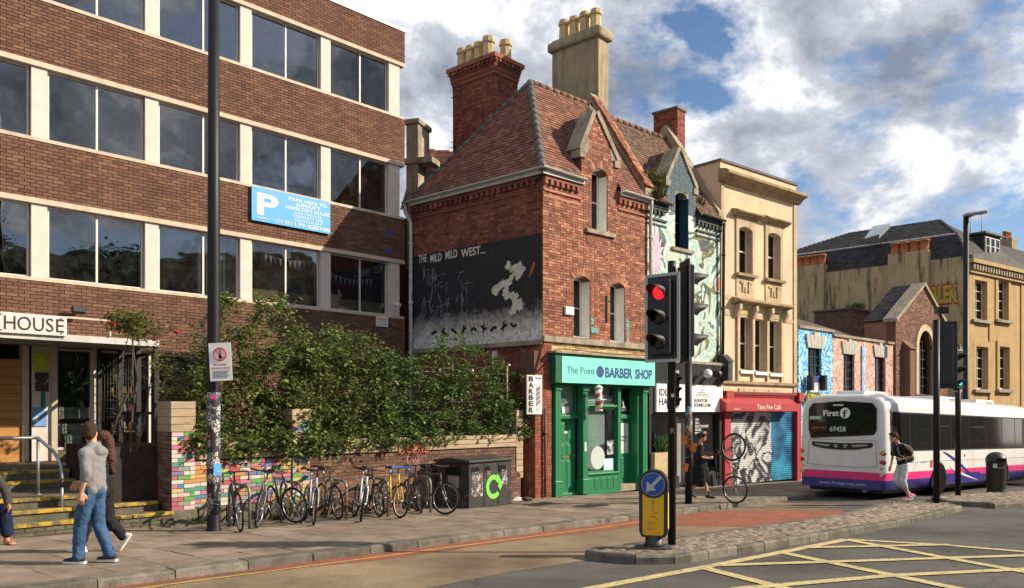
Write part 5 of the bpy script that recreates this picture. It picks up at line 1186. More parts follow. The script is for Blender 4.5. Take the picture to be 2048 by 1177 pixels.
for i, h in enumerate(wins):
    wv = window(CB, CF, h[0] + .01, h[1] - .01, h[2] + .01, h[3] - .005, M_frw, G_win, y=.22, fw=.05, hbars=(.5,), bar=.05)
    k = MB(); k.box(h[0], h[1], .34, .35, h[2], h[3]); put('backing', k.mesh('backing', M_dark), wv)
    l = MB(); lining(l, h, .01, .34); put('reveal', l.mesh('reveal', M_crst), wv)
    if i < 2:
        k = MB(); k.box(h[0] - .2, h[1] + .2, -.05, -.001, h[2] - .02, h[3] + .35); 
        b = MB(); panel(b, h[0] - .16, h[1] + .16, h[2], h[3] + .30, [h], -.05, -.002); archfill(b, h[0], h[1], h[3], .10, -.05, -.002); b.build('architrave', M_crst, CB, CF)
        b = MB(); b.prism_x([(-.28, h[3] + .42), (-.28, h[3] + .47), (-.05, h[3] + .54), (-.0, h[3] + .54), (-.0, h[3] + .30), (-.1, h[3] + .31)][::-1], h[0] - .36, h[1] + .38); b.build('hood', M_crst2, CB, CF)
        b = MB(); b.box(h[0] - .2, h[1] + .2, -.16, .02, h[2] - .10, h[2] - .005); b.build('sill', M_crst2, CB, CF)
        zz = h[2] - .14; b = MB(); b.box(h[0] - .14, h[1] + .14, -.035, -.001, zz - 1.28, zz)
        for s_ in (0, 1): xx = (h[0] + h[1])/2 + (-.22 if s_ == 0 else .14); b.box(xx, xx + .09, -.075, -.036, zz - .5, zz - .12); b.box(xx - (.13 if s_ == 0 else -.0), xx + (.0 if s_ == 0 else .22), -.075, -.036, zz - .2, zz - .12)
        b.box((h[0]+h[1])/2 - .06, (h[0]+h[1])/2 + .06, -.07, -.036, zz - .5, zz - .3); b.box(h[0] - .06, h[1] + .06, -.075, -.036, zz - 1.08, zz - .78); b.build('apron_panel', M_crst, CB, CF, .012)
    else:
        b = MB(); b.box(h[0] - .02, h[1] + .02, -.12, .02, h[2] - .12, h[2] - .005); b.build('sill', M_frw, CB, CF)
hx0, hx1 = wins[2][0] - .16, wins[4][1] + .16; hz = wins[3][3] + .25
b = MB(); b.prism_x([(-.34, hz + .22), (-.34, hz + .28), (-.06, hz + .36), (0, hz + .36), (0, hz + .12), (-.08, hz + .14)][::-1], hx0 - .25, hx1 + .25); b.build('hood', M_crst2, CB, CF)
for k in range(4): x0 = hx0 - .1 + (hx1 - hx0 + .06) * k / 3; b = MB(); b.prism_x([(-.24, hz + .12), (-.24, hz - .04), (-.1, hz - .3), (0, hz - .34), (0, hz + .14)][::-1], x0, x0 + .14); b.build('bracket', M_crst, CB, CF, .015)
for q in (wins[2][0] - .14, (wins[2][1] + wins[3][0])/2 - .07, (wins[3][1] + wins[4][0])/2 - .07, wins[4][1]): b = MB(); b.box(q, q + .14, -.07, -.001, wins[3][2] - .3, hz + .0); b.build('mullion_pilaster', M_crst, CB, CF)
b = MB(); zz = wins[3][2] - .36; b.box(0, WC, -.10, -.001, zz - .1, zz); b.build('string_course', M_crst2, CB, CF)
for k in range(3): h = wins[2 + k]; b = MB(); b.box(h[0] - .02, h[1] + .1, -.04, -.001, zz - .52, zz - .24); b.build('apron_panel', M_crst, CB, CF, .01)
# cafe front
fx0, fx1 = CF.at(1444), CF.at(1590); zf = cz(1450, 800)
b = MB(); b.box(.0, WC, -.08, .02, Zsh - .35, Zsh - .01); b.box(0, fx1 + .1, -.16, .0, Zsh - .1, Zsh); b.build('shop_fascia', M_crimd, CB, CF)
b = MB(); x = .3
while x < WC - .3: b.box(x, x + .05, -.13, -.08, Zsh - .18, Zsh - .11); x += .1
b.build('dentil_strip', M_crim, CB, CF)['kind'] = 'stuff'
zs1, zs0 = cz(1460, 806), cz(1460, 823); b = MB(); b.prism_x([(-.42, zs0), (-.42, zs0 + .26), (-.05, zs1 + .22), (-.05, zs0)][::-1], CF.at(1452, None, -.4), CF.at(1594, None, -.4)); aw = b.build('cafe_awning_box', M_crim, None, CF); tag(aw, 'red awning box lettered Take Five Café above graffiti shutter', 'awning')
text('Take Five Café', aw, CF, CF.at(1514, None, -.42), zs0 + .07, .17, mat('cream_print', (.75, .68, .55), .6, .04), -.42, width=CF.at(1562, None, -.42) - CF.at(1514, None, -.42))
text('72 Stokes Croft', aw, CF, CF.at(1468, None, -.42), zs0 + .05, .055, MATS['cream_print'], -.42, width=.35)
for p0, p1 in ((1444, 1456), (1589, 1597)): b = MB(); b.box(CF.at(p0), CF.at(p1), -.12, .1, g3z - .2, Zsh - .02); b.box(CF.at(p0) - .03, CF.at(p1) + .03, -.22, .0, Zsh - .3, Zsh + .02); b.build('pilaster', M_crim, CB, CF)
# roller shutter with loose black and blue graffiti
def shutter_mat():
    m = bpy.data.materials.new('shutter_graffiti'); m.use_nodes = True; t = m.node_tree; L = t.links.new; bs = t.nodes['Principled BSDF']; bs.inputs['Roughness'].default_value = .4; bs.inputs['Metallic'].default_value = .3
    tc_ = t.nodes.new('ShaderNodeTexCoord'); sp = t.nodes.new('ShaderNodeSeparateXYZ'); L(tc_.outputs['Object'], sp.inputs[0])
    nz = t.nodes.new('ShaderNodeTexNoise'); nz.inputs['Scale'].default_value = 1.15; nz.inputs['Detail'].default_value = 2; nz.inputs['Distortion'].default_value = 1.6; L(tc_.outputs['Object'], nz.inputs[0])
    r = t.nodes.new('ShaderNodeValToRGB'); r.color_ramp.interpolation = 'LINEAR'; el = r.color_ramp.elements; el[0].position = .40; el[0].color = (.62, .62, .62, 1); el[1].position = .47; el[1].color = (.05, .05, .055, 1); e2 = el.new(.54); e2.color = (.05, .05, .055, 1); e3 = el.new(.58); e3.color = (.62, .62, .62, 1); L(nz.outputs[0], r.inputs[0])
    n2 = t.nodes.new('ShaderNodeTexNoise'); n2.inputs['Scale'].default_value = 1.5; n2.inputs['Detail'].default_value = 4; L(tc_.outputs['Object'], n2.inputs[0])
    r2 = t.nodes.new('ShaderNodeValToRGB'); r2.color_ramp.elements[0].position = .35; r2.color_ramp.elements[0].color = (.02, .06, .20, 1); r2.color_ramp.elements[1].position = .65; r2.color_ramp.elements[1].color = (.06, .36, .52, 1); L(n2.outputs[0], r2.inputs[0])
    ad = t.nodes.new('ShaderNodeMath'); ad.operation = 'MULTIPLY_ADD'; ad.inputs[1].default_value = .35; L(n2.outputs[0], ad.inputs[0]); L(sp.outputs[0], ad.inputs[2])
    gtn = t.nodes.new('ShaderNodeMath'); gtn.operation = 'GREATER_THAN'; gtn.inputs[1].default_value = CF.at(1543) + .2; L(ad.outputs[0], gtn.inputs[0])
    mm = t.nodes.new('ShaderNodeMix'); mm.data_type = 'RGBA'; L(gtn.outputs[0], mm.inputs[0]); L(r.outputs[0], mm.inputs[6]); L(r2.outputs[0], mm.inputs[7]); L(mm.outputs[2], bs.inputs['Base Color']); return m
M_shut = shutter_mat(); s0, s1 = CF.at(1457), CF.at(1588); zz1 = zs0 - .02; zz0 = g3z; nsl = 34; hS = (zz1 - zz0) / nsl; 
sh = put('roller_shutter', MB().mesh('roller_shutter', M_shut), CB, CF); bb = MB(); bb.box(s0, s1, .06, .08, zz0, zz1); sh.data = bb.mesh('roller_shutter', [M_shut])
for k in range(nsl):
    b = MB(); z = zz0 + k * hS; b.prism_x([(.055, z), (.02, z + hS*.25), (.02, z + hS*.7), (.055, z + hS*.98)][::-1], s0, s1); put('slat', b.mesh('slat', M_shut), sh, CF)
# ================================================================ low mural shops, chapel and the big stucco house beyond
LO = CF.w(WC + .05, 0, 0); LF = Fr((LO.x, LO.y), (.729, .685)); g4z = gz(LO.y) + .1
M_mB = mural('blue_mural_paint', [(.02, .10, .35), (.03, .30, .62), (.25, .62, .85), (.02, .22, .55), (.45, .78, .88), (.02, .16, .48), (.12, .45, .75), (.6, .8, .85)], .95, 2.6)
M_mP = mural('pink_mural_paint', [(.40, .14, .08), (.62, .40, .32), (.45, .17, .11), (.70, .55, .46), (.40, .15, .10), (.66, .45, .36), (.32, .10, .08), (.68, .52, .44)], 1.05, 2.8, seed=4.0)
M_slate = mat('roof_slate', (.045, .043, .045), .8, .2, 4, .3, 50, isl=.3); M_slab2 = mat('old_roof_sheet', (.10, .085, .07), .9, .2, 3, .4, 20)
M_keyst = mat('grey_keystone', (.42, .40, .35), .85, .12, 4); M_bkD = mat('brick_plum', (.19, .10, .07), .9, .14, 3, .3, 60, isl=.26, col2=[(.13, .075, .058), (.26, .15, .10)])
G_far = glass('far_glass', (.14, .15, .16), 1.0, .03, dirt=.05)
def lz(px, py): return LF.at(px, py)[1]
def lowshop(name, label, p0, p1, mt, wlist, ptop, sh=None):
    x0, x1 = LF.at(p0), LF.at(p1); zt = lz(p0, ptop); o = LF.w(x0, 0, 0); r = thing(name, (o.x, o.y, gz(o.y)), label, 'building')
    hs = [(LF.at(a), LF.at(c), lz((a+c)/2, e), lz((a+c)/2, d)) for a, c, d, e in wlist]
    b = MB(); panel(b, x0, x1, gz(o.y) - .2, zt, hs, 0, .3); b.build('front_wall', mt, r, LF)
    b = MB(); b.box(x0 - .02, x1 + .02, -.08, .34, zt, zt + .1); b.build('coping', M_stone, r, LF)
    b = MB(); b.add([LF.w(x0, .34, zt + .02), LF.w(x1, .34, zt + .02), LF.w(x1, 4.5, zt + 1.5), LF.w(x0, 4.5, zt + 1.5)], [(0, 1, 2, 3)]); put('roof', b.mesh('roof', M_slab2), r, WORLD)
    b = MB(); b.box(x0, x1, 4.5, 4.7, gz(o.y) - .2, zt + 1.5); b.box(x0, x0 + .2, .31, 4.5, gz(o.y) - .2, zt); b.box(x1 - .2, x1, .31, 4.5, gz(o.y) - .2, zt); b.build('rear_wall', M_bkD, r, LF)
    for h in hs:
        w = window(r, LF, h[0], h[1], h[2], h[3], M_chc, G_far, y=.12, fw=.05, vbars=(.33, .66), hbars=(.2, .4, .6, .8), bar=.025); k = MB(); k.box(h[0], h[1], .28, .3, h[2], h[3]); put('backing', k.mesh('backing', M_dark), w)
        xm = (h[0] + h[1]) / 2; wd = h[1] - h[0]
        for j in range(5):
            a0 = xm + (j - 2.5) * wd * .24; b = MB(); e = (j - 2) * .05; hh = .62 if j == 2 else .5
            b.prism_y([(a0 + .01, h[3] + .0), (a0 + wd*.24 - .01, h[3] + .0), (a0 + wd*.24 - .01 + e + .02, h[3] + hh), (a0 + .01 + e - .02, h[3] + hh)], -.06, -.002); b.build('keystone', M_keyst, r, LF)
    return r, x0, x1, zt, hs
r1, bx0, bx1, bzt, bhs = lowshop('blue_mural_shop', 'low shop painted all over with bright blue swirls behind the bus', 1597, 1665, M_mB, [(1616, 1643, 697, 780)], 656)
r2, qx0, qx1, qzt, qhs = lowshop('pink_mural_shop', 'low shop painted all over with salmon pink swirls beside the chapel', 1665.6, 1786, M_mP, [(1687, 1709, 709, 790), (1750, 1770, 715, 790)], 673)
x0, x1 = LF.at(1722), LF.at(1729); b = MB(); b.box(x0, x1, -.05, -.001, lz(1725, 785), lz(1725, 692)); b.build('downpipe_panel', mat('blue_white_panel', (.3, .42, .6), .7, .4, 6), r2, LF)
# to-let board and yellow shop sign
x0, x1 = LF.at(1616), LF.at(1634); b = MB(); b.box(x0, x1, -.10, -.06, lz(1625, 785), lz(1625, 752)); tl = b.build('let_board', M_wht, None, LF); tag(tl, 'white and blue letting board in the blue shop window', 'sign')
b = MB(); zq = lz(1625, 752); b.box(x0, x1, -.104, -.1, zq - .26, zq); put('blue_header', b.mesh('blue_header', M_navy), tl, LF); text('TO LET', tl, LF, (x0 + x1)/2, lz(1625, 772), .16, M_navy, -.1, width=(x1-x0)*.8, align='CENTER')
x0, x1 = LF.at(1607), LF.at(1660); zq0, zq1 = lz(1607, 803), lz(1607, 788); b = MB(); b.box(x0, x1, -.2, -.1, zq0, zq1); ys = b.build('yellow_shop_sign', mat('sign_yellow', (.75, .62, .03), .5, .04), None, LF); tag(ys, 'yellow shop sign with black letters behind the bus roof', 'sign'); text('N-LOCK', ys, LF, x0 + .05, zq0 + .06, .26, M_blk, -.2, width=.95, bold=.012)
for q in (1619, 1645): b = MB(); b.box(LF.at(q - 9), LF.at(q - 5), -.3, -.06, lz(q, 782), lz(q, 752)); b.build('wall_lamp_box', M_blkw, r1, LF)
# old brick outbuilding roof seen between
oz = LF.w(LF.at(1712), 4.6, 0); OU = thing('brick_outbuilding', (oz.x, oz.y, gz(oz.y)), 'dark brick outbuilding with flat top rising behind the pink shop', 'building')
ox0, ox1 = LF.at(1702, None, 4.9), LF.at(1792, None, 4.9); ozt = LF.at(1750, 628, 4.9)[1]
b = MB(); b.box(ox0, ox1, 4.9, 7.0, gz(36), ozt); ob = b.build('wall', M_moR, OU, LF); bricks(ob, LF, ox0, ox1, ozt - 1.6, ozt, M_bkD, 'outb', face=4.9, limit=60)
b = MB(); b.box(ox0 - .1, ox1 + .1, 4.8, 7.1, ozt, ozt + .1); b.build('coping', M_lead, OU, LF)
tuft(OU, LF.w(ox0 + 1.4, 5.2, ozt + .1), 160, .5, .5, mat('roof_weed_green', (.07, .11, .03), .8, .2, 5, isl=.3))['kind'] = 'stuff'
b = MB(); b.lathe([(.22, 0), (.22, .5), (.26, .5), (.26, .58)], 12, LF.w(LF.at(1764, None, 5.3), 5.3, ozt + .1)); put('vent_cowl', b.mesh('vent_cowl', M_gutw), OU, WORLD)
# brick chapel
kx0, kx1 = LF.at(1791), LF.at(1905); kap, kaz = LF.at(1846, 572); ksh = lz(1793, 640); ko = LF.w(kx0, 0, 0)
CP = thing('brick_chapel', (ko.x, ko.y, gz(ko.y)), 'gabled plum brick chapel front with tall round arched window', 'chapel')
aw0, aw1 = LF.at(1836), LF.at(1864); awz0, awz1 = lz(1850, 790), lz(1850, 662)
kxr = 2 * kap - kx0
b = MB(); panel(b, kx0, kxr, gz(ko.y) - .2, ksh, [(aw0, aw1, awz0, min(awz1, ksh))], 0, .4)
b.prism_y([(kx0, max(ksh, awz1 + .02)), (kxr, max(ksh, awz1 + .02)), (kap, kaz)], 0, .4)
if awz1 + .02 > ksh: panel(b, kx0, kxr, ksh, awz1 + .02, [(aw0, aw1, ksh - .1, awz1)], 0, .4)
hw = (aw1 - aw0) / 2; archfill(b, aw0, aw1, awz1, hw, .002, .38, n=12); kw = b.build('front_wall', M_moR, CP, LF)
bricks(kw, LF, kx0, kxr, zr(-.5), kaz - .1, M_bkD, 'chapel', holes=[(aw0 - .28, aw1 + .28, awz0 - .1, awz1 + .28)], limit=200, span=lambda z: (kx0, kxr) if z < ksh else (kx0 + (kap - kx0)*(z - ksh)/(kaz - ksh), kxr - (kxr - kap)*(z - ksh)/(kaz - ksh)))
b = MB(); n_ = 14; xm = (aw0 + aw1)/2; zs_ = awz1 - hw
ro_, ri_ = hw + .30, hw
for i in range(n_):
    a0, a1 = math.pi*i/n_, math.pi*(i+1)/n_; b.prism_y([(xm + ri_*math.cos(a0), zs_ + ri_*math.sin(a0)), (xm + ro_*math.cos(a0), zs_ + ro_*math.sin(a0)), (xm + ro_*math.cos(a1), zs_ + ro_*math.sin(a1)), (xm + ri_*math.cos(a1), zs_ + ri_*math.sin(a1))], -.05, .1)
b.box(aw0 - .3, aw0, -.05, .1, awz0, zs_); b.box(aw1, aw1 + .3, -.05, .1, awz0, zs_); b.build('stone_surround', mat('pale_stone', (.50, .40, .27), .88, .1, 3), CP, LF)
cw_ = window(CP, LF, aw0, aw1, awz0, awz1, M_chc, G_far, y=.25, fw=.05, vbars=(.33, .66), hbars=(.14, .28, .42, .56, .70, .84), bar=.03); k = MB(); k.box(aw0, aw1, .38, .4, awz0, awz1); put('backing', k.mesh('backing', M_dark), cw_)
b = MB()
for s_ in (-1, 1):
    e_ = (kx0 if s_ < 0 else kxr); dx, dz = kap - e_, kaz - ksh; L_ = math.hypot(dx, dz); q = [(e_ + s_*.1, ksh - .1), (kap, kaz), (kap, kaz + .16), (e_ + s_*.15, ksh + .06)]
    b.prism_y(q if s_ < 0 else q[::-1], -.12, .5)
b.build('gable_coping', M_stone, CP, LF)
b = MB(); b.box(kx0 + .75, kx0 + 1.35, -.35, -.001, gz(ko.y), lz(1815, 700)); b.prism_x([(-.42, lz(1815, 700)), (0, lz(1815, 700)), (0, lz(1815, 700) + .4)], kx0 + .7, kx0 + 1.4); b.build('buttress', M_bkD, CP, LF)
roof(CP, 'roof_slope', [LF.w(kx0 - .1, 1.4, ksh), LF.w(kx0 - .1, .5, ksh), LF.w(kap, .5, kaz + .1), LF.w(kap, 1.4, kaz + .1)], M_slate, M_deck, 'chapelroof', gauge=.2, tw=.3, limit=80, piece='slate')
b = MB(); b.add([LF.w(kxr + .1, .5, ksh), LF.w(kxr + .1, 1.4, ksh), LF.w(kap, 1.4, kaz + .1), LF.w(kap, .5, kaz + .1)], [(0, 1, 2, 3)]); put('rear_slope', b.mesh('rear_slope', M_slate), CP, WORLD)
for a_ in (kx0, kxr - .3): b = MB(); b.box(a_, a_ + .3, .41, 1.4, gz(ko.y) - .2, ksh); b.build('side_wall', M_bkD, CP, LF)
# ---------------------------------------------------------------- big stucco house with black mansard roof
M_stu = mat('stained_stucco', (.44, .33, .19), .9, .10, 1.2, .2, 30, streak=.96, scol=(.035, .03, .025), smode=(.50, .63), sscale=1.1); M_stf = mat('ochre_stucco', (.46, .31, .15), .9, .08, 1.4, .2, 30, streak=.35, scol=(.2, .13, .07))
M_ptr = mat('red_clay_pot', (.42, .15, .07), .85, .12, 5)
TC = Vector((X_(1936, 43.0), 43.0)); TF = Fr(TC, (.805, .593)); sd = Vector((-.73, .68)).normalized(); TL = 11.5; TS = Fr(TC + sd * TL, -sd)
gT = gz(43.0) + .1; TB = thing('stucco_house', (TC.x, TC.y, gT), 'large stained ochre stucco house with black slate mansard roof', 'building')
tz = lambda px, py: TF.at(px, py)[1]
ZTW = tz(1937, 512); ZC0 = tz(1937, 535)
b = MB(); b.box(0, TL, 0, .4, gT - .3, ZTW); b.build('side_wall', M_stu, TB, TS)
fw_ = []
for p0, p1 in ((1947, 1972), (1994, 2015)):
    fw_.append((TF.at(p0), TF.at(p1), tz((p0+p1)/2, 640), tz((p0+p1)/2, 562))); fw_.append((TF.at(p0 + 3), TF.at(p1 + 2), tz((p0+p1)/2, 779), tz((p0+p1)/2, 694)))
stp = 4.6
FWD = 13.8
b = MB(); allw = list(fw_)
for h in fw_: allw.append((h[0] + 6.6, h[1] + 6.6, h[2], h[3]))
panel(b, 0, FWD, gT - .3, ZTW, allw, 0, .4); b.build('front_wall', M_stf, TB, TF)
for h in allw:
    w = window(TB, TF, h[0] + .02, h[1] - .02, h[2] + .02, h[3] - .02, M_frw, G_far, y=.22, fw=.06, vbars=(.5,), hbars=(.25, .5, .75), bar=.035); k = MB(); k.box(h[0], h[1], .36, .4, h[2], h[3]); put('backing', k.mesh('backing', M_dark), w)
    b = MB(); panel(b, h[0] - .28, h[1] + .28, h[2] - .02, h[3] + .3, [h], -.07, -.002); b.build('architrave', M_stf, TB, TF); b = MB(); b.box(h[0] - .35, h[1] + .35, -.2, .02, h[2] - .18, h[2] - .03); b.build('sill', M_stone, TB, TF)
for a in (0.0, TF.at(1983) - .35, 6.2, 9.6): b = MB(); b.box(a, a + .55, -.06, -.001, gT, ZC0 - .25); b.build('pilaster_strip', M_stf, TB, TF)
b = MB(); b.box(-.1, FWD, -.35, .02, ZC0 + .22, ZC0 + .42); b.box(-.05, FWD, -.18, .02, ZC0 - .28, ZC0 - .18); b.box(-.05, FWD, -.1, .02, ZC0 - .18, ZC0 + .22); b.build('cornice', M_stf, TB, TF)
x = 0.1
for k in range(44): b = MB(); b.box(x, x + .16, -.27, -.1, ZC0 - .12, ZC0 + .16); b.build('modillion', M_stone, TB, TF); x += .31
pm = TF.at(1992); b = MB(); b.prism_y([(-.1, ZC0 + .42), (pm * 2, ZC0 + .42), (pm * 2, ZC0 + .62), (pm, ZC0 + 1.15), (-.1, ZC0 + .62)], -.3, .3); b.build('pediment', M_lead, TB, TF)
# side chimneys with red pots
def tside(px, py): return TS.at(px, py)
for p0, p1, pt in ((1594, 1652, 533), (1780, 1861, 506)):
    a, c = tside(p0, pt)[0], tside(p1, pt)[0]; zt = tside((p0 + p1)/2, pt)[1]; zb_ = tside((p0+p1)/2, 800 if p0 < 1700 else 625)[1]
    b = MB(); b.box(a, c, -.35, .3, zb_, zt); b.build('chimney_breast', M_stu, TB, TS)
    for k in range(4): pp_ = TS.w(a + (c - a) * (.14 + .24 * k), -.02, zt); pot(TB, pp_, .24, .62, M_ptr, 1)
# mansard: steep lower slope then shallower top
mzb = ZTW + .0; q0, q1 = TS.w(-.2, .0, mzb), TS.w(TL + .05, .0, mzb)
zk = tside(1898, 463)[1]; s0_, s1_ = TS.w(.3, .9, zk), TS.w(TL - .75, .9, zk)
r0_, r1_ = TS.w(3.6, 4.6, Zp(432, 47)), TS.w(TL - 2.6, 4.6, Zp(432, 47))
roof(TB, 'mansard_slope', [q0, q1, s1_, s0_], M_slate, M_deck, 'stuccoroof', gauge=.18, tw=.3, limit=120, piece='slate')
roof(TB, 'upper_slope', [s0_, s1_, r1_, r0_], M_slate, M_deck, 'stuccoroof', gauge=.18, tw=.3, limit=220, piece='slate')
f0, f1 = TF.w(-.05, .0, mzb), TF.w(FWD, .0, mzb); f2, f3 = TF.w(FWD - .8, .9, zk), TF.w(.8, .9, zk)
b = MB(); b.add([f0, f1, f2, s1_], [(0, 1, 2, 3)]); put('front_mansard', b.mesh('front_mansard', M_slate), TB, WORLD)
b = MB(); b.add([s1_, f2, TF.w(FWD - 2.5, 4.6, r1_.z), r1_], [(0, 1, 2, 3)]); put('front_upper_slope', b.mesh('front_upper_slope', M_slate), TB, WORLD)
b = MB(); b.add([r0_, r1_, TF.w(FWD - 2.5, 4.6, r1_.z), TF.w(FWD, 12, mzb), TS.w(-.2, 9, mzb)], [(0, 1, 2, 3, 4)]); put('rear_roof', b.mesh('rear_roof', M_slate), TB, WORLD)
hip(TB, q1, s1_, M_lead, .07); hip(TB, s1_, r1_, M_lead, .08); hip(TB, r0_, r1_, M_lead, .08); hip(TB, s0_, r0_, M_lead, .08); hip(TB, s0_, s1_, M_gutw, .05)
b = MB(); pa, pb, pc, pd = P(1728, 487, 46.6), P(1758, 478, 46.2), P(1780, 456, 47.3), P(1745, 462, 47.8); up = Vector((-.1, -.25, .2))
b.add([v + up for v in (pa, pb, pc, pd)] + [pa, pb, pc, pd], [(0,1,2,3),(0,4,5,1),(1,5,6,2),(2,6,7,3),(3,7,4,0)]); put('skylight', b.mesh('skylight', mat('pale_skylight', (.32, .36, .38), .25, .1, 3)), TB, WORLD)
# dormers on the front roof
for k in range(1):
    x = 2.6 + k * 3.6; b = MB(); b.box(x, x + 1.9, .35, 2.6, mzb + .25, zk + .15); b.build('dormer_box', M_slate, TB, TF)
    for j in range(3): window(TB, TF, x + .1 + j * .58, x + .62 + j * .58, mzb + .45, zk + .0, M_frw, G_far, y=.33, fw=.05, fd=.05, hbars=(.5,))
    b = MB(); b.box(x - .15, x + 2.05, .2, 2.7, zk + .16, zk + .26); b.build('dormer_roof', M_lead, TB, TF)
for p_, h_ in (((1963, 470, 47), 1.2), ((1941, 470, 46), .9)):
    q = P(*p_); b = MB(); b.tube([q, q + Vector((0, 0, h_))], .025, 5)
    for i in range(5): b.tube([q + Vector((-.2, .1 * i - .2, h_ - .02)), q + Vector((.2, .1 * i - .2, h_ + .25))], .012, 4); b.tube([q + Vector((-.22, .1*i - .2, h_ + .1)), q + Vector((.22, .1*i - .2, h_ + .1))], .012, 4)
    put('aerial', b.mesh('aerial', M_gutw), TB, WORLD)
b = MB(); b.box(0, TL, 8, 8.3, gT - .3, ZTW); b.box(0, .3, .41, 8, gT - .3, ZTW); b.build('rear_wall', M_stu, TB, TS)
# bubble tag in yellow and red on the stucco
M_ytag = mat('yellow_tag_paint', (.46, .34, .06), .85, .2, 3); M_rtag = mat('red_tag_paint', (.30, .06, .05), .85, .2, 3)
x0, z0 = TS.at(1890, 606); wt = TS.at(1918) - TS.at(1860)
text('BLEK', TB, TS, (TS.at(1860) + TS.at(1918))/2, z0, .95, M_rtag, -.012, width=wt, align='CENTER', name='tag_outline', bold=.11); text('BLEK', TB, TS, (TS.at(1860) + TS.at(1918))/2, z0 + .03, .9, M_ytag, -.022, width=wt*.93, align='CENTER', name='tag_lettering', bold=.05)
# next house in the terrace at the frame edge
NO = TF.w(FWD + .05, 0, 0); NH = thing('terrace_house', (NO.x, NO.y, gz(NO.y)), 'ochre terrace house with slate roof beyond the stucco house', 'house'); NF = Fr((NO.x, NO.y), (.83, .557))
hs = [(1.2 + 2.6*i, 2.2 + 2.6*i, gT + 3.6 + 3.4*j, gT + 5.6 + 3.4*j) for i in range(4) for j in range(2)]
b = MB(); panel(b, 0, 12, gT - 1, ZTW - .6, hs, 0, .4); b.build('front_wall', M_stf, NH, NF)
for h in hs: w = window(NH, NF, *h, M_frw, G_far, y=.2, vbars=(.5,), hbars=(.5,)); k = MB(); k.box(h[0], h[1], .36, .4, h[2], h[3]); put('backing', k.mesh('backing', M_dark), w)
b = MB(); b.box(-.05, 12.1, -.3, .02, ZTW - .9, ZTW - .55); b.build('cornice', M_stf, NH, NF)
roof(NH, 'roof', [NF.w(0, 0, ZTW - .55), NF.w(12, 0, ZTW - .55), NF.w(12, 4.5, ZTW + 2.2), NF.w(0, 4.5, ZTW + 2.2)], M_slate, M_deck, 'nextroof', gauge=.2, tw=.3, limit=20, piece='slate')
b = MB(); b.box(0, 12, 4.5, 9, gT - 1, ZTW - .6); b.build('rear_wing', M_stu, NH, NF); b = MB(); b.box(.3, 1.1, 3.8, 4.9, ZTW, ZTW + 3.4); b.build('chimney_stack', M_rend, NH, NF)
for k in range(3): pot(NH, NF.w(.4 + .28*k, 4.3, ZTW + 3.4), .14, .5, M_ptr, 1)
# ================================================================ added far side of the street, out of frame, for the window reflections
def opposite(label, y0, y1, x, h, m, rows, cols):
    g = gz((y0 + y1)/2); r = thing('added_opposite_building', (x, y0, g), label, 'building'); L_ = y1 - y0
    f = Fr((x, y1), (0, -1)); hs = []
    for i in range(cols):
        for j in range(rows): a = L_ * (i + .28) / cols; hs.append((a, a + L_*.42/cols, g + 1.2 + j*3.1, g + 3.0 + j*3.1))
    b = MB(); panel(b, 0, L_, g - 1, g + h, hs, 0, .4); b.build('front_wall', m, r, f)
    for q in hs: w = window(r, f, *q, M_frw, G_far, y=.15, vbars=(.5,), hbars=(.5,)); k = MB(); k.box(q[0], q[1], .36, .4, q[2], q[3]); put('backing', k.mesh('backing', M_dark), w)
    b = MB(); b.box(0, L_, .41, 8, g - 1, g + h); b.build('rear_part', m, r, f); b = MB(); b.box(-.1, L_ + .1, -.2, .41, g + h, g + h + .3); b.build('cornice', M_stone, r, f)
opposite('added dark brick building across the street for the office window reflections', 14, 40, 42.0, 13.5, M_bkD, 4, 9)
opposite('added grey rendered building across the street for the office window reflections', -24, 13.7, 42.0, 14.5, M_rend, 4, 12)
def added_street_tree(label, x, y, h, seed):
    rng = random.Random(seed); g = gz(y); r = thing('added_street_tree', (x, y, g), label, 'tree', 'added trees across the street'); t = MB(); t.tube([(x, y, g), (x + .1, y, g + h*.3), (x, y + .2, g + h*.6)], [.28, .2, .1], 9)
    b = MB(); cl = []
    for i in range(110):
        a, e, q = rng.uniform(0, 6.28), rng.uniform(-1, 1), rng.random() ** .5; c = Vector((x + math.cos(a)*q*h*.27*math.sqrt(1 - e*e*.8), y + math.sin(a)*q*h*.27*math.sqrt(1 - e*e*.8), g + h*.64 + e*h*.33)); cl.append(c); leaves2(b, c, 60, .34, .20, rng)
    for c in cl[:14]: s_ = Vector((x, y, g + h*rng.uniform(.3, .55))); t.tube([s_, s_.lerp(c, .5) + Vector((0, 0, .2)), c], [.09, .05, .02], 5)
    o = put('trunk', t.mesh('trunk', M_trk), r, WORLD); o = put('crown', b.mesh('crown', M_trf), r, WORLD); o['kind'] = 'stuff'
def leaves2(b, c, n_, r, size, rng):
    for i in range(n_):
        p = c + Vector((rng.gauss(0, r), rng.gauss(0, r), rng.gauss(0, r*.8))); d = Vector((rng.uniform(-1, 1), rng.uniform(-1, 1), rng.uniform(-1, .6))).normalized(); s = d.orthogonal().normalized(); l = size*rng.uniform(.6, 1.3); b.add([p, p + d*l*.5 + s*l*.35, p + d*l, p + d*l*.5 - s*l*.35], [(0, 1, 2, 3)])
M_trk = mat('tree_bark', (.07, .055, .04), .9, .2, 6); M_trf = mat('tree_foliage', (.06, .10, .025), .6, .2, 3, isl=.35)
added_street_tree('added short leafy street tree across the road for the window reflections', 22.5, 5.0, 12.5, 1); added_street_tree('added tall leafy street tree across the road for the window reflections', 23.0, -3.0, 15.0, 2)  # unseen trees, added so the office windows have foliage to reflect
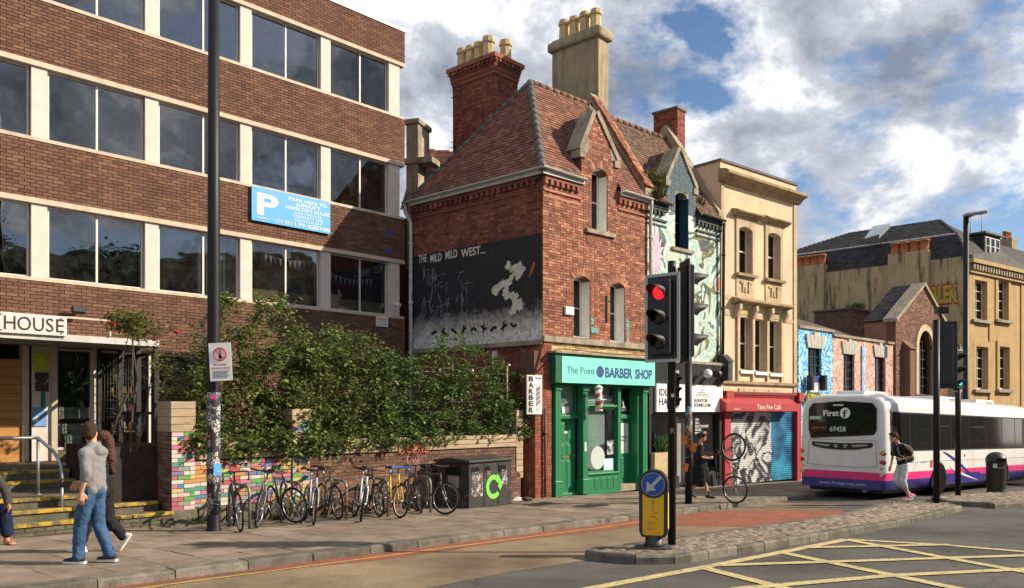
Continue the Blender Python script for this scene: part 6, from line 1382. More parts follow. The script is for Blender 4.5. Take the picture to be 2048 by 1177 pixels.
# ================================================================ garden wall with coloured bricks, steps, canopy, entrance
WF = Fr((-5.86, 15.2), (5.9, 6.0)); X0 = WF.at(341); X1 = WF.at(388); XE = WF.at(1030)
gW = gz(15.2) + .12
PAL = [(.62, .06, .04), (.66, .36, .03), (.10, .42, .08), (.05, .20, .48), (.62, .16, .22), (.68, .58, .40), (.60, .26, .06), (.55, .52, .10), (.06, .30, .26), (.62, .60, .54), (.30, .30, .28), (.50, .10, .12), (.66, .46, .44), (.20, .16, .38)]
PAL = [tuple((.88*q + .12*(sum(c)/3)) * .85 for q in c) for c in PAL]
M_pal = [mat('brick_paint_%d' % i, c, .6, .22, 14, .15, 40, cover=((c[1]*.5 + .10, c[2]*.5 + .10, c[0]*.4 + .06), 30, .55, .58)) for i, c in enumerate(PAL)]
M_bkW = mat('brick_wall_brown', (.15, .085, .06), .9, .16, 3, .35, 60, isl=.25, col2=[(.11, .06, .048), (.20, .12, .08)])
M_timb = mat('weathered_timber', (.38, .29, .19), .85, .16, 3, .3, 30, stretch=(1, 6, 12), isl=.12); M_soil = mat('soil', (.04, .03, .02), .95, .3, 8)
M_plin = mat('stone_plinth', (.14, .125, .09), .92, .25, 4, .6, 25, isl=.2, cover=((.06, .07, .03), 3, .5, .7))
GW = thing('garden_wall', (WF.w(X1, 0, 0).x, WF.w(X1, 0, 0).y, gW), 'low street wall of painted and brown bricks topped with timber beams', 'wall')
def gwz(x): return gz(WF.w(x, 0, 0).y) + .12
random.seed(33)
def colour_bricks(wall, fr, x0, x1, z0, z1, face=0.0):
    n_ = round((z1 - z0) / .078); h = (z1 - z0) / n_
    for i in range(n_):
        x = x0 - (.11 if i % 2 else 0); 
        while x < x1 - .02:
            l = .225 if rnd(0, 1) < .8 else .112; a, c = max(x0, x), min(x1, x + l); x += l
            if c - a < .04: continue
            m = random.choice(M_pal); d = .012 + rnd(0, .006)
            o = bpy.data.objects.new('brick', unit_box('brick', m)); COL.objects.link(o); o.parent = wall
            o.location = ((a + c)/2, face - d/2 + .01, z0 + (i + .5)*h); o.scale = (c - a - .010, d + .02, h - .010)
XC2a, XC2b = WF.at(583), WF.at(618); zT = zr(-.57); zBt = zT - .31; zPl = gW + .30
# painted stretch
b = MB(); b.box(X1, XC2a, 0, .3, gW - .5, zBt - .02); cw = b.build('painted_wall', M_moA, GW, WF); colour_bricks(cw, WF, X1, XC2a, zPl, zBt - .03)
# brown stretch with bullnosed plinth
b = MB(); b.box(XC2b, XE, 0, .3, gwz(XE) - .5, zBt - .02); bw = b.build('brick_wall', M_moA, GW, WF)
zst = zBt - .62
bricks(bw, WF, XC2b, XE, zst, zBt - .03, M_bkW, 'gwall', limit=120)
b = MB(); b.prism_x([(-.002, zst), (-.05, zst - .06), (-.10, zst - .08), (-.10, gwz(XE) - .5), (-.002, gwz(XE) - .5)], XC2b, XE + .1); pl_ = b.build('plinth_wall', M_moA, GW, WF)
bricks(pl_, WF, XC2b, XE + .1, gwz(XE), zst - .16, M_bkW, 'gwall', face=-.10, limit=280)
n_ = int((XE - XC2b) / .115)
for k in range(n_):
    b = MB(); x = XC2b + k * .115; b.prism_x([(-.0, zst + .04), (-.05, zst + .02), (-.112, zst - .05), (-.116, zst - .15), (-.05, zst - .15)], x + .004, x + .111); b.build('bullnose_brick', M_bkW, GW, WF)
# stone plinth stones under the painted stretch
x = X0
while x < XC2b:
    l = rnd(.35, .6); b = MB(); b.box(x + .01, min(x + l, XC2b) - .01, -.06 + rnd(-.02, .02), .1, gwz(x + 1) - .4, zPl - rnd(.0, .02)); b.build('plinth_stone', M_plin, GW, WF, .02); x += l
# timber beams along the top
for a0, a1 in ((X1 + .02, XC2a - .01), (XC2b + .01, XE + .02)):
    x = a0
    while x < a1 - .1:
        l = min(rnd(2.0, 2.8), a1 - x)
        if a1 - x - l < .5: l = a1 - x
        for k in range(3):
            b = MB(); z = zBt + k * .105; b.box(x + .004, x + l - .004, -.04 + rnd(-.01, .01), .26, z + .004, z + .10); b.build('timber_beam', M_timb, GW, WF, .008)
        x += l
b = MB(); b.box(X1, XE, .262, 1.5, gW - .5, zT - .12); b.build('planting_bed', M_soil, GW, WF)
M_rgr = mat('red_graffiti', (.55, .09, .06), .8, .1, 5); M_pgr = mat('pink_graffiti', (.60, .22, .26), .8, .1, 5)
for s_, px, py, py2, m_ in (('OBERL', 797, 908, 883, M_rgr), ('ENIZ', 815, 926, 912, M_pgr), ('TAC', 862, 893, 884, M_blk)):
    gx, gzz = WF.at(px, py, -.06); hh = WF.at(px, py2, -.06)[1] - gzz; text(s_, GW, WF, gx, gzz, hh, m_, -.058 if m_ is not M_pgr else -.02, width=hh*len(s_)*.62, bold=-.004, name='graffiti', slant=.2)
# end post by the corner house
for k in range(11):
    b = MB(); b.box(XE + .03, XE + .28, -.02 + rnd(-.01, .01), .3, gwz(XE) + .55 + k*.16, gwz(XE) + .70 + k*.16); b.build('post_block', M_timb, GW, WF, .008)
# columns
def column(name, label, xa, xb, ztop, nt, dep):
    o = WF.w((xa + xb)/2, 0, 0); c = thing(name, (o.x, o.y, gW), label, 'column'); zb = gW + .28; zc = ztop - nt * .14
    b = MB(); b.box(xa, xb, -.03, dep, gW - .3, zc); co = b.build('core', M_moA, c, WF); colour_bricks(co, WF, xa, xb, zb, zc, -.03)
    sf_ = Fr(WF.w(xa, dep, 0)[:2], (-WF.n.x, -WF.n.y)); s = MB(); s.box(0.005, dep + .02, .003, .02, zb, zc); so_ = put('side_face', s.mesh('side_face', M_moA), c, sf_)
    bricks(so_, sf_, 0, dep + .02, zb, zc, M_bkW, name, limit=100)
    for k in range(nt): b = MB(); b.box(xa - .01, xb + .01, -.045, dep + .01, zc + k*.14 + .004, zc + (k+1)*.14 - .003); b.build('timber_block', M_timb, c, WF, .006)
column('brick_column', 'timber topped column of brightly painted bricks beside the entrance steps', X0, X1, Zp(803, 15.0), 4, .55)
column('brick_column', 'leaf covered column of brightly painted bricks between bicycle stands', XC2a, XC2b, Zp(818, 16.8), 2, .4)
# ---------------------------------------------------------------- entrance steps and terrace
M_step = mat('old_concrete', (.12, .108, .08), .92, .2, 3, .5, 30, cover=((.07, .075, .035), 2.5, .48, .7)); M_nose = mat('yellow_nosing', (.50, .33, .04), .8, .15, 4, .2, 40, cover=((.13, .11, .06), 4, .43, .56))
XL = WF.at(345) - 9.5; XR = WF.at(345)
ES = thing('entrance_steps', (WF.w(XR, 0, 0).x, WF.w(XR, 0, 0).y, gW), 'worn concrete entrance steps with yellow painted edges', 'steps')
z1 = gW + .27
steps = [(-.05, z1, XR), (.32, z1 + .17, XR - .12), (.68, z1 + .34, XR - .12)]
for y, z, xr in steps:
    b = MB(); b.box(XL, xr, y, 2.2, gW - .4, z - .04); o = b.build('riser', M_step, ES, WF)
    x = XL
    while x < xr - .05:
        l = min(rnd(.9, 1.5), xr - x)
        if xr - x - l < .3: l = xr - x
        b = MB(); b.box(x + .004, x + l - .004, y - .03, y + .40, z - .06, z + .0); b.build('tread', M_step, ES, WF, .01)
        b = MB(); b.box(x + .006, x + l - .006, y - .036, y + .09, z - .055, z + .006); b.build('nosing', M_nose, ES, WF, .008); x += l
bricks(ES.children[0], WF, XR - 4.5, XR, gW + .0, z1 - .07, M_plin, 'steps', face=-.05, bl=.3, bh=.07, limit=60, proud=.02)
ZL = z1 + .34
b = MB(); b.box(XL, XR - .12, 1.0, 3.2, gW - .4, ZL - .002); b.build('landing', M_step, ES, WF)
for k, y in enumerate((2.3, 2.65)):
    b = MB(); b.box(XL, XR - 1.7 if k < 0 else XR - .9, y, 4.6, gW - .4, ZL + .17*(k+1)); b.build('upper_step', M_step, ES, WF)
    b = MB(); b.box(XL, XR - .9, y - .01, y + .09, ZL + .17*(k+1) - .05, ZL + .17*(k+1) + .006); b.build('nosing', M_nose, ES, WF)
b = MB(); b.box(XL, 10.2, 3.0, 4.6, gW - .5, TER); b.box(X1 + .1, 10.2, 1.5, 3.0, gW - .5, TER - .004); tag(b.build('terrace', M_step, None, WF), kind='structure')
b = MB(); b.box(XR - .85, X1 + .1, .6, 3.0, gW - .5, TER + .45); b.build('side_wall', mat('dark_boarding', (.04, .03, .024), .85, .2, 3), ES, WF)
# handrail
M_galv = mat('galvanised', (.26, .27, .28), .45, .15, 8, metal=.6)
def onz(px, py, z): Y = F * (CAMZ - z) / (py - HY); return Vector((X_(px, Y), Y, z))
HR = thing('handrail', onz(124, 1036, z1), 'grey galvanised tube handrail on the entrance steps', 'handrail')
p2, p1 = onz(124, 1036, z1), onz(76, 990, ZL); up = Vector((0, 0, .93)); d_ = (p1 - p2); d_.z = 0; d_.normalize(); farp = p1 + Vector((0, 0, 1.0)) - WF.u * 3.0
b = MB(); b.tube([farp, p1 + Vector((0, 0, 1.0)) - WF.u * .1, p1 + Vector((0, 0, 1.0)), p1.lerp(p2, .62) + Vector((0, 0, 1.0)), p1.lerp(p2, .8) + Vector((0, 0, .96)), p1.lerp(p2, .95) + Vector((0, 0, .86)), p2 + Vector((0, 0, .70)), p2 + Vector((0, 0, .55))], .028, 10); put('rail', b.mesh('rail', M_galv), HR, WORLD)
for p, h in ((p1, 1.0), (p2, .62)):
    b = MB(); b.tube([p - Vector((0, 0, .02)), p + Vector((0, 0, h))], .026, 10); b.lathe([(.06, 0), (.06, .012), (.03, .02)], 12, p); put('post', b.mesh('post', M_galv), HR, WORLD)
b = MB(); b.lathe([(.036, 0), (.036, .14)], 12, p2 + Vector((0, 0, .52))); put('joint_sleeve', b.mesh('joint_sleeve', M_blkw), HR, WORLD)
# ---------------------------------------------------------------- canopy with the HOUSE sign
CD = 2.0; CXr = LEN - 8.32; cz1, cz0 = zr(1.52), zr(1.39)
CA = thing('entrance_canopy', HF.w(CXr, -CD, TER), 'pale flat entrance canopy over the steps', 'canopy')
b = MB(); b.box(.5, CXr, -CD, -.02, cz0 + .03, cz1 - .02); b.build('slab', mat('canopy_soffit', (.30, .28, .25), .8, .1, 2), CA, HF)
b = MB(); b.box(.5, CXr + .02, -CD - .04, -CD - .001, cz0, cz1); b.build('fascia', mat('canopy_fascia', (.50, .48, .45), .6, .12, 4, cover=((.12, .11, .10), 2.5, .60, .68)), CA, HF)
b = MB(); b.box(CXr + .001, CXr + .03, -CD, -.02, cz0, cz1); b.build('fascia', MATS['canopy_fascia'], CA, HF)
sxa, sxb = HF.at(-330, None, -CD - .08), HF.at(133, None, -CD - .08); sz1, sz0 = HF.at(133, 634, -CD - .08)[1], HF.at(133, 673, -CD - .08)[1]
b = MB(); b.box(sxa, sxb, -CD - .10, -CD - .06, sz0, sz1); hs_ = b.build('house_sign', mat('steel_sign', (.58, .53, .52), .45, .04, 2), None, HF); tag(hs_, 'pale metal sign with cut out black letters HOUSE on the canopy', 'sign')
M_lett = mat('dark_letter', (.03, .02, .02), .6, .1); tA, tB = HF.at(8, None, -CD - .1), HF.at(128, None, -CD - .1); zA = HF.at(8, 658, -CD - .1)[1]; hL = HF.at(8, 629, -CD - .1)[1] - zA
wT = tB - tA
for ch, f0, f1 in (('H', 0, .185), ('O', .215, .44), ('U', .475, .655), ('S', .69, .82), ('E', .865, 1.0)): text(ch, hs_, HF, tA + f0*wT, zA, hL, M_lett, -CD - .10, width=(f1 - f0)*wT)
for fx in (.0, 1.0):
    for fz in (.12, .88): b = MB(); b.lathe([(.012, 0), (.012, .02)], 8, (sxb - .1 - (sxb - HF.at(14, None, -CD - .1))*fx, -CD - .10, sz0 + (sz1 - sz0)*fz), M=Matrix.Rotation(R(90), 3, 'X')); put('screw', b.mesh('screw', M_lett), hs_, HF)
bx1 = HF.at(221, None, -CD - .05); b = MB(); b.box(sxb + .005, bx1, -CD - .09, -CD - .05, sz1 - .03, sz1 + .01); b.box(bx1 - .03, bx1, -CD - .087, -CD - .05, cz1 + .02, sz1 - .14); b.build('sign_frame', M_conc, CA, HF)
fl = thing('wall_floodlight', HF.w(HF.at(150), -.1, HF.at(150, 624)[1]), 'small black floodlight fixed to the brick wall above the canopy', 'floodlight')
x0, z0 = HF.at(150, 622); b = MB(); b.obox((x0, -.22, z0), (.26, .12, .16), Matrix.Rotation(-.5, 3, 'X')); put('lamp_head', b.mesh('lamp_head', M_blkw), fl, HF, .01); b = MB(); b.tube([(x0, -.02, z0 - .02), (x0, -.2, z0)], .02, 6); put('arm', b.mesh('arm', M_blkw), fl, HF)
# steel gate frame closing the right side of the porch
GT = thing('porch_gate', HF.w(CXr, -1.5, TER), 'black steel gate frame with mesh panel closing the porch side', 'gate')
M_blm = mat('black_steel', (.015, .015, .015), .5, .15, 5)
for y in (-CD + .07, -CD*.5, -.05): b = MB(); b.box(CXr - .05, CXr + .05, y - .05, y + .05, ZL - .3, cz0); b.build('post', M_blm, GT, HF)
for z in (cz0 - .14, TER + 1.05, TER + .12): b = MB(); b.box(CXr - .03, CXr + .03, -CD + .1, -.1, z - .03, z + .03); b.build('rail', M_blm, GT, HF)
for k in range(6): y = -CD*.5 + .1 + k*.14; b = MB(); b.tube([(CXr, y, TER + .12), (CXr, y, cz0 - .14)], .007, 5); b.build('mesh_bar', M_blm, GT, HF)
for k in range(11): z = TER + .3 + k*.2; b = MB(); b.tube([(CXr, -CD*.5, z), (CXr, -.1, z)], .007, 5); b.build('mesh_bar', M_blm, GT, HF)
b = MB(); b.box(CXr - .06, CXr + .0, -CD*.5 - .17, -CD*.5 - .03, TER + .82, TER + 1.0); b.build('lock_box', M_blm, GT, HF)
for px in (198, 240): x = HF.at(px, None, -.25); b = MB(); b.box(x - .035, x + .035, -.285, -.215, ZL - .1, cz0); b.build('post', M_blm, GT, HF)
for k in range(6): x = HF.at(203 + k*6, None, -.25); b = MB(); b.tube([(x, -.25, TER + .1), (x, -.25, cz0 - .1)], .007, 5); b.build('mesh_bar', M_blm, GT, HF)
for k in range(13): z = TER + .2 + k*.19; b = MB(); b.tube([(HF.at(200, None, -.25), -.25, z), (HF.at(239, None, -.25), -.25, z)], .007, 5); b.build('mesh_bar', M_blm, GT, HF)
# ground floor glazing of the office
M_ply = mat('orange_boarded_door', (.42, .20, .06), .7, .12, 3, stretch=(1, 1, 8))
xd1 = HF.at(47); b = MB(); nb = 12; zb_, zt_ = gl_b, gl_t
for k in range(nb):
    z = zb_ + (zt_ - .3 - zb_) * k / nb; q = MB(); q.box(xd1 - 1.6, xd1, .10, .14, z + .004, z + (zt_ - .3 - zb_)/nb - .004); q.build('door_board', M_ply, OB, HF)
b = MB(); b.box(xd1, xd1 + .12, .05, .3, zb_, zt_); b.box(HF.at(104), HF.at(104) + .12, .02, .2, zb_, zt_); b.build('door_frame', M_conc, OB, HF)
b = MB(); b.box(HF.at(66), HF.at(104) + .0, .08, .12, zb_, zt_); b.build('notice_panel', M_pier, OB, HF)
for p0, p1, q0, q1, c in ((68, 100, 705, 742, (.40, .55, .03)), (72, 99, 745, 783, (.05, .05, .05)), (67, 96, 815, 853, (.18, .30, .55)), (84, 92, 784, 815, (.03, .16, .10))):
    x0, x1 = HF.at(p0), HF.at(p1); zq1, zq0 = HF.at((p0+p1)/2, q0)[1], HF.at((p0+p1)/2, q1)[1]; b = MB(); b.box(x0, x1, .05, .075, zq0, zq1); b.build('poster', mat('poster_%d' % p0, c, .7, .15, 5, cover=((.6, .6, .58), 7, .58, .62)), OB, HF)
GX = [HF.at(106), HF.at(192), HF.at(200), HF.at(308), HF.at(416)]
for a, c in ((GX[0], GX[1]), (GX[2], GX[3]), (GX[3] + .05, min(GX[4], GLZ[1]))):
    window(OB, HF, a + .02, c - .02, TER + .25, gl_t - .02, M_pier, G_shop, y=.16, fw=.05, fd=.08, name='display_window')
b = MB(); b.box(GX[0], GLZ[1], .05, .3, gl_b - .1, TER + .24); b.build('window_upstand', M_step, OB, HF)
b = MB(); b.box(GX[1] - .03, GX[2] + .03, .08, .25, TER + .241, gl_t); b.build('mullion', M_pier, OB, HF)
# things in the display window
M_grnl = mat('house_plant_leaf', (.07, .17, .04), .6, .2, 5, isl=.3); M_terr = mat('plant_pot', (.40, .20, .12), .8, .15, 4); M_prn = mat('art_print', (.55, .55, .48), .7, .25, 5, cover=((.25, .35, .25), 4, .5, .62))
def hang(px, py, Yin, s, col, drop, lab):
    x0, z0 = HF.at(px, py, Yin); o = thing('hanging_plant', HF.w(x0, Yin, z0), lab, 'plant', None); b = MB(); b.lathe([(.05*s, -.06*s), (.09*s, .06*s), (.08*s, .06*s)], 10, HF.w(x0, Yin, z0)); put('pot', b.mesh('pot', mat('pot_' + lab[:6], col, .6, .1)), o, WORLD)
    b = MB()
    for i in range(60):
        a = rnd(0, 6.28); p = HF.w(x0, Yin, z0 + .05*s); r_ = rnd(.1, .3)*s; e1 = p + Vector((math.cos(a)*r_, math.sin(a)*r_, rnd(-.25, .22)*s*drop)); w_ = Vector((-math.sin(a), math.cos(a), 0))*.03*s
        b.add([p, (p + e1)/2 + w_ + Vector((0, 0, .04)), e1, (p + e1)/2 - w_ + Vector((0, 0, .04))], [(0, 1, 2, 3)])
    put('leaves', b.mesh('leaves', M_grnl), o, WORLD); b = MB(); b.tube([HF.w(x0, Yin, z0), HF.w(x0, Yin, gl_t)], .006, 4); put('cord', b.mesh('cord', M_cord), o, WORLD)
hang(152, 785, .7, 1.7, (.30, .32, .30), 1.2, 'large trailing fern hanging in the shop window'); hang(178, 755, .5, 1.0, (.55, .22, .22), 1.0, 'small plant in pink hanging pot in the shop window')
hang(228, 755, .5, .9, (.5, .42, .1), .8, 'spiky plant in yellow hanger behind the mesh gate'); hang(258, 800, .5, .9, (.6, .58, .5), .6, 'white potted plant on cord behind the gate frame'); hang(330, 785, .5, 1.0, (.55, .45, .12), .5, 'yellow potted plant hanging beside the painted column')
x0, z0 = HF.at(140, 747, .4); db = thing('mirror_ball', HF.w(x0, .4, z0), 'small silver mirror ball hanging in the shop window', 'mirror ball'); b = MB(); b.ball(HF.w(x0, .4, z0), .11, 12, 8); o = put('ball', b.mesh('ball', mat('mirror_tile', (.6, .62, .62), .12, .1, 30, metal=1.0, bump=.6, bscale=30)), db, WORLD); b = MB(); b.tube([HF.w(x0, .4, z0 + .1), HF.w(x0, .4, gl_t)], .004, 4); put('cord', b.mesh('cord', M_cord), db, WORLD)
DS = thing('print_stand', HF.w(HF.at(145), .6, TER), 'pale display stand of art prints low in the shop window', 'display stand')
for k, (p0, p1, q0, q1, y) in enumerate(((108, 182, 815, 838, .55), (108, 182, 848, 868, .5), (130, 162, 870, 905, .42), (104, 122, 853, 895, .38))):
    x0, x1 = HF.at(p0, None, y), HF.at(p1, None, y); zq1, zq0 = HF.at((p0+p1)/2, q0, y)[1], HF.at((p0+p1)/2, q1, y)[1]; b = MB(); b.box(x0, x1, y, y + .03, zq0, zq1); put('print', b.mesh('print', M_prn), DS, HF)
b = MB(); b.box(HF.at(106), HF.at(184), .6, .95, TER + .3, TER + .7); put('shelf', b.mesh('shelf', M_board), DS, HF)
SH = thing('plant_shelf', HF.w(HF.at(275), .9, TER), 'dark shelf of small pots behind the gate frame', 'shelf')
for k in range(4):
    z = TER + .6 + k*.42; b = MB(); b.box(HF.at(252), HF.at(300), .8, 1.0, z, z + .025); put('board', b.mesh('board', M_board), SH, HF)
    for j in range(4): xx = HF.at(255 + j*12); b = MB(); b.lathe([(.04, 0), (.06, .1), (.05, .1), (.03, .2), (.01, .22)], 8, (xx, .88, z + .025)); put('bottle', b.mesh('bottle', random.choice(M_pal)), SH, HF)
# ================================================================ climbing plants over the garden wall
def leaf_mat(name, col, col2):
    m = mat(name, col, .45, .2, 3, isl=.40, col2=col2, spec=.4); t = m.node_tree; L = t.links.new; bs = t.nodes['Principled BSDF']; o = [n for n in t.nodes if n.type == 'OUTPUT_MATERIAL'][0]
    tr = t.nodes.new('ShaderNodeBsdfTranslucent'); mx_ = t.nodes.new('ShaderNodeMixShader'); mx_.inputs[0].default_value = .28
    src = bs.inputs['Base Color'].links[0].from_socket; L(src, tr.inputs[0]); L(bs.outputs[0], mx_.inputs[1]); L(tr.outputs[0], mx_.inputs[2]); L(mx_.outputs[0], o.inputs[0]); return m
M_lfA = leaf_mat('climber_leaf', (.13, .185, .05), [(.06, .105, .032), (.25, .27, .085)]); M_lfB = leaf_mat('dark_climber_leaf', (.09, .155, .045), [(.05, .10, .03), (.19, .24, .07)]); M_lfC = leaf_mat('rose_leaf', (.13, .14, .04), [(.08, .09, .025), (.22, .19, .06)])
M_stem = mat('woody_stem', (.10, .075, .045), .9, .2, 8)
def leaves(b, c, n_, r, size, rng):
    for i in range(n_):
        p = c + Vector((rng.gauss(0, r), rng.gauss(0, r), rng.gauss(0, r * .8))); a = rng.uniform(0, 6.283); t_ = rng.uniform(-.7, .9)
        d = Vector((math.cos(a)*math.cos(t_), math.sin(a)*math.cos(t_), math.sin(t_) - .25)).normalized(); s = d.cross(Vector((rng.uniform(-.5, .5), rng.uniform(-.5, .5), 1))).normalized(); up = s.cross(d)
        l = size * rng.choice((.5, .75, .9, 1.0, 1.15, 1.5)); w = l * .36
        b.add([p, p + d*l*.45 + s*w + up*w*.35, p + d*l, p + d*l*.45 - s*w + up*w*.35], [(0, 1, 2), (0, 2, 3)])
def climber(label, prof, nclump, per, size, m, seed, ymin=.05, ymax=1.0, rr=.13, overhang=None, flowers=None, nst=16):
    """prof: (px, py top, py bottom) outline along the wall; depth fills the bed behind the wall"""
    rng = random.Random(seed); b = MB(); st = MB(); x0, x1 = prof[0][0], prof[-1][0]
    root = thing('climbing_plant', WF.w(WF.at((x0 + x1)/2), .6, zT - .12), label, 'plant'); cl = []
    def band(px):
        for a, c in zip(prof[:-1], prof[1:]):
            if a[0] <= px <= c[0]: k = (px - a[0])/max(1e-6, c[0] - a[0]); return a[1] + (c[1]-a[1])*k, a[2] + (c[2]-a[2])*k
    big = []
    for i in range(max(8, nclump // 9)):
        px = rng.uniform(x0, x1); t_, bt = band(px); big.append((px, t_ + (bt - t_) * rng.random() ** .62, rng.uniform(.6, 1.5)))
    for i in range(nclump):
        c_ = rng.choice(big); px = min(x1, max(x0, c_[0] + rng.gauss(0, 15 * c_[2]))); t_, bt = band(px); py = min(bt, max(t_ - 6, c_[1] + rng.gauss(0, 17 * c_[2])))
        if i % 5 == 0: px = rng.uniform(x0, x1); t_, bt = band(px); py = t_ + (bt - t_) * rng.random()
        if i % 17 == 0: px = rng.uniform(x0, x1); t_, bt = band(px); py = t_ - rng.uniform(0, 16)
        y = ymin + (ymax - ymin) * rng.random() ** 1.3; 
        if py > 872: y = rng.uniform(-.16, .25)
        x, z = WF.at(px, py, y); c = WF.w(x, y, z); cl.append(c); leaves(b, c, int(per * rng.uniform(.5, 1.4)), rr * rng.uniform(.6, 1.25), size, rng)
    for i in range(nst):
        c = rng.choice(cl); base = WF.w(WF.at(CX + F*c.x/c.y, None, .5) + rng.uniform(-.4, .4), rng.uniform(.35, .9), zT - .15); mid = base.lerp(c, .5) + Vector((rng.uniform(-.2, .2), rng.uniform(-.15, .15), .1)); st.tube([base, base.lerp(mid, .5) + Vector((rng.uniform(-.06, .06), 0, .05)), mid, c], [.02, .017, .013, .006], 5)
    o = b.mesh('foliage', m); f = put('foliage', o, root, WORLD); f['kind'] = 'stuff'; s = put('stems', st.mesh('stems', M_stem), root, WORLD); s['kind'] = 'stuff'
    if flowers:
        for k, (px, py, mm) in enumerate(flowers):
            x, z = WF.at(px, py, .3); c = WF.w(x, .3, z); q = MB()
            for j in range(9): a = j * 2.4; q.ball(c + Vector((math.cos(a)*.03, math.sin(a)*.03, .012*(j % 3))), (.035, .035, .02), 6, 4)
            put('flower', q.mesh('flower', mm), root, WORLD)
    return root
M_fred = mat('red_rose', (.45, .02, .03), .6, .15); M_fyel = mat('pale_rose', (.70, .52, .25), .6, .1)
climber('thin straggling rose with a few red flowers over the porch corner', [(224, 636, 646), (262, 634, 655), (300, 650, 705), (330, 660, 800), (362, 640, 860), (385, 672, 892), (408, 650, 895)], 150, 20, .07, M_lfC, 3, .2, 1.3, .10, flowers=[(224, 650, M_fred), (352, 666, M_fred), (368, 905, M_fyel), (378, 845, M_fred)], nst=7)
climber('dense bushy evergreen climber spilling over the painted wall', [(392, 700, 905), (425, 700, 910), (445, 602, 905), (462, 608, 900), (472, 668, 905), (505, 675, 905), (524, 606, 908), (575, 622, 900), (592, 640, 905), (602, 690, 905), (622, 692, 900)], 560, 38, .092, M_lfA, 4, .0, 1.2, .115, nst=36)
climber('bushy climber with upright shoots behind the middle bicycle stand', [(608, 700, 900), (626, 700, 900), (634, 624, 900), (642, 700, 895), (662, 668, 898), (684, 690, 895), (724, 692, 892), (748, 694, 895), (770, 725, 890)], 400, 38, .092, M_lfA, 8, .0, 1.1, .115, nst=24)
climber('dark leaved climber trained on wires above the recycling bin', [(760, 700, 890), (800, 735, 885), (838, 725, 885), (870, 712, 880), (885, 690, 880), (905, 680, 875), (925, 682, 872), (938, 706, 872), (957, 716, 870), (985, 735, 870), (1010, 752, 868), (1048, 775, 866)], 480, 40, .09, M_lfB, 5, .0, .8, .105, nst=30)
# trellis wires with festoon bulbs
TW = thing('trellis', WF.w(WF.at(900), .3, zT - .1), 'wire trellis on thin posts behind the timber beams', 'trellis')
for k in range(7):
    z = zT + .12 + k*.24; b = MB(); b.tube([WF.w(WF.at(690, None, .35), .35, z), WF.w(WF.at(860, None, .35), .35, z - .02), WF.w(WF.at(1042, None, .35), .35, z)], .005, 4); put('wire', b.mesh('wire', M_galv), TW, WORLD)
for px in (640, 752, 905, 1014): x = WF.at(px, None, .38); b = MB(); b.tube([WF.w(x, .38, zT - .2), WF.w(x, .38, zT + 1.78)], .025, 6); put('post', b.mesh('post', M_timb), TW, WORLD)
FS = thing('festoon_lights', WF.w(WF.at(850), .3, zT + 1.8), 'string of round white festoon bulbs above the wire trellis', 'string lights'); pts = []
kn = [(630, 712), (700, 720), (750, 728), (790, 730), (825, 733), (880, 737), (918, 740), (945, 738), (990, 732), (1018, 727)]
for px, py in kn: x, z = WF.at(px, py, .3); pts.append(WF.w(x, .3, z))
b = MB(); b.tube(pts, .008, 5); put('cable', b.mesh('cable', M_blm), FS, WORLD)
M_blb = mat('white_bulb', (.75, .72, .62), .3, .05)
for p in pts[1:]: b = MB(); b.ball(p + Vector((0, 0, -.05)), .035, 8, 6); put('bulb', b.mesh('bulb', M_blb), FS, WORLD)
# weeds at the foot of the steps and wall
M_gr = leaf_mat('weed_leaf', (.10, .16, .03), [(.07, .10, .02)])
for k, (px, py, n_, lab) in enumerate(((328, 1050, 90, 'tuft of green weeds at the end of the lowest step'), (395, 1048, 60, 'tuft of weeds at the plinth behind the lamp post'), (560, 1040, 50, 'tuft of weeds at the plinth between bicycles'))):
    p = G(px, py, .12); o = tuft(None, (0, 0, 0), n_, .16, .22, M_gr, 'weed_tuft', 1.0); o.location = p; tag(o, lab, 'weeds')
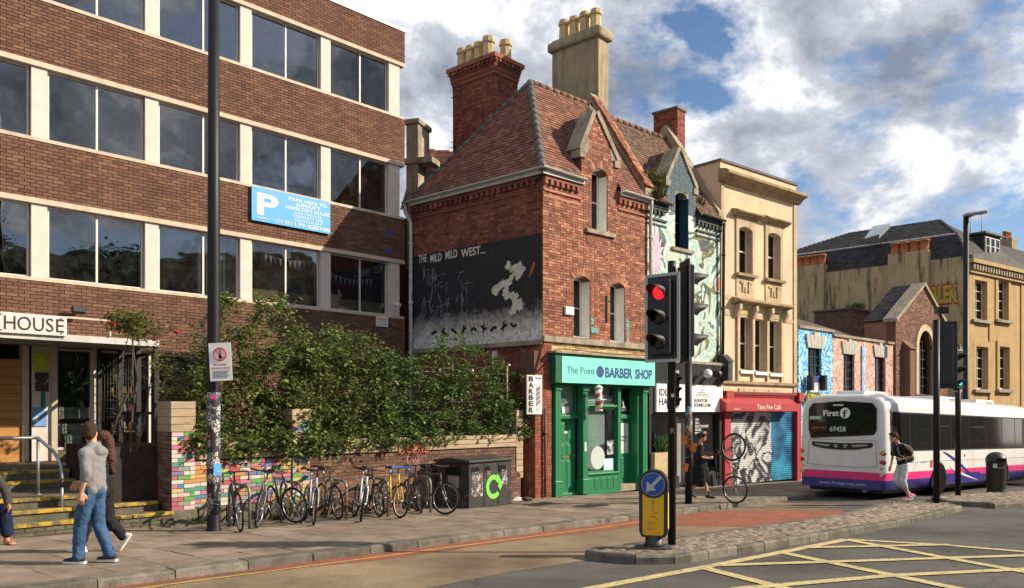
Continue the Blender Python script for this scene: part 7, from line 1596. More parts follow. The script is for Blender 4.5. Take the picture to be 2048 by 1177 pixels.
# ================================================================ street furniture
LOCAL = Fr((0, 0), (1, 0))
def lroot(name, loc, label, cat, rz=0, group=None, pitch=0):
    o = thing(name, loc, label, cat, group, rz); o.rotation_euler = (0, pitch, rz); FRAME[o.name] = LOCAL; return o
def lp(b, name, m, root, bevel=0): o = put(name, b.mesh(name, m), root, None, bevel); FRAME[o.name] = LOCAL; return o
M_pst = mat('black_post_paint', (.010, .010, .011), .5, .15, 3, .1, 30, spec=.3)
def collage(name, base, cols, scale=9.0):
    """torn stickers and bill scraps: per-cell colours on a dark post"""
    m = bpy.data.materials.new(name); m.use_nodes = True; t = m.node_tree; L = t.links.new; bs = t.nodes['Principled BSDF']; bs.inputs['Roughness'].default_value = .7
    tc_ = t.nodes.new('ShaderNodeTexCoord'); mp_ = t.nodes.new('ShaderNodeMapping'); mp_.inputs['Scale'].default_value = (1, 1, .75); L(tc_.outputs['Object'], mp_.inputs[0])
    v = t.nodes.new('ShaderNodeTexVoronoi'); v.inputs['Scale'].default_value = scale; v.distance = 'MANHATTAN'; L(mp_.outputs[0], v.inputs['Vector'])
    sp = t.nodes.new('ShaderNodeSeparateColor'); L(v.outputs['Color'], sp.inputs[0])
    r = t.nodes.new('ShaderNodeValToRGB'); r.color_ramp.interpolation = 'CONSTANT'; el = r.color_ramp.elements; al = [base] + cols
    while len(el) < len(al): el.new(.5)
    for i, c in enumerate(al): el[i].position = 0 if i == 0 else .36 + .6*(i - 1)/len(cols); el[i].color = (*c, 1)
    L(sp.outputs[0], r.inputs[0]); n2 = t.nodes.new('ShaderNodeTexNoise'); n2.inputs['Scale'].default_value = 38; n2.inputs['Detail'].default_value = 4; L(tc_.outputs['Object'], n2.inputs[0])
    g = t.nodes.new('ShaderNodeValToRGB'); g.color_ramp.elements[0].position = .47; g.color_ramp.elements[1].position = .53; L(n2.outputs[0], g.inputs[0])
    mm = t.nodes.new('ShaderNodeMix'); mm.data_type = 'RGBA'; mm.inputs[7].default_value = (*base, 1); L(g.outputs[0], mm.inputs[0]); L(r.outputs[0], mm.inputs[6]); L(mm.outputs[2], bs.inputs['Base Color']); return m
M_coll = collage('sticker_scraps', (.03, .03, .03), [(.55, .54, .50), (.42, .42, .40), (.60, .57, .48), (.30, .30, .30), (.5, .5, .47), (.15, .22, .30)])
M_coll2 = collage('sticker_scraps_bright', (.02, .02, .02), [(.45, .15, .04), (.05, .35, .08), (.5, .48, .44), (.40, .03, .03), (.15, .3, .4)], 12)
# tall lamp post on the pavement
p = G(427.5, 1062, .12); LP = lroot('street_lamp', p, 'tall black lamp post plastered with torn stickers beside the bicycle stands', 'street lamp')
b = MB(); b.lathe([(.125, -.05), (.125, .02), (.112, .05), (.112, 1.0), (.108, 1.05), (.104, 5), (.085, 10.2)], 20); lp(b, 'post', M_pst, LP)
b = MB(); b.lathe([(.1125, .28), (.1125, 1.0), (.1105, 1.05), (.1092, 2.35), (.1090, 2.36)], 20); lp(b, 'sticker_layer', M_coll, LP)
b = MB(); b.tube([(0, 0, 10.1), (0, 0, 10.4), (.5, -.45, 10.75), (1.1, -1.0, 10.8)], .05, 8); lp(b, 'arm', M_pst, LP); b = MB(); b.obox((1.4, -1.28, 10.78), (.8, .3, .16), Matrix.Rotation(-.74, 3, 'Z')); lp(b, 'lantern', M_galv, LP, .04)
for nm, zz, a, w_, h_, c in (('blue_sticker', 1.05, -40, .14, .21, (.08, .30, .62)), ('pink_sticker', 2.28, -70, .09, .07, (.55, .03, .22)), ('red_sticker', 1.62, -120, .06, .05, (.45, .04, .04))):
    b = MB(); b.box(-w_/2, w_/2, -.118, -.112, zz - h_/2, zz + h_/2); o = lp(b, 'sticker', mat(nm, c, .6, .12, 12, cover=((.7, .7, .7), 14, .6, .66)), LP); o.rotation_euler = (0, 0, R(a + 90))
# drinking zone sign strapped to it
Ys = p.y - .13; x0, x1 = X_(419, Ys), X_(462, Ys); zt, zb = Zp(687, Ys), Zp(763, Ys)
ds = lroot('no_drinking_sign', (p.x, Ys, (zt + zb)/2), 'white no street drinking notice strapped to the tall lamp post', 'sign', R(6)); ds.rotation_euler = (0, R(-3), R(6))
w_, h_ = (x1 - x0), zt - zb; cx = (x0 + x1)/2 - p.x; b = MB(); b.box(cx - w_/2, cx + w_/2, -.006, .006, -h_/2, h_/2); lp(b, 'plate', M_wht, ds)
M_redring = mat('sign_red', (.55, .05, .04), .5, .05); b = MB(); b.tube([(cx + .105*math.cos(a*math.pi/12), -.008, .2*h_ + .105*math.sin(a*math.pi/12)) for a in range(24)], .011, 6, closed=True); b.tube([(cx - .074, -.010, .2*h_ + .074), (cx + .074, -.010, .2*h_ - .074)], .009, 6); lp(b, 'prohibition_ring', M_redring, ds)
b = MB(); b.prism_y([(cx - .025, .2*h_ - .08), (cx + .025, .2*h_ - .08), (cx + .025, .2*h_ - .0), (cx + .009, .2*h_ + .03), (cx + .009, .2*h_ + .08), (cx - .009, .2*h_ + .08), (cx - .009, .2*h_ + .03), (cx - .025, .2*h_)], -.009, -.006); lp(b, 'bottle_symbol', M_blk, ds)
text('NO STREET', ds, LOCAL, cx, -.10*h_, .034, M_redring, -.006, width=w_*.62, align='CENTER', ext=.001); text('DRINKING ZONE', ds, LOCAL, cx, -.19*h_, .034, M_redring, -.006, width=w_*.84, align='CENTER', ext=.001)
for k in range(6): b = MB(); b.box(cx - w_*.38, cx + w_*(.38 - .06*(k % 3)), -.0085, -.006, -h_*(.25 + .035*k), -h_*(.25 + .035*k) + .009); lp(b, 'print_line', M_faint, ds)
# ---------------------------------------------------------------- signal heads
M_sig = mat('signal_black', (.016, .016, .017), .5, .12, 4); M_brd = mat('board_edge_white', (.42, .42, .42), .5, .05); M_lens = mat('dark_lens', (.03, .03, .03), .15, .1, 60); M_lred = mat('lit_red_lens', (.9, .02, .03), .3, .1, 60, emit=0.9); M_lgrn = mat('lit_green_lens', (.02, .7, .45), .3, .1, 40, emit=1.5)
def head(root, c, ang, h=1.15, w=.36, d=.17, lit=None, board=True, bw=None, vis=.24, r=.10, n_=3, bdt=.10, name='signal_head'):
    """signal head centred at local c, facing local -y turned by ang"""
    Rm = Matrix.Rotation(ang, 3, 'Z'); c = Vector(c)
    hd_ = MB(); hd_.box(-w/2, w/2, -d/2, d/2, -h/2, h/2); o = hd_.mesh(name, M_sig); H_ = put(name, o, root, None, .015); H_.location = c; H_.rotation_euler = (0, 0, ang); FRAME[H_.name] = LOCAL
    if board:
        B = MB(); W2, H2 = w/2 + bdt, h/2 + bdt; B.box(-W2, W2, .02, .035, -H2, H2); lp(B, 'backing_board', M_sig, H_, .03)
        e = .045; B = MB(); q = [(-W2, -H2), (W2, -H2), (W2, H2), (-W2, H2)]; qi = [(-W2 + e, -H2 + e), (W2 - e, -H2 + e), (W2 - e, H2 - e), (-W2 + e, H2 - e)]
        for i in range(4): j = (i + 1) % 4; B.prism_y([q[i], q[j], qi[j], qi[i]], .012, .019)
        lp(B, 'board_border', M_brd, H_)
    for k in range(n_):
        z = h/2 - h*(k + .5)/n_; L_ = MB(); RX = Matrix.Rotation(R(90), 3, 'X'); L_.lathe([(0.0, .03), (r*.6, .024), (r, .0)], 18, (0, -d/2 - .002, z), M=RX); lp(L_, 'lens', {0: M_lred, 2: M_lgrn}.get(k) if lit == k else M_lens, H_)
        V = MB(); n2 = 16; vs = []; 
        for i in range(n2 + 1):
            a = R(-25) + (math.pi + R(50)) * i / n2; sa = math.sin(a); ln = vis * (.25 + .75 * max(0, sa) ** .6) 
            for rr in (r*1.14, r*1.05):
                vs += [(rr*math.cos(a), -d/2, z + rr*math.sin(a)), (rr*math.cos(a)*.94, -d/2 - ln, z + rr*math.sin(a)*.94 - .02)]
        f = []
        for i in range(n2): j = 4*i; f += [(j, j+1, j+5, j+4), (j+3, j+2, j+6, j+7), (j+1, j+3, j+7, j+5)]
        V.add(vs, f, 0, True); lp(V, 'visor', mat('visor_black', (.02, .02, .021), .55, .1), H_)
    return H_
p = G(1343.5, 1089, .12); TS1 = lroot('traffic_signal', p, 'black traffic signal pole with red light showing on the cobbled island', 'traffic light')
Yp = p.y; sc = F / Yp
b = MB(); b.lathe([(.06, -.05), (.06, 4.1), (.058, (1089 - 523)/sc)], 16); lp(b, 'pole', M_pst, TS1)
zc = (1089 - 638)/sc; head(TS1, ((1320 - 1343.5)/sc, -.14, zc), R(-36), h=(725 - 552)/sc - .20, w=.34, lit=0, vis=.31, r=.105, bdt=.11)
zc2 = (1089 - 622)/sc; head(TS1, ((1375 - 1343.5)/sc, .10, zc2), R(96), h=(725 - 525)/sc - .12, w=.30, vis=.26, r=.12, bdt=.08, name='signal_head')
for z in (zc + .45, zc - .45): b = MB(); b.box(-.02, .22, -.02, .08, z - .025, z + .025); lp(b, 'bracket', M_sig, TS1)
text('R', TS1, LOCAL, -.03, (1089 - 868)/sc, .09, M_chg, -.061, ext=.001); b = MB(); b.box(-.02, .025, -.064, -.058, (1089 - 795)/sc, (1089 - 788)/sc); lp(b, 'sticker', M_chalk, TS1)
# slimmer pole on the pavement
p = G(1377, 1008, .12); sc = F / p.y; TS2 = lroot('traffic_signal', p, 'sticker covered signal pole with small head on the pavement by the record shop', 'traffic light')
b = MB(); b.lathe([(.085, -.05), (.085, (1008 - 700)/sc)], 14); lp(b, 'pole', M_pst, TS2); b = MB(); b.lathe([(.0865, 1.1), (.0865, 2.35)], 14); lp(b, 'sticker_layer', M_coll2, TS2)
head(TS2, ((1348 - 1377)/sc, .05, (1008 - 780)/sc), R(35), h=.78, w=.24, vis=.16, r=.075, bdt=.08)
for zz, dx in ((1008 - 880, -.12), (1008 - 895, .1), (1008 - 935, -.1)):
    b = MB(); b.obox((dx, -.11, zz/sc), (.14, .01, .2), Matrix.Rotation(rnd(-.2, .2), 3, 'Y')); lp(b, 'flyer', mat('flyer_orange', (.50, .18, .05), .8, .2, 8), TS2)
# signals on the far end of the islands (seen from behind)
p = G(1873, 1006, .12); sc = F / p.y; TS3 = lroot('traffic_signal', p, 'traffic signal seen from behind with detector on top beside the bus', 'traffic light')
b = MB(); b.lathe([(.075, -.05), (.075, (1006 - 640)/sc)], 14); lp(b, 'pole', M_pst, TS3); head(TS3, ((1892 - 1873)/sc, .06, (1006 - 710)/sc), R(168), h=1.45, w=.36, vis=.25, r=.12, bdt=.10)
b = MB(); b.tube([((1882 - 1873)/sc, 0, (1006 - 642)/sc), ((1882 - 1873)/sc, 0, (1006 - 628)/sc)], .02, 6); b.obox(((1882 - 1873)/sc, -.02, (1006 - 622)/sc), (.26, .2, .16)); lp(b, 'detector', M_sig, TS3)
p = G(1916, 991, .12); sc = F / p.y; TS4 = lroot('traffic_signal', p, 'signal pole with small green crossing light on the second island', 'traffic light')
b = MB(); b.lathe([(.075, -.05), (.075, (991 - 690)/sc)], 14); lp(b, 'pole', M_pst, TS4); head(TS4, ((1911 - 1916)/sc, -.1, (991 - 740)/sc), R(28), h=1.08, w=.28, vis=.18, r=.08, bdt=.08, lit=2)
# ---------------------------------------------------------------- keep-left bollard
p = G(1308, 1097, .12); sc = F / p.y; KB = lroot('traffic_bollard', p, 'yellow keep left bollard with blue arrow disc on the cobbled island', 'bollard', R(-16))
M_ybl = mat('bollard_yellow', (.74, .40, .012), .5, .08, 4, cover=((.35, .17, .02), 5, .64, .76)); M_ybr = mat('bollard_bright_yellow', (.85, .70, .02), .4, .05); M_blp2 = mat('bollard_black', (.025, .024, .023), .5, .15, 5); M_blu = mat('arrow_blue', (.012, .07, .30), .45, .08, 4)
W2 = .20; zb, zt = .17, 1.0; zc = .93; rc = .205
prof = [(-W2, zb + .08), (-W2*.82, zb), (W2*.82, zb), (W2, zb + .08)] + [(rc*math.cos(a*math.pi/14), zc + rc*math.sin(a*math.pi/14)) for a in range(0, 15)]
b = MB(); b.prism_y(prof, -.10, .10, sm=False); lp(b, 'body', M_blp2, KB, .02)
b = MB(); b.prism_y([(-.15, zb + .06), (-.12, zb + .03), (.12, zb + .03), (.15, zb + .06), (.15, .80), (-.15, .80)], -.108, -.10); lp(b, 'front_panel', M_ybl, KB)
for s_ in (-1, 1): b = MB(); xx = s_ * (W2 - .001); b.box(min(xx, xx + s_*.006), max(xx, xx + s_*.006), -.05, .05, zb + .12, .80); lp(b, 'side_panel', M_ybr, KB)
circ = lambda r_, n_=28: [(r_*math.cos(2*math.pi*a/n_), zc + r_*math.sin(2*math.pi*a/n_)) for a in range(n_)]
b = MB(); b.prism_y(circ(.20), -.118, -.10); lp(b, 'dome', M_blp2, KB); b = MB(); b.prism_y(circ(.165), -.121, -.118); lp(b, 'disc_rim', M_brd, KB); b = MB(); b.prism_y(circ(.158), -.124, -.121); lp(b, 'disc', M_blu, KB)
ar = [(.11, .095), (.085, .125), (-.035, .0), (-.07, .04), (-.105, -.11), (.045, -.08), (.0, -.04)]
ca, sa = math.cos(0), 0; b = MB(); b.prism_y([(x, zc + z) for x, z in [(.095, .125), (-.035, -.01), (-.085, .045), (-.10, -.105), (.045, -.085), (-.0, -.04), (.125, .09)]], -.128, -.124); lp(b, 'arrow', M_brd, KB)
text('S', KB, LOCAL, 0, .64, .05, M_blk, -.108, align='CENTER', ext=.001); text('7', KB, LOCAL, 0, .56, .05, M_blk, -.108, align='CENTER', ext=.001)
random.seed(4)
for k in range(4):
    zz = .30 + k*.075; brush(KB, LOCAL, [(-.10 + .03*k + .03*j, zz + rnd(-.03, .03)) for j in range(4)], .004, mat('tag_brown', (.14, .07, .02), .7, .1), -.1095, 'scrawl')
b = MB(); b.lathe([(.16, .03), (.13, .08), (.12, .2)], 16); lp(b, 'neck', M_blp2, KB); b = MB(); b.box(-.27, .27, -.17, .17, -.03, .035); lp(b, 'base_plate', mat('rubber_grey', (.07, .07, .07), .8, .15), KB, .015)
# ---------------------------------------------------------------- far lamp post, litter bin
Yl = 36.0; pl0 = Vector((X_(1932, Yl), Yl, gz(Yl))); L2 = lroot('street_lamp', pl0, 'slim dark lamp post with flat lantern rising behind the bus', 'street lamp'); hh = Zp(434, Yl) - pl0.z
b = MB(); b.lathe([(.15, 0), (.15, 1.5), (.12, 1.6), (.11, hh)], 14); lp(b, 'post', M_pst, L2); b = MB(); b.tube([(0, 0, hh - .05), (.2, -.1, hh + .06)], .06, 8); b.obox((.32, -.15, hh + .10), (.95, .3, .12), Matrix.Rotation(-.15, 3, 'Y')); lp(b, 'lantern', M_galv, L2, .04)
p = G(1992, 984, .12); LB = lroot('litter_bin', p, 'black round topped litter bin on the second island beside the bus', 'litter bin'); b = MB(); b.lathe([(.24, -.03), (.25, .02), (.235, .06), (.26, .12), (.265, .86), (.28, .88), (.28, .95), (.26, 1.03), (.19, 1.12), (.09, 1.17), (.01, 1.18)], 24); lp(b, 'body', M_blp2, LB)
b = MB(); b.box(-.13, .13, -.285, -.25, .90, 1.0); lp(b, 'opening', M_dark, LB); b = MB(); b.box(-.22, -.12, -.262, -.225, .72, .84); lp(b, 'sticker', M_chalk, LB); text('LITTER', LB, LOCAL, 0, .70, .05, M_brd, -.268, align='CENTER')
# ---------------------------------------------------------------- recycling bin
pa, pb = G(938, 1018, .12), G(1023, 1009, .12); RBF = Fr((pa.x, pa.y), (pb.x - pa.x, pb.y - pa.y)); WR = (pb - pa).length; DR = 1.0; hz0 = pa.z - .03; HRb = 1.05
RB2 = thing('recycling_bin', (pa.x, pa.y, hz0), 'large black metal recycling bin with green arrow symbol', 'recycling bin')
M_binb = mat('bin_black', (.028, .027, .026), .5, .3, 2.5, .25, 12, cover=((.20, .19, .17), 3.5, .60, .74))
b = MB(); b.box(0, WR, 0, DR, hz0, hz0 + HRb); b.build('body', M_binb, RB2, RBF, .015)
b = MB(); b.prism_x([(-.05, hz0 + HRb), (DR + .05, hz0 + HRb), (DR + .05, hz0 + HRb + .05), (DR*.55, hz0 + HRb + .11), (-.05, hz0 + HRb + .05)][::-1], -.05, WR + .05); b.build('lid', M_binb, RB2, RBF, .012)
for k in range(3): x = .08 + k * (WR - .1)/3; b = MB(); b.box(x, x + .28 if k != 1 else x + .18, -.006, .004, hz0 + HRb - .26, hz0 + HRb - .10); b.build('slot', M_dark, RB2, RBF)
b = MB(); b.box(-.006, .004, .25, .7, hz0 + HRb - .28, hz0 + HRb - .1); b.build('slot', M_dark, RB2, RBF)
for x in (WR*.335, WR*.67): b = MB(); b.box(x - .006, x + .006, -.005, .0, hz0 + .04, hz0 + HRb - .04); b.build('panel_seam', M_dark, RB2, RBF)
gx, gzz = WR*.56, hz0 + .46; b = MB(); n_ = 20; ro, ri2 = .28, .17
for i in range(n_):
    a0, a1 = R(70 + 250*i/n_), R(70 + 250*(i+1)/n_); b.prism_y([(gx + ri2*math.cos(a0), gzz + ri2*math.sin(a0)), (gx + ro*math.cos(a0), gzz + ro*math.sin(a0)), (gx + ro*math.cos(a1), gzz + ro*math.sin(a1)), (gx + ri2*math.cos(a1), gzz + ri2*math.sin(a1))], -.008, -.001)
M_lime = mat('lime_green_print', (.16, .62, .06), .5, .08); a1 = R(70)
b.prism_y([(gx + .05, gzz + .16), (gx + .14, gzz + .30), (gx + .29, gzz + .12), (gx + .33, gzz + .04), (gx + .25, gzz - .10), (gx + .15, gzz + .02), (gx + .2, gzz + .05)], -.0085, -.001); b.build('recycling_symbol', M_lime, RB2, RBF)
for (xa, xb, za, zb_, mm) in ((.08, .48, .28, .80, M_chg), (.62, .76, .74, .84, M_chalk), (1.18, 1.40, .48, .84, M_blkw), (.1, .34, .78, .84, M_chalk)): b = MB(); b.box(xa, min(xb, WR - .03), -.007, -.001, hz0 + za, hz0 + zb_); b.build('sticker', collage('bin_sticker_%d' % int(xa*100), (.05, .05, .05), [(.4, .4, .38), (.5, .48, .45), (.3, .05, .05)], 16), RB2, RBF)
b = MB(); b.box(-.007, -.001, .3, .62, hz0 + .48, hz0 + .74); b.build('sticker', M_chg, RB2, RBF)
# rubbish beside it
p = G(1037, 1001, .12); b = MB(); b.add([(-.16, -.1, .0), (.12, -.14, .01), (.2, .1, .03), (-.08, .14, .09), (0, 0, .07)], [(0, 1, 4), (1, 2, 4), (2, 3, 4), (3, 0, 4)]); o = b.build('crumpled_paper', M_pap); o.location = p; tag(o, 'crumpled white paper lying beside the recycling bin', 'litter')
p = G(1052, 1003, .12); b = MB(); b.ball((0, 0, .06), (.12, .07, .06), 8, 5); b.ball((.1, .04, .05), (.07, .06, .05), 8, 5); o = b.build('brown_rag', mat('rag_brown', (.10, .06, .04), .9, .2), None); o.location = p; tag(o, 'bundled brown rag lying on the pavement by the buttress', 'litter')
# ================================================================ bicycles and stands
M_tyre = mat('tyre_rubber', (.018, .018, .018), .8, .15, 20); M_rim = mat('rim_alloy', (.35, .35, .36), .35, .1, metal=.8); M_spk2 = mat('spoke_steel', (.30, .30, .31), .4, .1, metal=.7); M_seat = mat('saddle_black', (.02, .02, .02), .6, .15)
def bike(label, front, heading, lean, paint, bars='flat', steer=0.0, r=.34, wb=1.03, gw='bicycles locked to the stands', mbar=None, rimm=None, tyre=.018, step=False, basket=False, pitch=0.0):
    """front = ground point under the front wheel; heading = plan angle the bicycle points to"""
    h = Vector((math.cos(heading), math.sin(heading), 0)); o = Vector(front) - h * wb / 2; o.z = gz(o.y) + .12
    root = thing('bicycle', o, label, 'bicycle', gw); root.rotation_euler = (lean, math.atan(SLOPE * h.y), heading); FRAME[root.name] = LOCAL
    mb = mbar or M_blm
    def P_(b, n, m, pr=None): return lp(b, n, m, pr or root)
    A, Bf = Vector((-wb/2, 0, r)), Vector((wb/2, 0, r)); bb = Vector((-.08, 0, .29)); st = Vector((-.24, 0, .82)); ht, hb = Vector((.33, 0, .83)), Vector((.37, 0, .70))
    fr_ = MB(); T = lambda a, c, rr=.016: fr_.tube([a, c], rr, 8)
    T(bb, st + (st - bb).normalized()*.02, .016); T(st if not step else st.lerp(bb, .35), ht, .016); T(bb, hb, .019); T(ht + (ht - hb)*.2, hb - (ht - hb)*.2, .02)
    for s_ in (-1, 1): fr_.tube([bb + Vector((0, .02*s_, 0)), A + Vector((0, .06*s_, 0))], .010, 6); fr_.tube([st + Vector((0, .012*s_, -.04)), A + Vector((0, .06*s_, 0))], .008, 6)
    P_(fr_, 'frame', paint)
    Rs = Matrix.Rotation(steer, 3, 'Z'); piv = hb
    def S(v): return piv + Rs @ (Vector(v) - piv)
    fk = MB()
    for s_ in (-1, 1): fk.tube([S(hb + Vector((.01, .045*s_, -.06))), S(hb.lerp(Bf, .7) + Vector((0, .05*s_, 0))), S(Bf + Vector((0, .05*s_, 0)))], .012, 6)
    fk.tube([S(hb + Vector((.01, -.05, -.05))), S(hb + Vector((.01, .05, -.05)))], .016, 6); P_(fk, 'fork', paint)
    for w, c0 in enumerate((A, Bf)):
        Mx = Rs if w else Matrix.Identity(3); cc = S(c0) if w else c0
        ring = lambda rad, n=28: [cc + Mx @ Vector((rad*math.cos(2*math.pi*i/n), 0, rad*math.sin(2*math.pi*i/n))) for i in range(n)]
        t = MB(); t.tube(ring(r - tyre), tyre, 7, closed=True); wo_ = P_(t, 'wheel', M_tyre)
        t = MB(); t.tube(ring(r - tyre*2 - .008), .010, 6, closed=True); P_(t, 'rim', rimm or M_rim, wo_)
        t = MB()
        for i in range(18): a = 2*math.pi*i/18; t.tube([cc + Mx @ Vector((.015*math.cos(a), .025*(-1)**i, .015*math.sin(a))), cc + Mx @ Vector(((r - .05)*math.cos(a), 0, (r - .05)*math.sin(a)))], .0022, 3, cap=False)
        t.tube([cc + Mx @ Vector((0, -.05, 0)), cc + Mx @ Vector((0, .05, 0))], .022, 8); so_ = P_(t, 'spokes', M_spk2, wo_); so_['kind'] = 'stuff'
    sp = MB(); sp.tube([st, st + Vector((-.025, 0, .14))], .013, 7); P_(sp, 'seat_post', M_rim)
    sd_ = MB(); pts = [(-.17, .075), (-.13, .085), (-.04, .05), (.04, .022), (.11, .016)]; vs = []
    for x, w_ in pts: vs += [(x - .27, -w_, .985), (x - .27, 0, 1.005), (x - .27, w_, .985), (x - .27, w_*.8, .955), (x - .27, -w_*.8, .955)]
    n_ = 5; sd_.add(vs, [(5*i+j, 5*i+(j+1) % 5, 5*(i+1)+(j+1) % 5, 5*(i+1)+j) for i in range(4) for j in range(5)] + [(4,3,2,1,0), (20,21,22,23,24)], 0, True); P_(sd_, 'saddle', M_seat)
    top = S(ht + Vector((-.03, 0, .14))); stem = MB(); stem.tube([S(ht + (ht - hb)*.2), top, S(ht + Vector((.05, 0, .17)))], .014, 7); P_(stem, 'stem', mb)
    hbm = MB(); q = lambda x, y, z: S(ht + Vector((x, y, z)))
    if bars == 'flat': hbm.tube([q(0, -.30, .18), q(.05, -.12, .17), q(.05, .12, .17), q(0, .30, .18)], .012, 7)
    elif bars == 'drop': hbm.tube([q(.02, -.21, .03), q(.10, -.21, .03), q(.16, -.21, .09), q(.13, -.21, .17), q(.05, -.19, .18), q(.05, .19, .18), q(.13, .21, .17), q(.16, .21, .09), q(.10, .21, .03), q(.02, .21, .03)], .013, 7)
    else: hbm.tube([q(-.18, -.28, .24), q(-.05, -.27, .26), q(.05, -.12, .2), q(.05, .12, .2), q(-.05, .27, .26), q(-.18, .28, .24)], .012, 7)
    P_(hbm, 'handlebar', mb)
    for s_ in (-1, 1):
        if bars != 'drop': g_ = MB(); g_.tube([q(-.0 if bars == 'flat' else -.08, .2*s_, .175 if bars == 'flat' else .25), q(0 if bars == 'flat' else -.18, .31*s_, .18 if bars == 'flat' else .24)], .017, 7); P_(g_, 'grip', M_seat)
    cr = MB(); cr.lathe([(.085, -.003), (.09, 0), (.085, .003)], 20, bb + Vector((0, -.05, 0)), M=Matrix.Rotation(R(90), 3, 'X')); cr.tube([bb + Vector((0, -.07, 0)), bb + Vector((.10, -.07, -.13))], .010, 6); cr.tube([bb + Vector((0, .07, 0)), bb + Vector((-.10, .07, .13))], .010, 6); cr.tube([bb + Vector((0, -.07, 0)), bb + Vector((0, .07, 0))], .016, 8); P_(cr, 'crankset', M_rim)
    for s_, e_ in ((-1, Vector((.10, -.07, -.13))), (1, Vector((-.10, .07, .13)))): pd = MB(); c_ = bb + e_ + Vector((0, .045*s_, 0)); pd.obox(c_, (.09, .08, .022)); P_(pd, 'pedal', M_seat)
    ch = MB(); ch.tube([bb + Vector((0, -.05, .085)), A + Vector((0, -.05, .035)), A + Vector((-.03, -.05, 0)), A + Vector((0, -.05, -.035)), bb + Vector((0, -.05, -.085))], .005, 4); P_(ch, 'chain', M_blm)
    if basket:
        k_ = MB(); c_ = q(.2, 0, .08); k_.obox(c_, (.22, .3, .18)); P_(k_, 'basket', M_blm)
    return root
h0 = math.atan2(-KW.y, -KW.x)
P1 = lambda n, c, **k: mat('bike_paint_' + n, c, .3, .08, 6, coat=.4, **k)
BK = [((480, 1065), 16, R(4), P1('black', (.02, .02, .022)), 'drop', R(4), 'black drop handlebar bicycle beside the sticker covered lamp post', {}),
      ((519, 1057), 4, R(-8), P1('steel', (.20, .20, .20)), 'flat', R(-14), 'grey flat bar bicycle sharing the stand beside the lamp post', {}),
      ((587, 1049), 38, R(7), P1('dark_grey', (.035, .035, .04)), 'flat', R(24), 'dark bicycle with turned front wheel at the stand by the leafy painted column', {}),
      ((628, 1052), 14, R(-6), P1('silver', (.45, .45, .46)), 'flat', R(-6), 'silver bicycle with orange reflector at the stand by the leafy painted column', {}),
      ((676, 1040), 20, R(6), P1('gun', (.10, .10, .11)), 'city', R(6), 'dark grey city bicycle leaning left on the middle stand', {}),
      ((724, 1045), 4, R(-9), P1('white', (.62, .62, .62)), 'flat', R(-10), 'white mountain bicycle leaning right on the middle stand', {'tyre': .024}),
      ((758, 1035), 14, R(5), P1('char', (.03, .03, .03)), 'flat', R(5), 'black bicycle with straight handlebar beside the yellow one', {}),
      ((797, 1037), 18, R(-5), P1('yellow', (.62, .42, .02)), 'drop', R(10), 'yellow racing bicycle with blue handlebar tape', {'mbar': mat('blue_tape', (.02, .16, .42), .6, .1), 'rimm': mat('yellow_rim', (.6, .55, .4), .5, .1)}),
      ((843, 1027), 8, R(5), P1('brown', (.10, .045, .03)), 'drop', R(-6), 'dark brown drop bar bicycle next to the recycling bin', {}),
      ((884, 1030), 42, R(-6), P1('grey', (.06, .065, .07)), 'flat', R(26), 'grey bicycle with turned front wheel against the recycling bin', {})]
for (px, py), da, ln, pt_, bars, stv, lab, kw in BK: bike(lab, G(px, py, .12), h0 - R(30) + R(da) * .45, ln, pt_, bars, stv, **kw)
# Sheffield stands
M_stand = mat('stand_steel', (.22, .19, .16), .5, .2, 6, metal=.5); 
for k, ((px, py), lab) in enumerate((((499, 1058), 'beside the lamp post'), ((603, 1048), 'by the leafy painted column'), ((693, 1040), 'in the middle of the row'), ((776, 1034), 'holding the yellow bicycle'), ((861, 1026), 'next to the recycling bin'))):
    p = G(px, py, .12); st_ = lroot('bicycle_stand', p, 'steel hoop bicycle stand ' + lab, 'bicycle stand', h0, 'bicycle stands along the wall')
    b = MB(); b.tube([(0, 0, -.05), (0, 0, .62), (-.03, 0, .70), (-.10, 0, .75), (-.60, 0, .75), (-.67, 0, .70), (-.70, 0, .62), (-.70, 0, -.03)], .026, 10); lp(b, 'hoop', M_stand, st_)
# upended bicycle chained to the shop post
p = G(1470, 1008, .12); ub = bike('black bicycle stood upright on its rear wheel outside the red café', p, 0, 0, P1('upend', (.015, .015, .016)), 'drop', 0.2, gw='upended bicycle'); del ub['group']
hv = Vector((.72, -.05)); ub.location = Vector((X_(1469, p.y), p.y, gz(p.y) + .12)) ; ub.rotation_euler = (R(-25), R(-93), R(-20)); 
Rm = ub.rotation_euler.to_matrix(); ub.location = Vector((p.x, p.y, p.z + .34)) - Rm @ Vector((-.515, 0, .34))
# ================================================================ single deck bus
M_bw = mat('bus_white', (.72, .71, .71), .28, .05, 1.5, coat=.5, cover=((.50, .48, .46), 1.6, .55, .85)); M_bp = mat('bus_pink', (.74, .035, .20), .3, .04, 2, coat=.5); M_bb = mat('bus_blue', (.035, .03, .22), .3, .06, 2, coat=.5); M_bg = mat('bus_tinted_glass', (.012, .014, .016), .06, .1, 3, spec=.6); M_bk = mat('bus_black_trim', (.012, .012, .012), .45, .1); M_bgr = mat('grille_grey', (.30, .30, .30), .5, .1); M_rub = mat('bus_rubber', (.008, .008, .008), .9, .1, spec=.05)
BO = Vector((X_(1775, 22.2), 22.3)); bu = Vector((.742, .670)).normalized(); ba = math.atan2(bu.y, bu.x)
BUS = lroot('bus', (BO.x, BO.y, gz(BO.y)), 'white single deck bus with pink and blue stripes seen from behind', 'bus', ba, None, math.atan(SLOPE * bu.y))
BL, BW, BH = 12.4, 2.55, 2.92
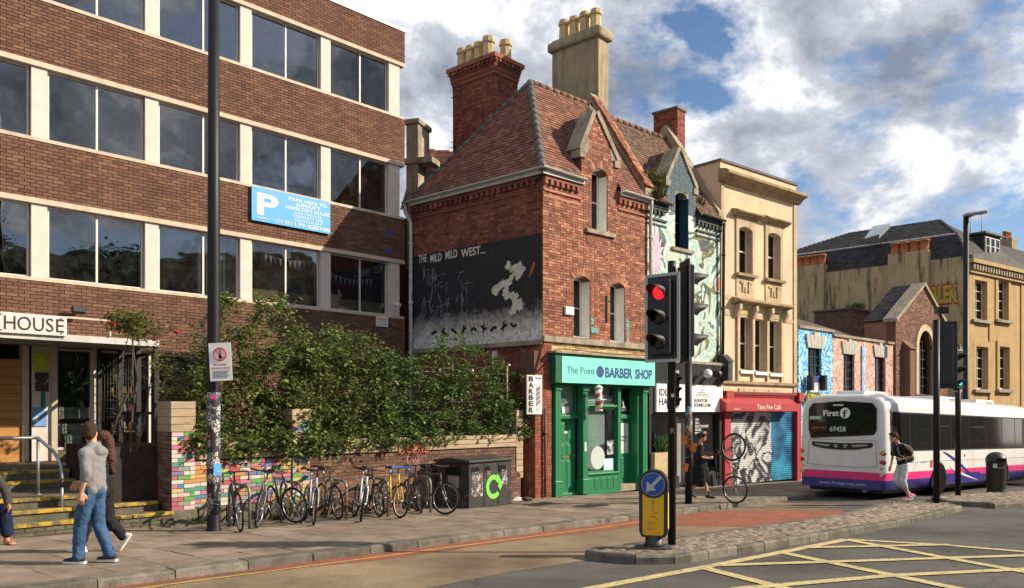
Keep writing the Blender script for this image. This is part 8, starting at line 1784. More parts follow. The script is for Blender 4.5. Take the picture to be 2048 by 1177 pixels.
zl = [.28, .54, .75, 1.32, 2.42, 2.66, 2.80, 2.88, 2.92]; ins = [.03, .015, .0, .0, .03, .06, .16, .34, .62]
secs = [(0.0, .13, -.02, .10), (.05, .06, -.0, .05), (.14, .02, 0, .015), (.35, 0, 0, 0), (BL - .4, 0, 0, 0), (BL - .1, .05, 0, .03), (BL, .16, 0, .12)]
wh = [(3.62, .50), (9.2, .50)]         # wheel arch centres
def prow(x, di, dt): return [(x, i + di, z - dt * (z / BH) ** 4) for i, z in zip(ins, zl)] + [(x, BW - i - di, z - dt * (z / BH) ** 4) for i, z in reversed(list(zip(ins, zl)))]
# extra sections so the skirt can be cut for the wheel arches
xs = [s[0] for s in secs]
rows = [prow(s[0], s[1], s[3]) for s in secs]; n_ = len(rows[0]); b = MB(); vs = [p for r in rows for p in r]; fs = []; ms = []
mi_of = lambda j: {0: 2, 1: 1}.get(min(j, n_ - 2 - j), 0)
for i in range(len(rows) - 1):
    for j in range(n_ - 1): b.add([rows[i][j], rows[i][j+1], rows[i+1][j+1], rows[i+1][j]], [(0, 3, 2, 1)], mi_of(j), True)
    b.add([rows[i][0], rows[i][-1], rows[i+1][-1], rows[i+1][0]], [(0, 1, 2, 3)], 3)
for e, sg_ in ((0, 1), (len(rows) - 1, -1)):
    r = rows[e]
    for j in range(n_ // 2 - 1): q = [r[j], r[j+1], r[n_ - 2 - j], r[n_ - 1 - j]]; b.add(q if sg_ > 0 else q[::-1], [(0, 1, 2, 3)], mi_of(j))
me = b.mesh('body', [M_bw, M_bp, M_bb, M_bk]); bm = bmesh.new(); bm.from_mesh(me); bmesh.ops.remove_doubles(bm, verts=bm.verts, dist=1e-4); bmesh.ops.recalc_face_normals(bm, faces=bm.faces); bm.to_mesh(me); bm.free(); body = put('body', me, BUS); FRAME[body.name] = LOCAL
# side glazing (offside): separate panes in a black band
def sp_(name, m, x0, x1, z0, z1, y0=-.012, y1=.03, bev=0): b = MB(); sl = .027; b.add([(x0, y0 + sl*(z0-1.32), z0), (x1, y0 + sl*(z0-1.32), z0), (x1, y0 + sl*(z1-1.32), z1), (x0, y0 + sl*(z1-1.32), z1), (x0, y1, z0), (x1, y1, z0), (x1, y1 + .03, z1), (x0, y1 + .03, z1)], [(0,1,2,3),(0,4,5,1),(1,5,6,2),(2,6,7,3),(3,7,4,0)]); return lp(b, name, m, BUS, bev)
sp_('window_band', M_bk, .30, BL - .25, 1.34, 2.43)
xw = [.36, 1.55, 3.05, 4.55, 6.05, 7.55, 9.05, 10.4, 11.2]
for a, c in zip(xw[:-1], xw[1:]): sp_('window', M_bg, a + .03, c - .03, 1.38, 2.39, -.018, .02)
for a in (3.05, 6.05): sp_('window_vent', M_bk, a + .1, a + 1.35, 2.05, 2.08, -.022, .02)
sp_('side_seam', mat('seam_grey', (.35, .34, .34), .5, .05), .35, BL - .3, 1.02, 1.028, -.006, .02)
for a in (1.9, 4.9, 6.4, 7.9): b = MB(); b.box(a, a + .008, -.004, .02, .82, 1.30); lp(b, 'panel_joint', MATS['seam_grey'], BUS)
for a, z0, w_, h_ in ((1.12, 1.06, .10, .17), (2.3, 1.0, .38, .02), (5.6, 1.12, .09, .07)): b = MB(); b.box(a, a + w_, -.008, .02, z0, z0 + h_); lp(b, 'access_flap', M_bk, BUS)
b = MB(); b.box(2.95, 3.12, -.008, .02, .84, 1.06); lp(b, 'red_panel', mat('bus_red', (.5, .03, .06), .4, .05), BUS)
# swoosh: blue and white blades behind the rear wheel
def blade(pts, m, y): b = MB(); n2 = len(pts) // 2; b.add([(x, y, z) for x, z in pts], [(i, i + 1, len(pts) - 2 - i, len(pts) - 1 - i) for i in range(n2 - 1)]); lp(b, 'livery_swoosh', m, BUS)
up_ = [(3.9 + 2.6*t, 1.30 - .86*t**1.35) for t in [k/8 for k in range(9)]]; dn_ = [(3.9 + 2.6*t, 1.30 - .86*t**1.05 - .02) for t in [k/8 for k in range(9)]]
blade(up_ + dn_[::-1], M_bb, -.010)
u2 = [(4.35 + 2.4*t, .92 - .56*t**.8) for t in [k/8 for k in range(9)]]; d2 = [(4.35 + 2.4*t, .92 - .56*t**.55 - .01) for t in [k/8 for k in range(9)]]; blade(u2 + d2[::-1], M_bw, -.014)
b = MB(); b.box(4.2, 7.0, -.008, .02, .30, .62); lp(b, 'blue_skirt_panel', M_bb, BUS)
# wheels
def wheel(x, y, s_):
    b = MB(); n2 = 20; arc = [(x + .60*math.cos(math.pi*i/n2), .30 + .66*math.sin(math.pi*i/n2)) for i in range(n2 + 1)]; b.prism_y([(x + .6, .27)] + arc[1:-1] + [(x - .6, .27)], min(y, y + s_*.012), max(y, y + s_*.012)); lp(b, 'wheel_arch', M_bk, BUS)
    RX = Matrix.Rotation(R(90), 3, 'X'); t = MB(); t.lathe([(.30, -.135), (.34, -.14), (.47, -.13), (.50, -.08), (.50, .08), (.47, .13), (.34, .14), (.30, .135)], 30, (x, y + s_*(-.105), .50), M=RX); w = lp(t, 'wheel', M_rub, BUS)
    t = MB(); t.lathe([(.34, -.03*-s_), (.345, .025*-s_), (.30, .02*-s_), (.24, -.06*-s_), (.14, -.05*-s_), (.12, .02*-s_), (.02, .03*-s_)], 24, (x, y + s_*(.0), .50), M=RX); lp(t, 'hub', mat('dirty_hub', (.05, .048, .045), .6, .2, 10), w)
for x, _ in wh: wheel(x, -.01, -1); wheel(x, BW + .01, 1)
# rear: window, grille, lamps, lettering.  rear plane x = -0.0
RFr = Fr((0, 0), (0, -1))     # frame looking at the rear: x runs from the bus's left to right (towards its offside)
def rr(name, m, u0, u1, z0, z1, d0, d1, bev=.0): b = MB(); b.box(d0, d1, u0, u1, z0, z1); return lp(b, name, m, BUS, bev)
def rear_poly(name, pts, m, d, thick=.012): b = MB(); vs = [(d, y, z) for y, z in pts] + [(d + thick, y, z) for y, z in pts]; n3 = len(pts); b.add(vs, [tuple(range(n3)), tuple(range(2*n3-1, n3-1, -1))] + [(i, n3+i, n3+(i+1) % n3, (i+1) % n3) for i in range(n3)]); return lp(b, name, m, BUS)
win = [(.34, 1.78), (2.16, 1.66), (2.24, 1.9)] + [(2.24, 2.5), (2.12, 2.66), (1.25, 2.72), (.38, 2.66), (.26, 2.5)] + [(.26, 1.9)]
rear_poly('rear_window', win, M_bg, -.022, .05)
gr_ = [(.40, 1.43), (.36, 1.50), (.38, 1.565), (1.25, 1.535), (2.12, 1.565), (2.14, 1.50), (2.1, 1.43), (1.7, 1.365), (1.25, 1.345), (.8, 1.365)]; rear_poly('grille', gr_, M_bk, -.016, .03)
for a in (0, 1):
    m_ = (lambda y: y if a == 0 else BW - y); q = [(m_(.5), 1.475), (m_(.52), 1.515), (m_(.98), 1.49), (m_(.90), 1.425)]; rear_poly('grille_blade', q if a == 0 else q[::-1], M_bgr, -.024, .02)
    q = [(m_(1.06), 1.50), (m_(1.20), 1.50), (m_(1.17), 1.39), (m_(1.13), 1.39)]; rear_poly('grille_blade', q if a == 0 else q[::-1], M_bgr, -.024, .02)
M_am = mat('amber_lens', (.60, .22, .02), .25, .1); M_rl = mat('red_lens', (.55, .02, .02), .25, .1); M_cl = mat('clear_lens', (.5, .5, .48), .2, .1)
RY = Matrix.Rotation(R(-90), 3, 'Y')
for yy in (.14, BW - .14):
    for z, r_, m in ((1.28, .085, M_am), (1.04, .085, M_rl), (.86, .04, M_rl), (.70, .075, M_cl)):
        b = MB(); b.lathe([(r_*1.25, -.03), (r_*1.2, .022), (r_, .03), (r_*.6, .045), (.005, .05)], 18, (.06, yy, z), M=RY); w = lp(b, 'tail_lamp', M_bk, BUS); b = MB(); b.lathe([(r_, .0), (r_*.9, .02), (r_*.5, .035), (.004, .04)], 18, (.032, yy, z), M=RY); lp(b, 'lens', m, w)
for pts in ([(.28, 1.63), (2.22, 1.63)], [(.28, .92), (.8, .88), (1.7, .88), (2.22, .92)], [(.28, 1.63), (.24, .92)], [(2.22, 1.63), (2.26, .92)]): b = MB(); b.tube([(-.019, y, z) for y, z in pts], .007, 4); lp(b, 'engine_door_seam', MATS['seam_grey'], BUS)
def rtext(s, y, z, h, w, m, bold=0.0):
    o = text(s, BUS, LOCAL, 0, 0, h, m, 0, width=w, align='CENTER', ext=.001, bold=bold)
    for v in o.data.vertices: x, yy_, zz = v.co; v.co = (-.026 + yy_, y - x, z + zz)
    return o
rtext('First', 1.56, 2.30, .17, .46, M_wht, .006); rtext('69458', 1.36, 1.86, .15, .46, M_wht); rtext('www.firstgroup.com', 1.22, .37, .085, 1.35, mat('bus_print', (.55, .55, .6), .5, .03)); rtext('LX09 FFD', 1.92, 1.92, .08, .45, mat('plate_yellow', (.35, .28, .03), .5, .05))
b = MB(); cy, cz_ = 1.15, 2.38; pts = [(cy + .15*math.cos(a*math.pi/12), cz_ + .15*math.sin(a*math.pi/12)) for a in range(24)]; rear_poly('round_logo', pts, M_wht, -.026, .004); o_ = rtext('f', cy, cz_ - .12, .22, .14, M_bg); 
for v in o_.data.vertices: v.co.x -= .006
rr('high_brake_lamp', M_cl, 1.2, 1.5, 2.58, 2.63, -.03, -.0); rr('window_notice', mat('notice_green', (.45, .55, .5), .6, .1), 1.85, 2.2, 2.2, 2.29, -.026, .0)
# roof pods
for x0, x1, y0, y1 in ((.5, 2.2, .9, 1.7), (5.2, 7.2, .7, 1.8), (8.6, 10.6, .7, 1.8)):
    b = MB(); b.prism_y([(x0, 2.86), (x1, 2.86), (x1 - .25, 3.04), (x0 + .15, 3.04)], y0, y1); o = lp(b, 'roof_unit', M_bw, BUS, .03)
    for k in range(5): q = MB(); q.box(x1 - .9 + k*.13, x1 - .84 + k*.13, y0 - .006, y0 + .01, 2.92, 2.98); lp(q, 'vent_slot', M_bk, o)
b = MB(); b.box(.3, BL - .3, .2, BW - .2, .16, .30); lp(b, 'chassis', M_bk, BUS)
b = MB(); b.tube([(.4, .6, .24), (-.02, .6, .22)], .04, 8); lp(b, 'exhaust', M_galv, BUS)
# ================================================================ people
def cone(b, p0, r0, p1, r1, n=12):
    p0, p1 = Vector(p0), Vector(p1); d = p1 - p0; L_ = d.length; t = d / L_ if L_ > 1e-6 else Vector((0, 0, 1)); pts = []; rs = []
    for k in range(5): a = math.pi/2 * k/4; pts.append(p0 - t*r0*math.cos(a)); rs.append(max(.0008, r0*math.sin(a)))
    for k in range(5): a = math.pi/2 * k/4; pts.append(p1 + t*r1*math.sin(a)); rs.append(max(.0008, r1*math.cos(a)))
    b.tube(pts, rs, n)
WRT = {}
def blob(name, parts, m, root, vox=.011, smooth=4, sm_f=.5, wr=0.0, ws=.07):
    """union of tapered limbs and ellipsoids fused into one continuous surface"""
    b = MB()
    for q in parts:
        if q[0] == 'c': cone(b, *q[1:])
        elif q[0] == 'e': b.ball(q[1], q[2], 16, 12, M=(q[3] if len(q) > 3 else None))
    me = b.mesh(name, m); o = bpy.data.objects.new('tmp', me); COL.objects.link(o)
    r = o.modifiers.new('r', 'REMESH'); r.mode = 'VOXEL'; r.voxel_size = vox; r.use_smooth_shade = True
    if smooth: s = o.modifiers.new('s', 'SMOOTH'); s.iterations = smooth; s.factor = sm_f
    if wr:
        if ws not in WRT: WRT[ws] = bpy.data.textures.new('folds', 'CLOUDS'); WRT[ws].noise_scale = ws; WRT[ws].noise_depth = 3
        d_ = o.modifiers.new('d', 'DISPLACE'); d_.texture = WRT[ws]; d_.strength = wr; d_.mid_level = .28
    dg = bpy.context.evaluated_depsgraph_get(); m2 = bpy.data.meshes.new_from_object(o.evaluated_get(dg)); bpy.data.objects.remove(o); bpy.data.meshes.remove(me)
    m2.name = name; m2.materials.clear(); m2.materials.append(m)
    for p_ in m2.polygons: p_.use_smooth = True
    return lp_mesh(name, m2, root)
def lp_mesh(name, me, root): o = put(name, me, root); FRAME[o.name] = LOCAL; return o
V = lambda *a: Vector(a)
M_skin = mat('skin', (.50, .27, .18), .55, .08, 10); M_skin2 = mat('skin_red', (.48, .20, .13), .55, .1, 10)
def hand_parts(w, d, s=1.0, curl=.5, side=1, inward=None):
    """wrist point, direction of the hand, palm + five fingers; inward = direction of the palm"""
    d = Vector(d).normalized(); inn = Vector(inward or (0, -side, 0)); inn = (inn - d * inn.dot(d)).normalized(); ac = d.cross(inn)
    w = Vector(w); P = [('c', w, .024*s, w + d*.085*s + ac*.0, .034*s), ('c', w + ac*.018*s + d*.03*s, .02*s, w + d*.09*s + ac*.026*s, .018*s), ('c', w - ac*.018*s + d*.03*s, .02*s, w + d*.088*s - ac*.026*s, .018*s)]
    for i, (o, l) in enumerate(((.032, .075), (.011, .086), (-.011, .080), (-.031, .062))):
        a = w + d*.088*s + ac*o*s; k = a + d*l*.5*s + inn*l*.22*curl*s; e = k + d*l*.42*s*(1 - .5*curl) + inn*l*.5*curl*s; P += [('c', a, .0115*s, k, .0105*s), ('c', k, .0105*s, e, .009*s)]
    a = w + d*.02*s + ac*.028*s; k = a + d*.035*s + ac*.03*s + inn*.015*s; P += [('c', a, .014*s, k, .012*s), ('c', k, .012*s, k + d*.035*s + inn*.015*s, .010*s)]
    return P
def head_parts(c, yaw=0.0, tilt=0.0, s=1.0):
    M = Matrix.Rotation(yaw, 3, 'Z') @ Matrix.Rotation(tilt, 3, 'Y'); c = Vector(c); q = lambda x, y, z: c + M @ Vector((x*s, y*s, z*s))
    P = [('e', q(-.01, 0, .03), (.098*s, .078*s, .098*s), M), ('e', q(.028, 0, -.045), (.066*s, .058*s, .075*s), M), ('e', q(.055, 0, -.085), (.034*s, .034*s, .028*s), M),
         ('c', q(.090, 0, .005), .010*s, q(.108, 0, -.032), .015*s), ('e', q(.082, 0, -.066), (.018*s, .026*s, .009*s), M), ('e', q(.082, 0, -.078), (.016*s, .022*s, .008*s), M),
         ('e', q(.076, .030, .022), (.018*s, .028*s, .010*s), M), ('e', q(.076, -.030, .022), (.018*s, .028*s, .010*s), M)]
    for y in (-1, 1): P.append(('e', q(-.005, .080*y, -.012), (.022*s, .010*s, .034*s), M))
    return P, q, M
def eyes(root, q, s=1.0):
    b = MB()
    for y in (-.031, .031): b.ball(q(.085, y, .008), .0115*s, 8, 6)
    o = lp(b, 'eyes', mat('eye_dark', (.03, .02, .02), .3, .1), root); o['kind'] = 'stuff'
def shoe(name, m, root, ankle, d, s=1.0, lift=0.0, sole=None, hi=.06):
    a = Vector(ankle); d = Vector(d).normalized(); z = Vector((0, 0, 1)); up = (z - d * z.dot(d)).normalized()
    base = a - up*.055*s
    blob(name, [('c', base - d*.055*s + up*.02, .036*s, base + d*.06*s + up*.012, .040*s), ('c', base + d*.06*s + up*.010, .041*s, base + d*.155*s - up*.002, .033*s), ('c', a + up*hi - d*.012, .044*s, base + d*.02*s + up*.02, .042*s)], m, root, .010, 3)
    if sole:
        bb = MB(); sd_ = d.cross(up); pts = [(-.095, .030), (-.06, .038), (.04, .038), (.12, .044), (.175, .034), (.195, .0)]; L1 = [base + d*x*s + sd_*y*s for x, y in pts] + [base + d*x*s - sd_*y*s for x, y in reversed(pts[:-1])]
        bot = [p - up*.030*s for p in L1]; top = [p - up*.002*s for p in L1]; n2 = len(L1); bb.add(bot + top, [tuple(range(n2)), tuple(range(2*n2-1, n2-1, -1))] + [(i, (i+1) % n2, n2+(i+1) % n2, n2+i) for i in range(n2)]); lp(bb, 'sole', sole, root)
def person(label, pos, ang, J, top, bottom, hair, hgt=1.8, group=None, skin=M_skin, lean=0.0):
    root = thing('person', pos, label, 'person', group, ang); FRAME[root.name] = LOCAL; return root
def arms(J, rr=(.052, .042, .032)):
    P = []
    for s_ in ('L', 'R'): P += [('c', J['sh' + s_], rr[0], J['el' + s_], rr[1]), ('c', J['el' + s_], rr[1]*.98, J['wr' + s_], rr[2]*.85)]
    return P
def legs(J, rr=(.085, .058, .042)):
    P = []
    for s_ in ('L', 'R'): P += [('c', J['hi' + s_], rr[0], J['kn' + s_], rr[1]), ('c', J['kn' + s_], rr[1], V(*J['kn' + s_]).lerp(V(*J['an' + s_]), .3) + V(-.015, 0, 0), rr[1]*1.0), ('c', V(*J['kn' + s_]).lerp(V(*J['an' + s_]), .3) + V(-.015, 0, 0), rr[1]*.98, J['an' + s_], rr[2])]
    return P
def feet(J, dirs, r=.034): return [('c', V(*J['an' + s_]) + V(0, 0, -.045) - V(*dirs[s_])*.03, r, V(*J['an' + s_]) + V(0, 0, -.062) + V(*dirs[s_])*.13, r*.72) for s_ in ('L', 'R')]
def torso(c, w=1.0, lean=(0, 0)):
    f = lambda z: V(lean[0]*(z - .95), lean[1]*(z - .95), 0)
    return [('e', V(0, 0, .98) + f(.98), (.115*w, .165*w, .13)), ('e', V(0, 0, 1.12) + f(1.12), (.11*w, .148*w, .17)), ('e', V(.005, 0, 1.30) + f(1.3), (.118*w, .168*w, .17)), ('c', V(-.005, .13*w, 1.42) + f(1.42), .062*w, V(-.005, -.13*w, 1.42) + f(1.42), .062*w), ('c', V(-.01, 0, 1.42) + f(1.42), .062, V(.015, 0, 1.58) + f(1.58), .052)]
# ---- man in grey hooded top and jeans, walking left, looking away
pm = G(186, 1127, .12)
mn = person('man in grey hooded top and blue jeans walking past the steps', pm, R(172), None, None, None, None)
J = dict(hiL=(0, .085, .92), hiR=(0, -.085, .92), knL=(.11, .09, .51), anL=(.15, .08, .095), knR=(-.01, -.09, .50), anR=(-.17, -.09, .10), shL=(-.01, .175, 1.40), shR=(-.01, -.175, 1.40), elL=(-.07, .225, 1.14), wrL=(-.01, .235, .92), elR=(.12, -.22, 1.15), wrR=(.30, -.20, 1.01))
hd, q, M = head_parts((.045, 0, 1.645), R(-62), R(4))
dr = {'L': (1, .05, 0), 'R': (.98, -.1, -.05)}
blob('body', torso(0, .93) + [('c', V(.0, 0, 1.45), .055, V(.03, 0, 1.58), .052)] + arms(J, (.046, .038, .030)) + legs(J) + feet(J, dr) + hd + hand_parts(J['wrL'], (.12, 0, -1), 1.05, .5, 1, (.3, -1, 0)) + hand_parts(J['wrR'], (.8, .0, -.55), 1.05, .4, -1, (0, .6, -.6)), M_skin, mn, .010, 3); eyes(mn, q)
M_hood = mat('grey_marl', (.20, .20, .20), .95, .10, 60, .25, 14); M_jean = mat('blue_denim', (.040, .085, .17), .9, .25, 5, .3, 25, cover=((.13, .20, .31), 4, .54, .76))
hp = [('e', V(0, 0, z), (.128 + .012*math.sin(z*3), .178 - .02*abs(z - 1.2), .12)) for z in (1.0, 1.06, 1.12, 1.18, 1.24, 1.30, 1.34)] + [('c', V(-.005, .125, 1.405), .078, V(-.005, -.125, 1.405), .078), ('c', V(-.01, .05, 1.46), .07, V(-.01, -.05, 1.46), .07), ('e', V(-.09, 0, 1.42), (.06, .10, .06)), ('c', V(-.095, .05, 1.44), .042, V(-.095, -.05, 1.44), .042)]
eL, eR = V(*J['elL']), V(*J['elR'])
hp += [('c', J['shL'], .068, eL, .058), ('c', eL, .057, eL.lerp(V(*J['wrL']), .22), .05), ('c', J['shR'], .068, eR, .056), ('c', eR, .056, eR.lerp(V(*J['wrR']), .3), .05), ('c', V(.045, .09, .94), .065, V(.045, -.09, .94), .065), ('c', V(-.045, .09, .94), .07, V(-.045, -.09, .94), .07)]
blob('hooded_top', hp, M_hood, mn, .012, 14, wr=.035, ws=.09)
jp = [('e', V(0, 0, .93), (.125, .17, .11)), ('c', J['hiL'], .098, J['knL'], .076), ('c', J['knL'], .074, V(*J['anL']) + V(-.01, 0, -.0), .066), ('c', J['hiR'], .098, J['knR'], .076), ('c', J['knR'], .074, V(*J['anR']) + V(0, 0, -.0), .066)]
blob('jeans', jp, M_jean, mn, .012, 6, wr=.03, ws=.08)
M_blsh = mat('black_trainer', (.02, .02, .02), .6, .15); M_wsole = mat('white_sole', (.68, .66, .62), .6, .08)
shoe('shoe', M_blsh, mn, J['anL'], dr['L'], 1.05, sole=M_wsole); shoe('shoe', M_blsh, mn, J['anR'], dr['R'], 1.05, sole=M_wsole)
M_hbr = mat('brown_hair', (.05, .030, .018), .75, .25, 50, .5, 60)
blob('hair', [('e', q(-.022, 0, .055), (.100, .086, .088), M), ('e', q(-.06, 0, .0), (.058, .078, .085), M), ('e', q(.05, 0, .11), (.05, .06, .035), M)], M_hbr, mn, .008, 1, wr=.022, ws=.022)
# ---- companion half hidden behind him: black trousers, white shoes, long hair
pc = G(207, 1104, .12); cp = person('companion in black trousers and white shoes with long dark hair, half hidden behind the man', pc, R(176), None, None, None, None)
J = dict(hiL=(0, .08, .86), hiR=(0, -.08, .86), knL=(.16, .09, .48), anL=(.28, .09, .095), knR=(-.02, -.08, .46), anR=(-.24, -.08, .20), shL=(-.01, .16, 1.32), shR=(-.01, -.16, 1.32), elL=(-.06, .2, 1.08), wrL=(.05, .2, .88), elR=(.05, -.2, 1.08), wrR=(.2, -.18, .95))
hd, q, M = head_parts((.03, 0, 1.55), R(10), 0, .95); dr = {'L': (1, 0, .05), 'R': (.55, 0, -.8)}
ts = [(t[0],) + tuple((V(*a) * .92 if k == 0 or (t[0] == 'c' and k == 2) else a) for k, a in enumerate(t[1:])) for t in torso(0, .88)]
blob('body', ts + arms(J, (.04, .034, .026)) + legs(J, (.08, .052, .038)) + hd + hand_parts(J['wrL'], (.2, 0, -1), .9) + hand_parts(J['wrR'], (.6, 0, -.6), .9, .4, -1), M_skin, cp, .011, 3); eyes(cp, q, .95)
M_bkcl = mat('black_cloth', (.018, .018, .02), .9, .2, 20, .2, 20)
blob('jacket', [(t[0],) + ((t[1], tuple(x*1.12 for x in t[2])) if t[0] == 'e' else (t[1], t[2]*1.12, t[3], t[4]*1.12)) for t in ts[:4]] + [('c', J['shL'], .06, J['elL'], .055), ('c', J['elL'], .052, J['wrL'], .045), ('c', J['shR'], .06, J['elR'], .055), ('c', J['elR'], .052, J['wrR'], .045)], M_bkcl, cp, .013, 8, wr=.03, ws=.08)
blob('trousers', [('e', V(0, 0, .86), (.12, .155, .11)), ('c', J['hiL'], .095, J['knL'], .075), ('c', J['knL'], .075, J['anL'], .062), ('c', J['hiR'], .095, J['knR'], .08), ('c', J['knR'], .078, J['anR'], .06)], M_bkcl, cp, .013, 8, wr=.03, ws=.08)
M_whs = mat('white_shoe', (.72, .70, .70), .6, .05); shoe('shoe', M_whs, cp, J['anL'], dr['L'], .95, sole=M_wsole); shoe('shoe', M_whs, cp, J['anR'], dr['R'], .95, sole=M_wsole)
blob('hair', [('e', q(-.025, 0, .05), (.098, .088, .09), M), ('c', q(-.09, 0, .0), .075, q(-.15, .02, -.30), .06), ('c', q(-.13, .04, -.2), .05, q(-.17, .03, -.46), .03)], mat('auburn_hair', (.07, .025, .015), .7, .25, 40, .5, 50), cp, .009, 1, wr=.03, ws=.03)
# ---- seated person cut by the frame edge: knee, lower leg, bare foot
ps = G(-4, 1092, .12); se = person('person in dark navy trousers with bare feet sitting on the lowest step', ps, R(-28), None, None, None, None)
hz = .42
J = dict(hiL=(-.50, .10, hz + .05), hiR=(-.50, -.10, hz + .05), knL=(-.06, .13, hz + .10), anL=(.0, .13, .085), knR=(-.08, -.13, hz + .08), anR=(-.10, -.13, .085), shL=(-.40, .18, 1.0), shR=(-.40, -.18, 1.0), elL=(-.22, .25, .76), wrL=(-.03, .16, .60), elR=(-.22, -.25, .76), wrR=(-.04, -.10, .60))
hd, q, M = head_parts((-.30, 0, 1.24), 0, R(10)); dr = {'L': (1, .1, 0), 'R': (1, -.1, 0)}
tsit = [('e', V(-.50, 0, hz + .08), (.13, .17, .12)), ('e', V(-.47, 0, .68), (.12, .155, .17)), ('e', V(-.42, 0, .88), (.12, .17, .16)), ('c', V(-.40, .13, 1.0), .06, V(-.40, -.13, 1.0), .06), ('c', V(-.40, 0, 1.0), .06, V(-.32, 0, 1.14), .052)]
blob('body', tsit + arms(J) + legs(J) + feet(J, dr, .036) + [('c', V(.12, .13 + .02*(i - 2), .025), .013, V(.17 - .008*abs(i - 1), .14 + .022*(i - 2), .02), .011) for i in range(5)] + hd + hand_parts(J['wrL'], (.6, -.2, -.5), 1.0, .4, 1) + hand_parts(J['wrR'], (.6, .2, -.5), 1.0, .4, -1), M_skin2, se, .010, 3); eyes(se, q)
blob('jacket', [(t[0], t[1], tuple(x*1.13 for x in t[2])) if t[0] == 'e' else (t[0], t[1], t[2]*1.15, t[3], t[4]*1.1) for t in tsit[:4]] + [('c', J['shL'], .075, J['elL'], .062), ('c', J['elL'], .06, J['wrL'], .05), ('c', J['shR'], .075, J['elR'], .062), ('c', J['elR'], .06, J['wrR'], .05)], mat('charcoal_jacket', (.05, .045, .045), .9, .15, 10, .2, 15), se, .013, 7, wr=.03, ws=.08)
blob('trousers', [('e', V(-.5, 0, hz + .06), (.14, .18, .11)), ('c', J['hiL'], .10, J['knL'], .085), ('c', J['knL'], .085, V(*J['anL']) + V(0, 0, .10), .085), ('c', J['hiR'], .10, J['knR'], .085), ('c', J['knR'], .085, V(*J['anR']) + V(0, 0, .10), .085)], mat('navy_trousers', (.012, .018, .045), .9, .2, 8, .2, 15), se, .013, 7, wr=.03, ws=.08)
blob('hair', [('e', q(-.02, 0, .05), (.1, .088, .09), M)], M_hbr, se, .009, 1, wr=.022, ws=.022)
# ---- woman in black dress walking right with phone
pw_ = G(1401, 998, .12); wo2 = person('woman in black dress and ankle boots walking past the record shop', pw_, R(-12), None, None, None, None)
J = dict(hiL=(0, .08, .88), hiR=(0, -.08, .88), knL=(-.06, .09, .48), anL=(-.24, .09, .14), knR=(.12, -.09, .47), anR=(.20, -.09, .10), shL=(-.01, .165, 1.36), shR=(-.01, -.165, 1.36), elL=(.0, .2, 1.12), wrL=(.22, .12, 1.08), elR=(-.02, -.21, 1.11), wrR=(.20, -.12, 1.06))
hd, q, M = head_parts((.05, 0, 1.60), R(-10), R(12), .95); ts = [(t[0],) + tuple((V(*a) * .95 if k == 0 or (t[0] == 'c' and k == 2) else a) for k, a in enumerate(t[1:])) for t in torso(0, .86)]; dr = {'L': (.9, 0, -.35), 'R': (1, 0, 0)}
blob('body', ts + arms(J, (.042, .035, .026)) + legs(J, (.082, .052, .036)) + hd + hand_parts(J['wrL'], (1, -.4, .3), .9, .6, 1) + hand_parts(J['wrR'], (1, .4, .3), .9, .6, -1), M_skin, wo2, .011, 3); eyes(wo2, q, .95)
blob('dress', [(t[0], t[1], tuple(x*1.10 for x in t[2])) if t[0] == 'e' else (t[0], t[1], t[2]*1.12, t[3], t[4]*1.1) for t in ts[:4]] + [('c', J['shL'], .062, J['elL'], .058), ('c', J['shR'], .062, J['elR'], .058), ('c', V(0, 0, .92), .17, V(-.02, 0, .62), .21), ('c', V(-.10, 0, .75), .13, V(-.16, 0, .50), .14), ('c', V(.08, 0, .75), .13, V(.14, 0, .48), .13), ('c', V(.02, .05, .7), .14, V(.0, .06, .47), .16), ('c', V(.02, -.05, .7), .14, V(.0, -.06, .47), .16)], M_bkcl, wo2, .014, 8, wr=.03, ws=.09)
M_boot = mat('black_boot', (.014, .014, .014), .5, .1); shoe('boot', M_boot, wo2, J['anL'], dr['L'], .95, hi=.10); shoe('boot', M_boot, wo2, J['anR'], dr['R'], .95, hi=.10)
blob('hair', [('e', q(-.03, 0, .05), (.098, .088, .09), M), ('e', q(-.115, 0, .04), (.05, .05, .05), M), ('e', q(.03, 0, .085), (.06, .075, .04), M)], M_hbr, wo2, .008, 1, wr=.022, ws=.022)
b = MB(); b.obox(V(.33, -.0, 1.14), (.012, .075, .15), Matrix.Rotation(.4, 3, 'Y')); ph = b.mesh('phone', M_blk); po = put('phone', ph, None); po.matrix_world = Matrix.Translation(pw_) @ Matrix.Rotation(R(-12), 4, 'Z'); tag(po, 'dark phone held by the woman in the black dress', 'phone')
# ---- woman with backpack stepping left in front of the bus
pb_ = G(1806, 1002, .12); wb_ = person('woman in black top and pale cropped jeans with backpack in front of the bus', pb_, R(186), None, None, None, None)
lf = (.28, 0); off = lambda z: .24*(z - .9)
J = dict(hiL=(0, .08, .90), hiR=(0, -.08, .90), knL=(.06, .09, .50), anL=(-.10, .09, .12), knR=(.14, -.09, .52), anR=(-.26, -.09, .13), shL=(off(1.4) + .0, .165, 1.38), shR=(off(1.4), -.165, 1.38), elL=(-.08, .28, 1.14), wrL=(.15, .19, 1.06), elR=(.16, -.2, 1.10), wrR=(.22, -.18, .86))
hd, q, M = head_parts((.26, 0, 1.60), R(4), R(6), .97); ts = torso(0, .88, (.26, 0)); ts = [(t[0],) + tuple((V(*a) * V(1, 1, 1).x if False else a) for a in t[1:]) for t in ts]; ts = [(t[0], V(t[1].x, t[1].y, t[1].z*.97), *t[2:]) if t[0] == 'e' else (t[0], V(t[1].x, t[1].y, t[1].z*.97), t[2], V(t[3].x, t[3].y, t[3].z*.97), t[4]) for t in ts]
dr = {'L': (1, 0, -.05), 'R': (.75, 0, -.6)}
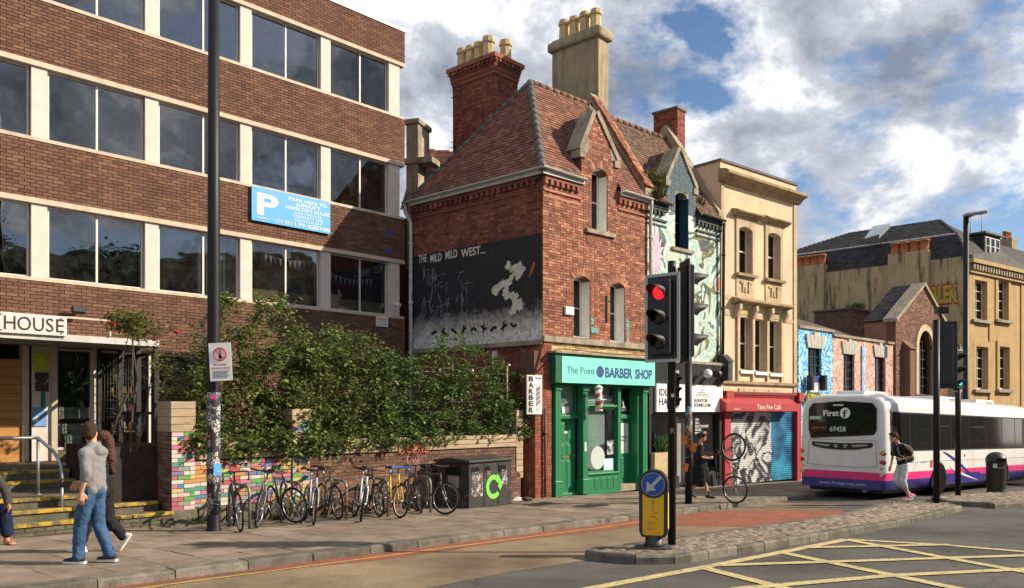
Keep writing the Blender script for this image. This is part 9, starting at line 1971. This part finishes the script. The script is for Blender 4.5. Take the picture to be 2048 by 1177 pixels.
blob('body', ts + arms(J, (.042, .036, .027)) + legs(J, (.085, .055, .038)) + hd + hand_parts(J['wrL'], (.9, -.5, .2), .92, .7, 1, (-.2, -1, 0)) + hand_parts(J['wrR'], (.4, .1, -.9), .92, .4, -1), M_skin, wb_, .011, 3); eyes(wb_, q, .97)
blob('top', [(t[0], t[1], tuple(x*1.13 for x in t[2])) if t[0] == 'e' else (t[0], t[1], t[2]*1.15, t[3], t[4]*1.1) for t in ts[:4]] + [('c', J['shL'], .066, V(*J['shL']).lerp(V(*J['elL']), .75), .066), ('c', J['shR'], .066, V(*J['shR']).lerp(V(*J['elR']), .7), .064)], M_bkcl, wb_, .013, 8, wr=.025, ws=.08)
blob('cropped_jeans', [('e', V(0, 0, .90), (.12, .155, .10)), ('c', J['hiL'], .10, J['knL'], .082), ('c', J['knL'], .08, V(*J['knL']).lerp(V(*J['anL']), .28), .076), ('c', J['hiR'], .10, J['knR'], .082), ('c', J['knR'], .08, V(*J['knR']).lerp(V(*J['anR']), .28), .076)], mat('pale_denim', (.46, .50, .52), .9, .15, 6, .25, 20, cover=((.62, .63, .62), 4, .5, .7)), wb_, .012, 6, wr=.02, ws=.07)
M_pksh = mat('pink_shoe', (.62, .20, .24), .6, .08); shoe('shoe', M_pksh, wb_, J['anL'], dr['L'], .93, sole=M_wsole, hi=.0); shoe('shoe', M_pksh, wb_, J['anR'], dr['R'], .93, sole=M_wsole, hi=.0)
blob('hair', [('e', q(-.025, 0, .05), (.098, .09, .09), M), ('e', q(-.10, 0, -.02), (.06, .06, .07), M), ('e', q(.03, 0, .09), (.06, .075, .035), M)], M_hbr, wb_, .008, 1, wr=.022, ws=.022)
bpk = thing('backpack', pb_ + Vector((.2, 0, 1.1)), 'khaki backpack worn by the woman in front of the bus', 'backpack', None, R(186)); FRAME[bpk.name] = LOCAL; bpk.location = pb_
M_kh = mat('khaki_canvas', (.10, .095, .06), .9, .2, 8, .25, 20); blob('bag', [('e', V(-.13, 0, 1.20), (.13, .15, .20)), ('e', V(-.16, 0, 1.08), (.12, .14, .12)), ('e', V(-.05, 0, 1.36), (.09, .12, .07))], M_kh, bpk, .014, 3)
for s_ in (-1, 1): b = MB(); b.tube([V(-.02, .09*s_, 1.40), V(.10, .11*s_, 1.45), V(.22, .12*s_, 1.34), V(.18, .13*s_, 1.18), V(-.02, .13*s_, 1.05)], .02, 6); lp(b, 'strap', mat('grey_strap', (.22, .22, .21), .9, .1), bpk)
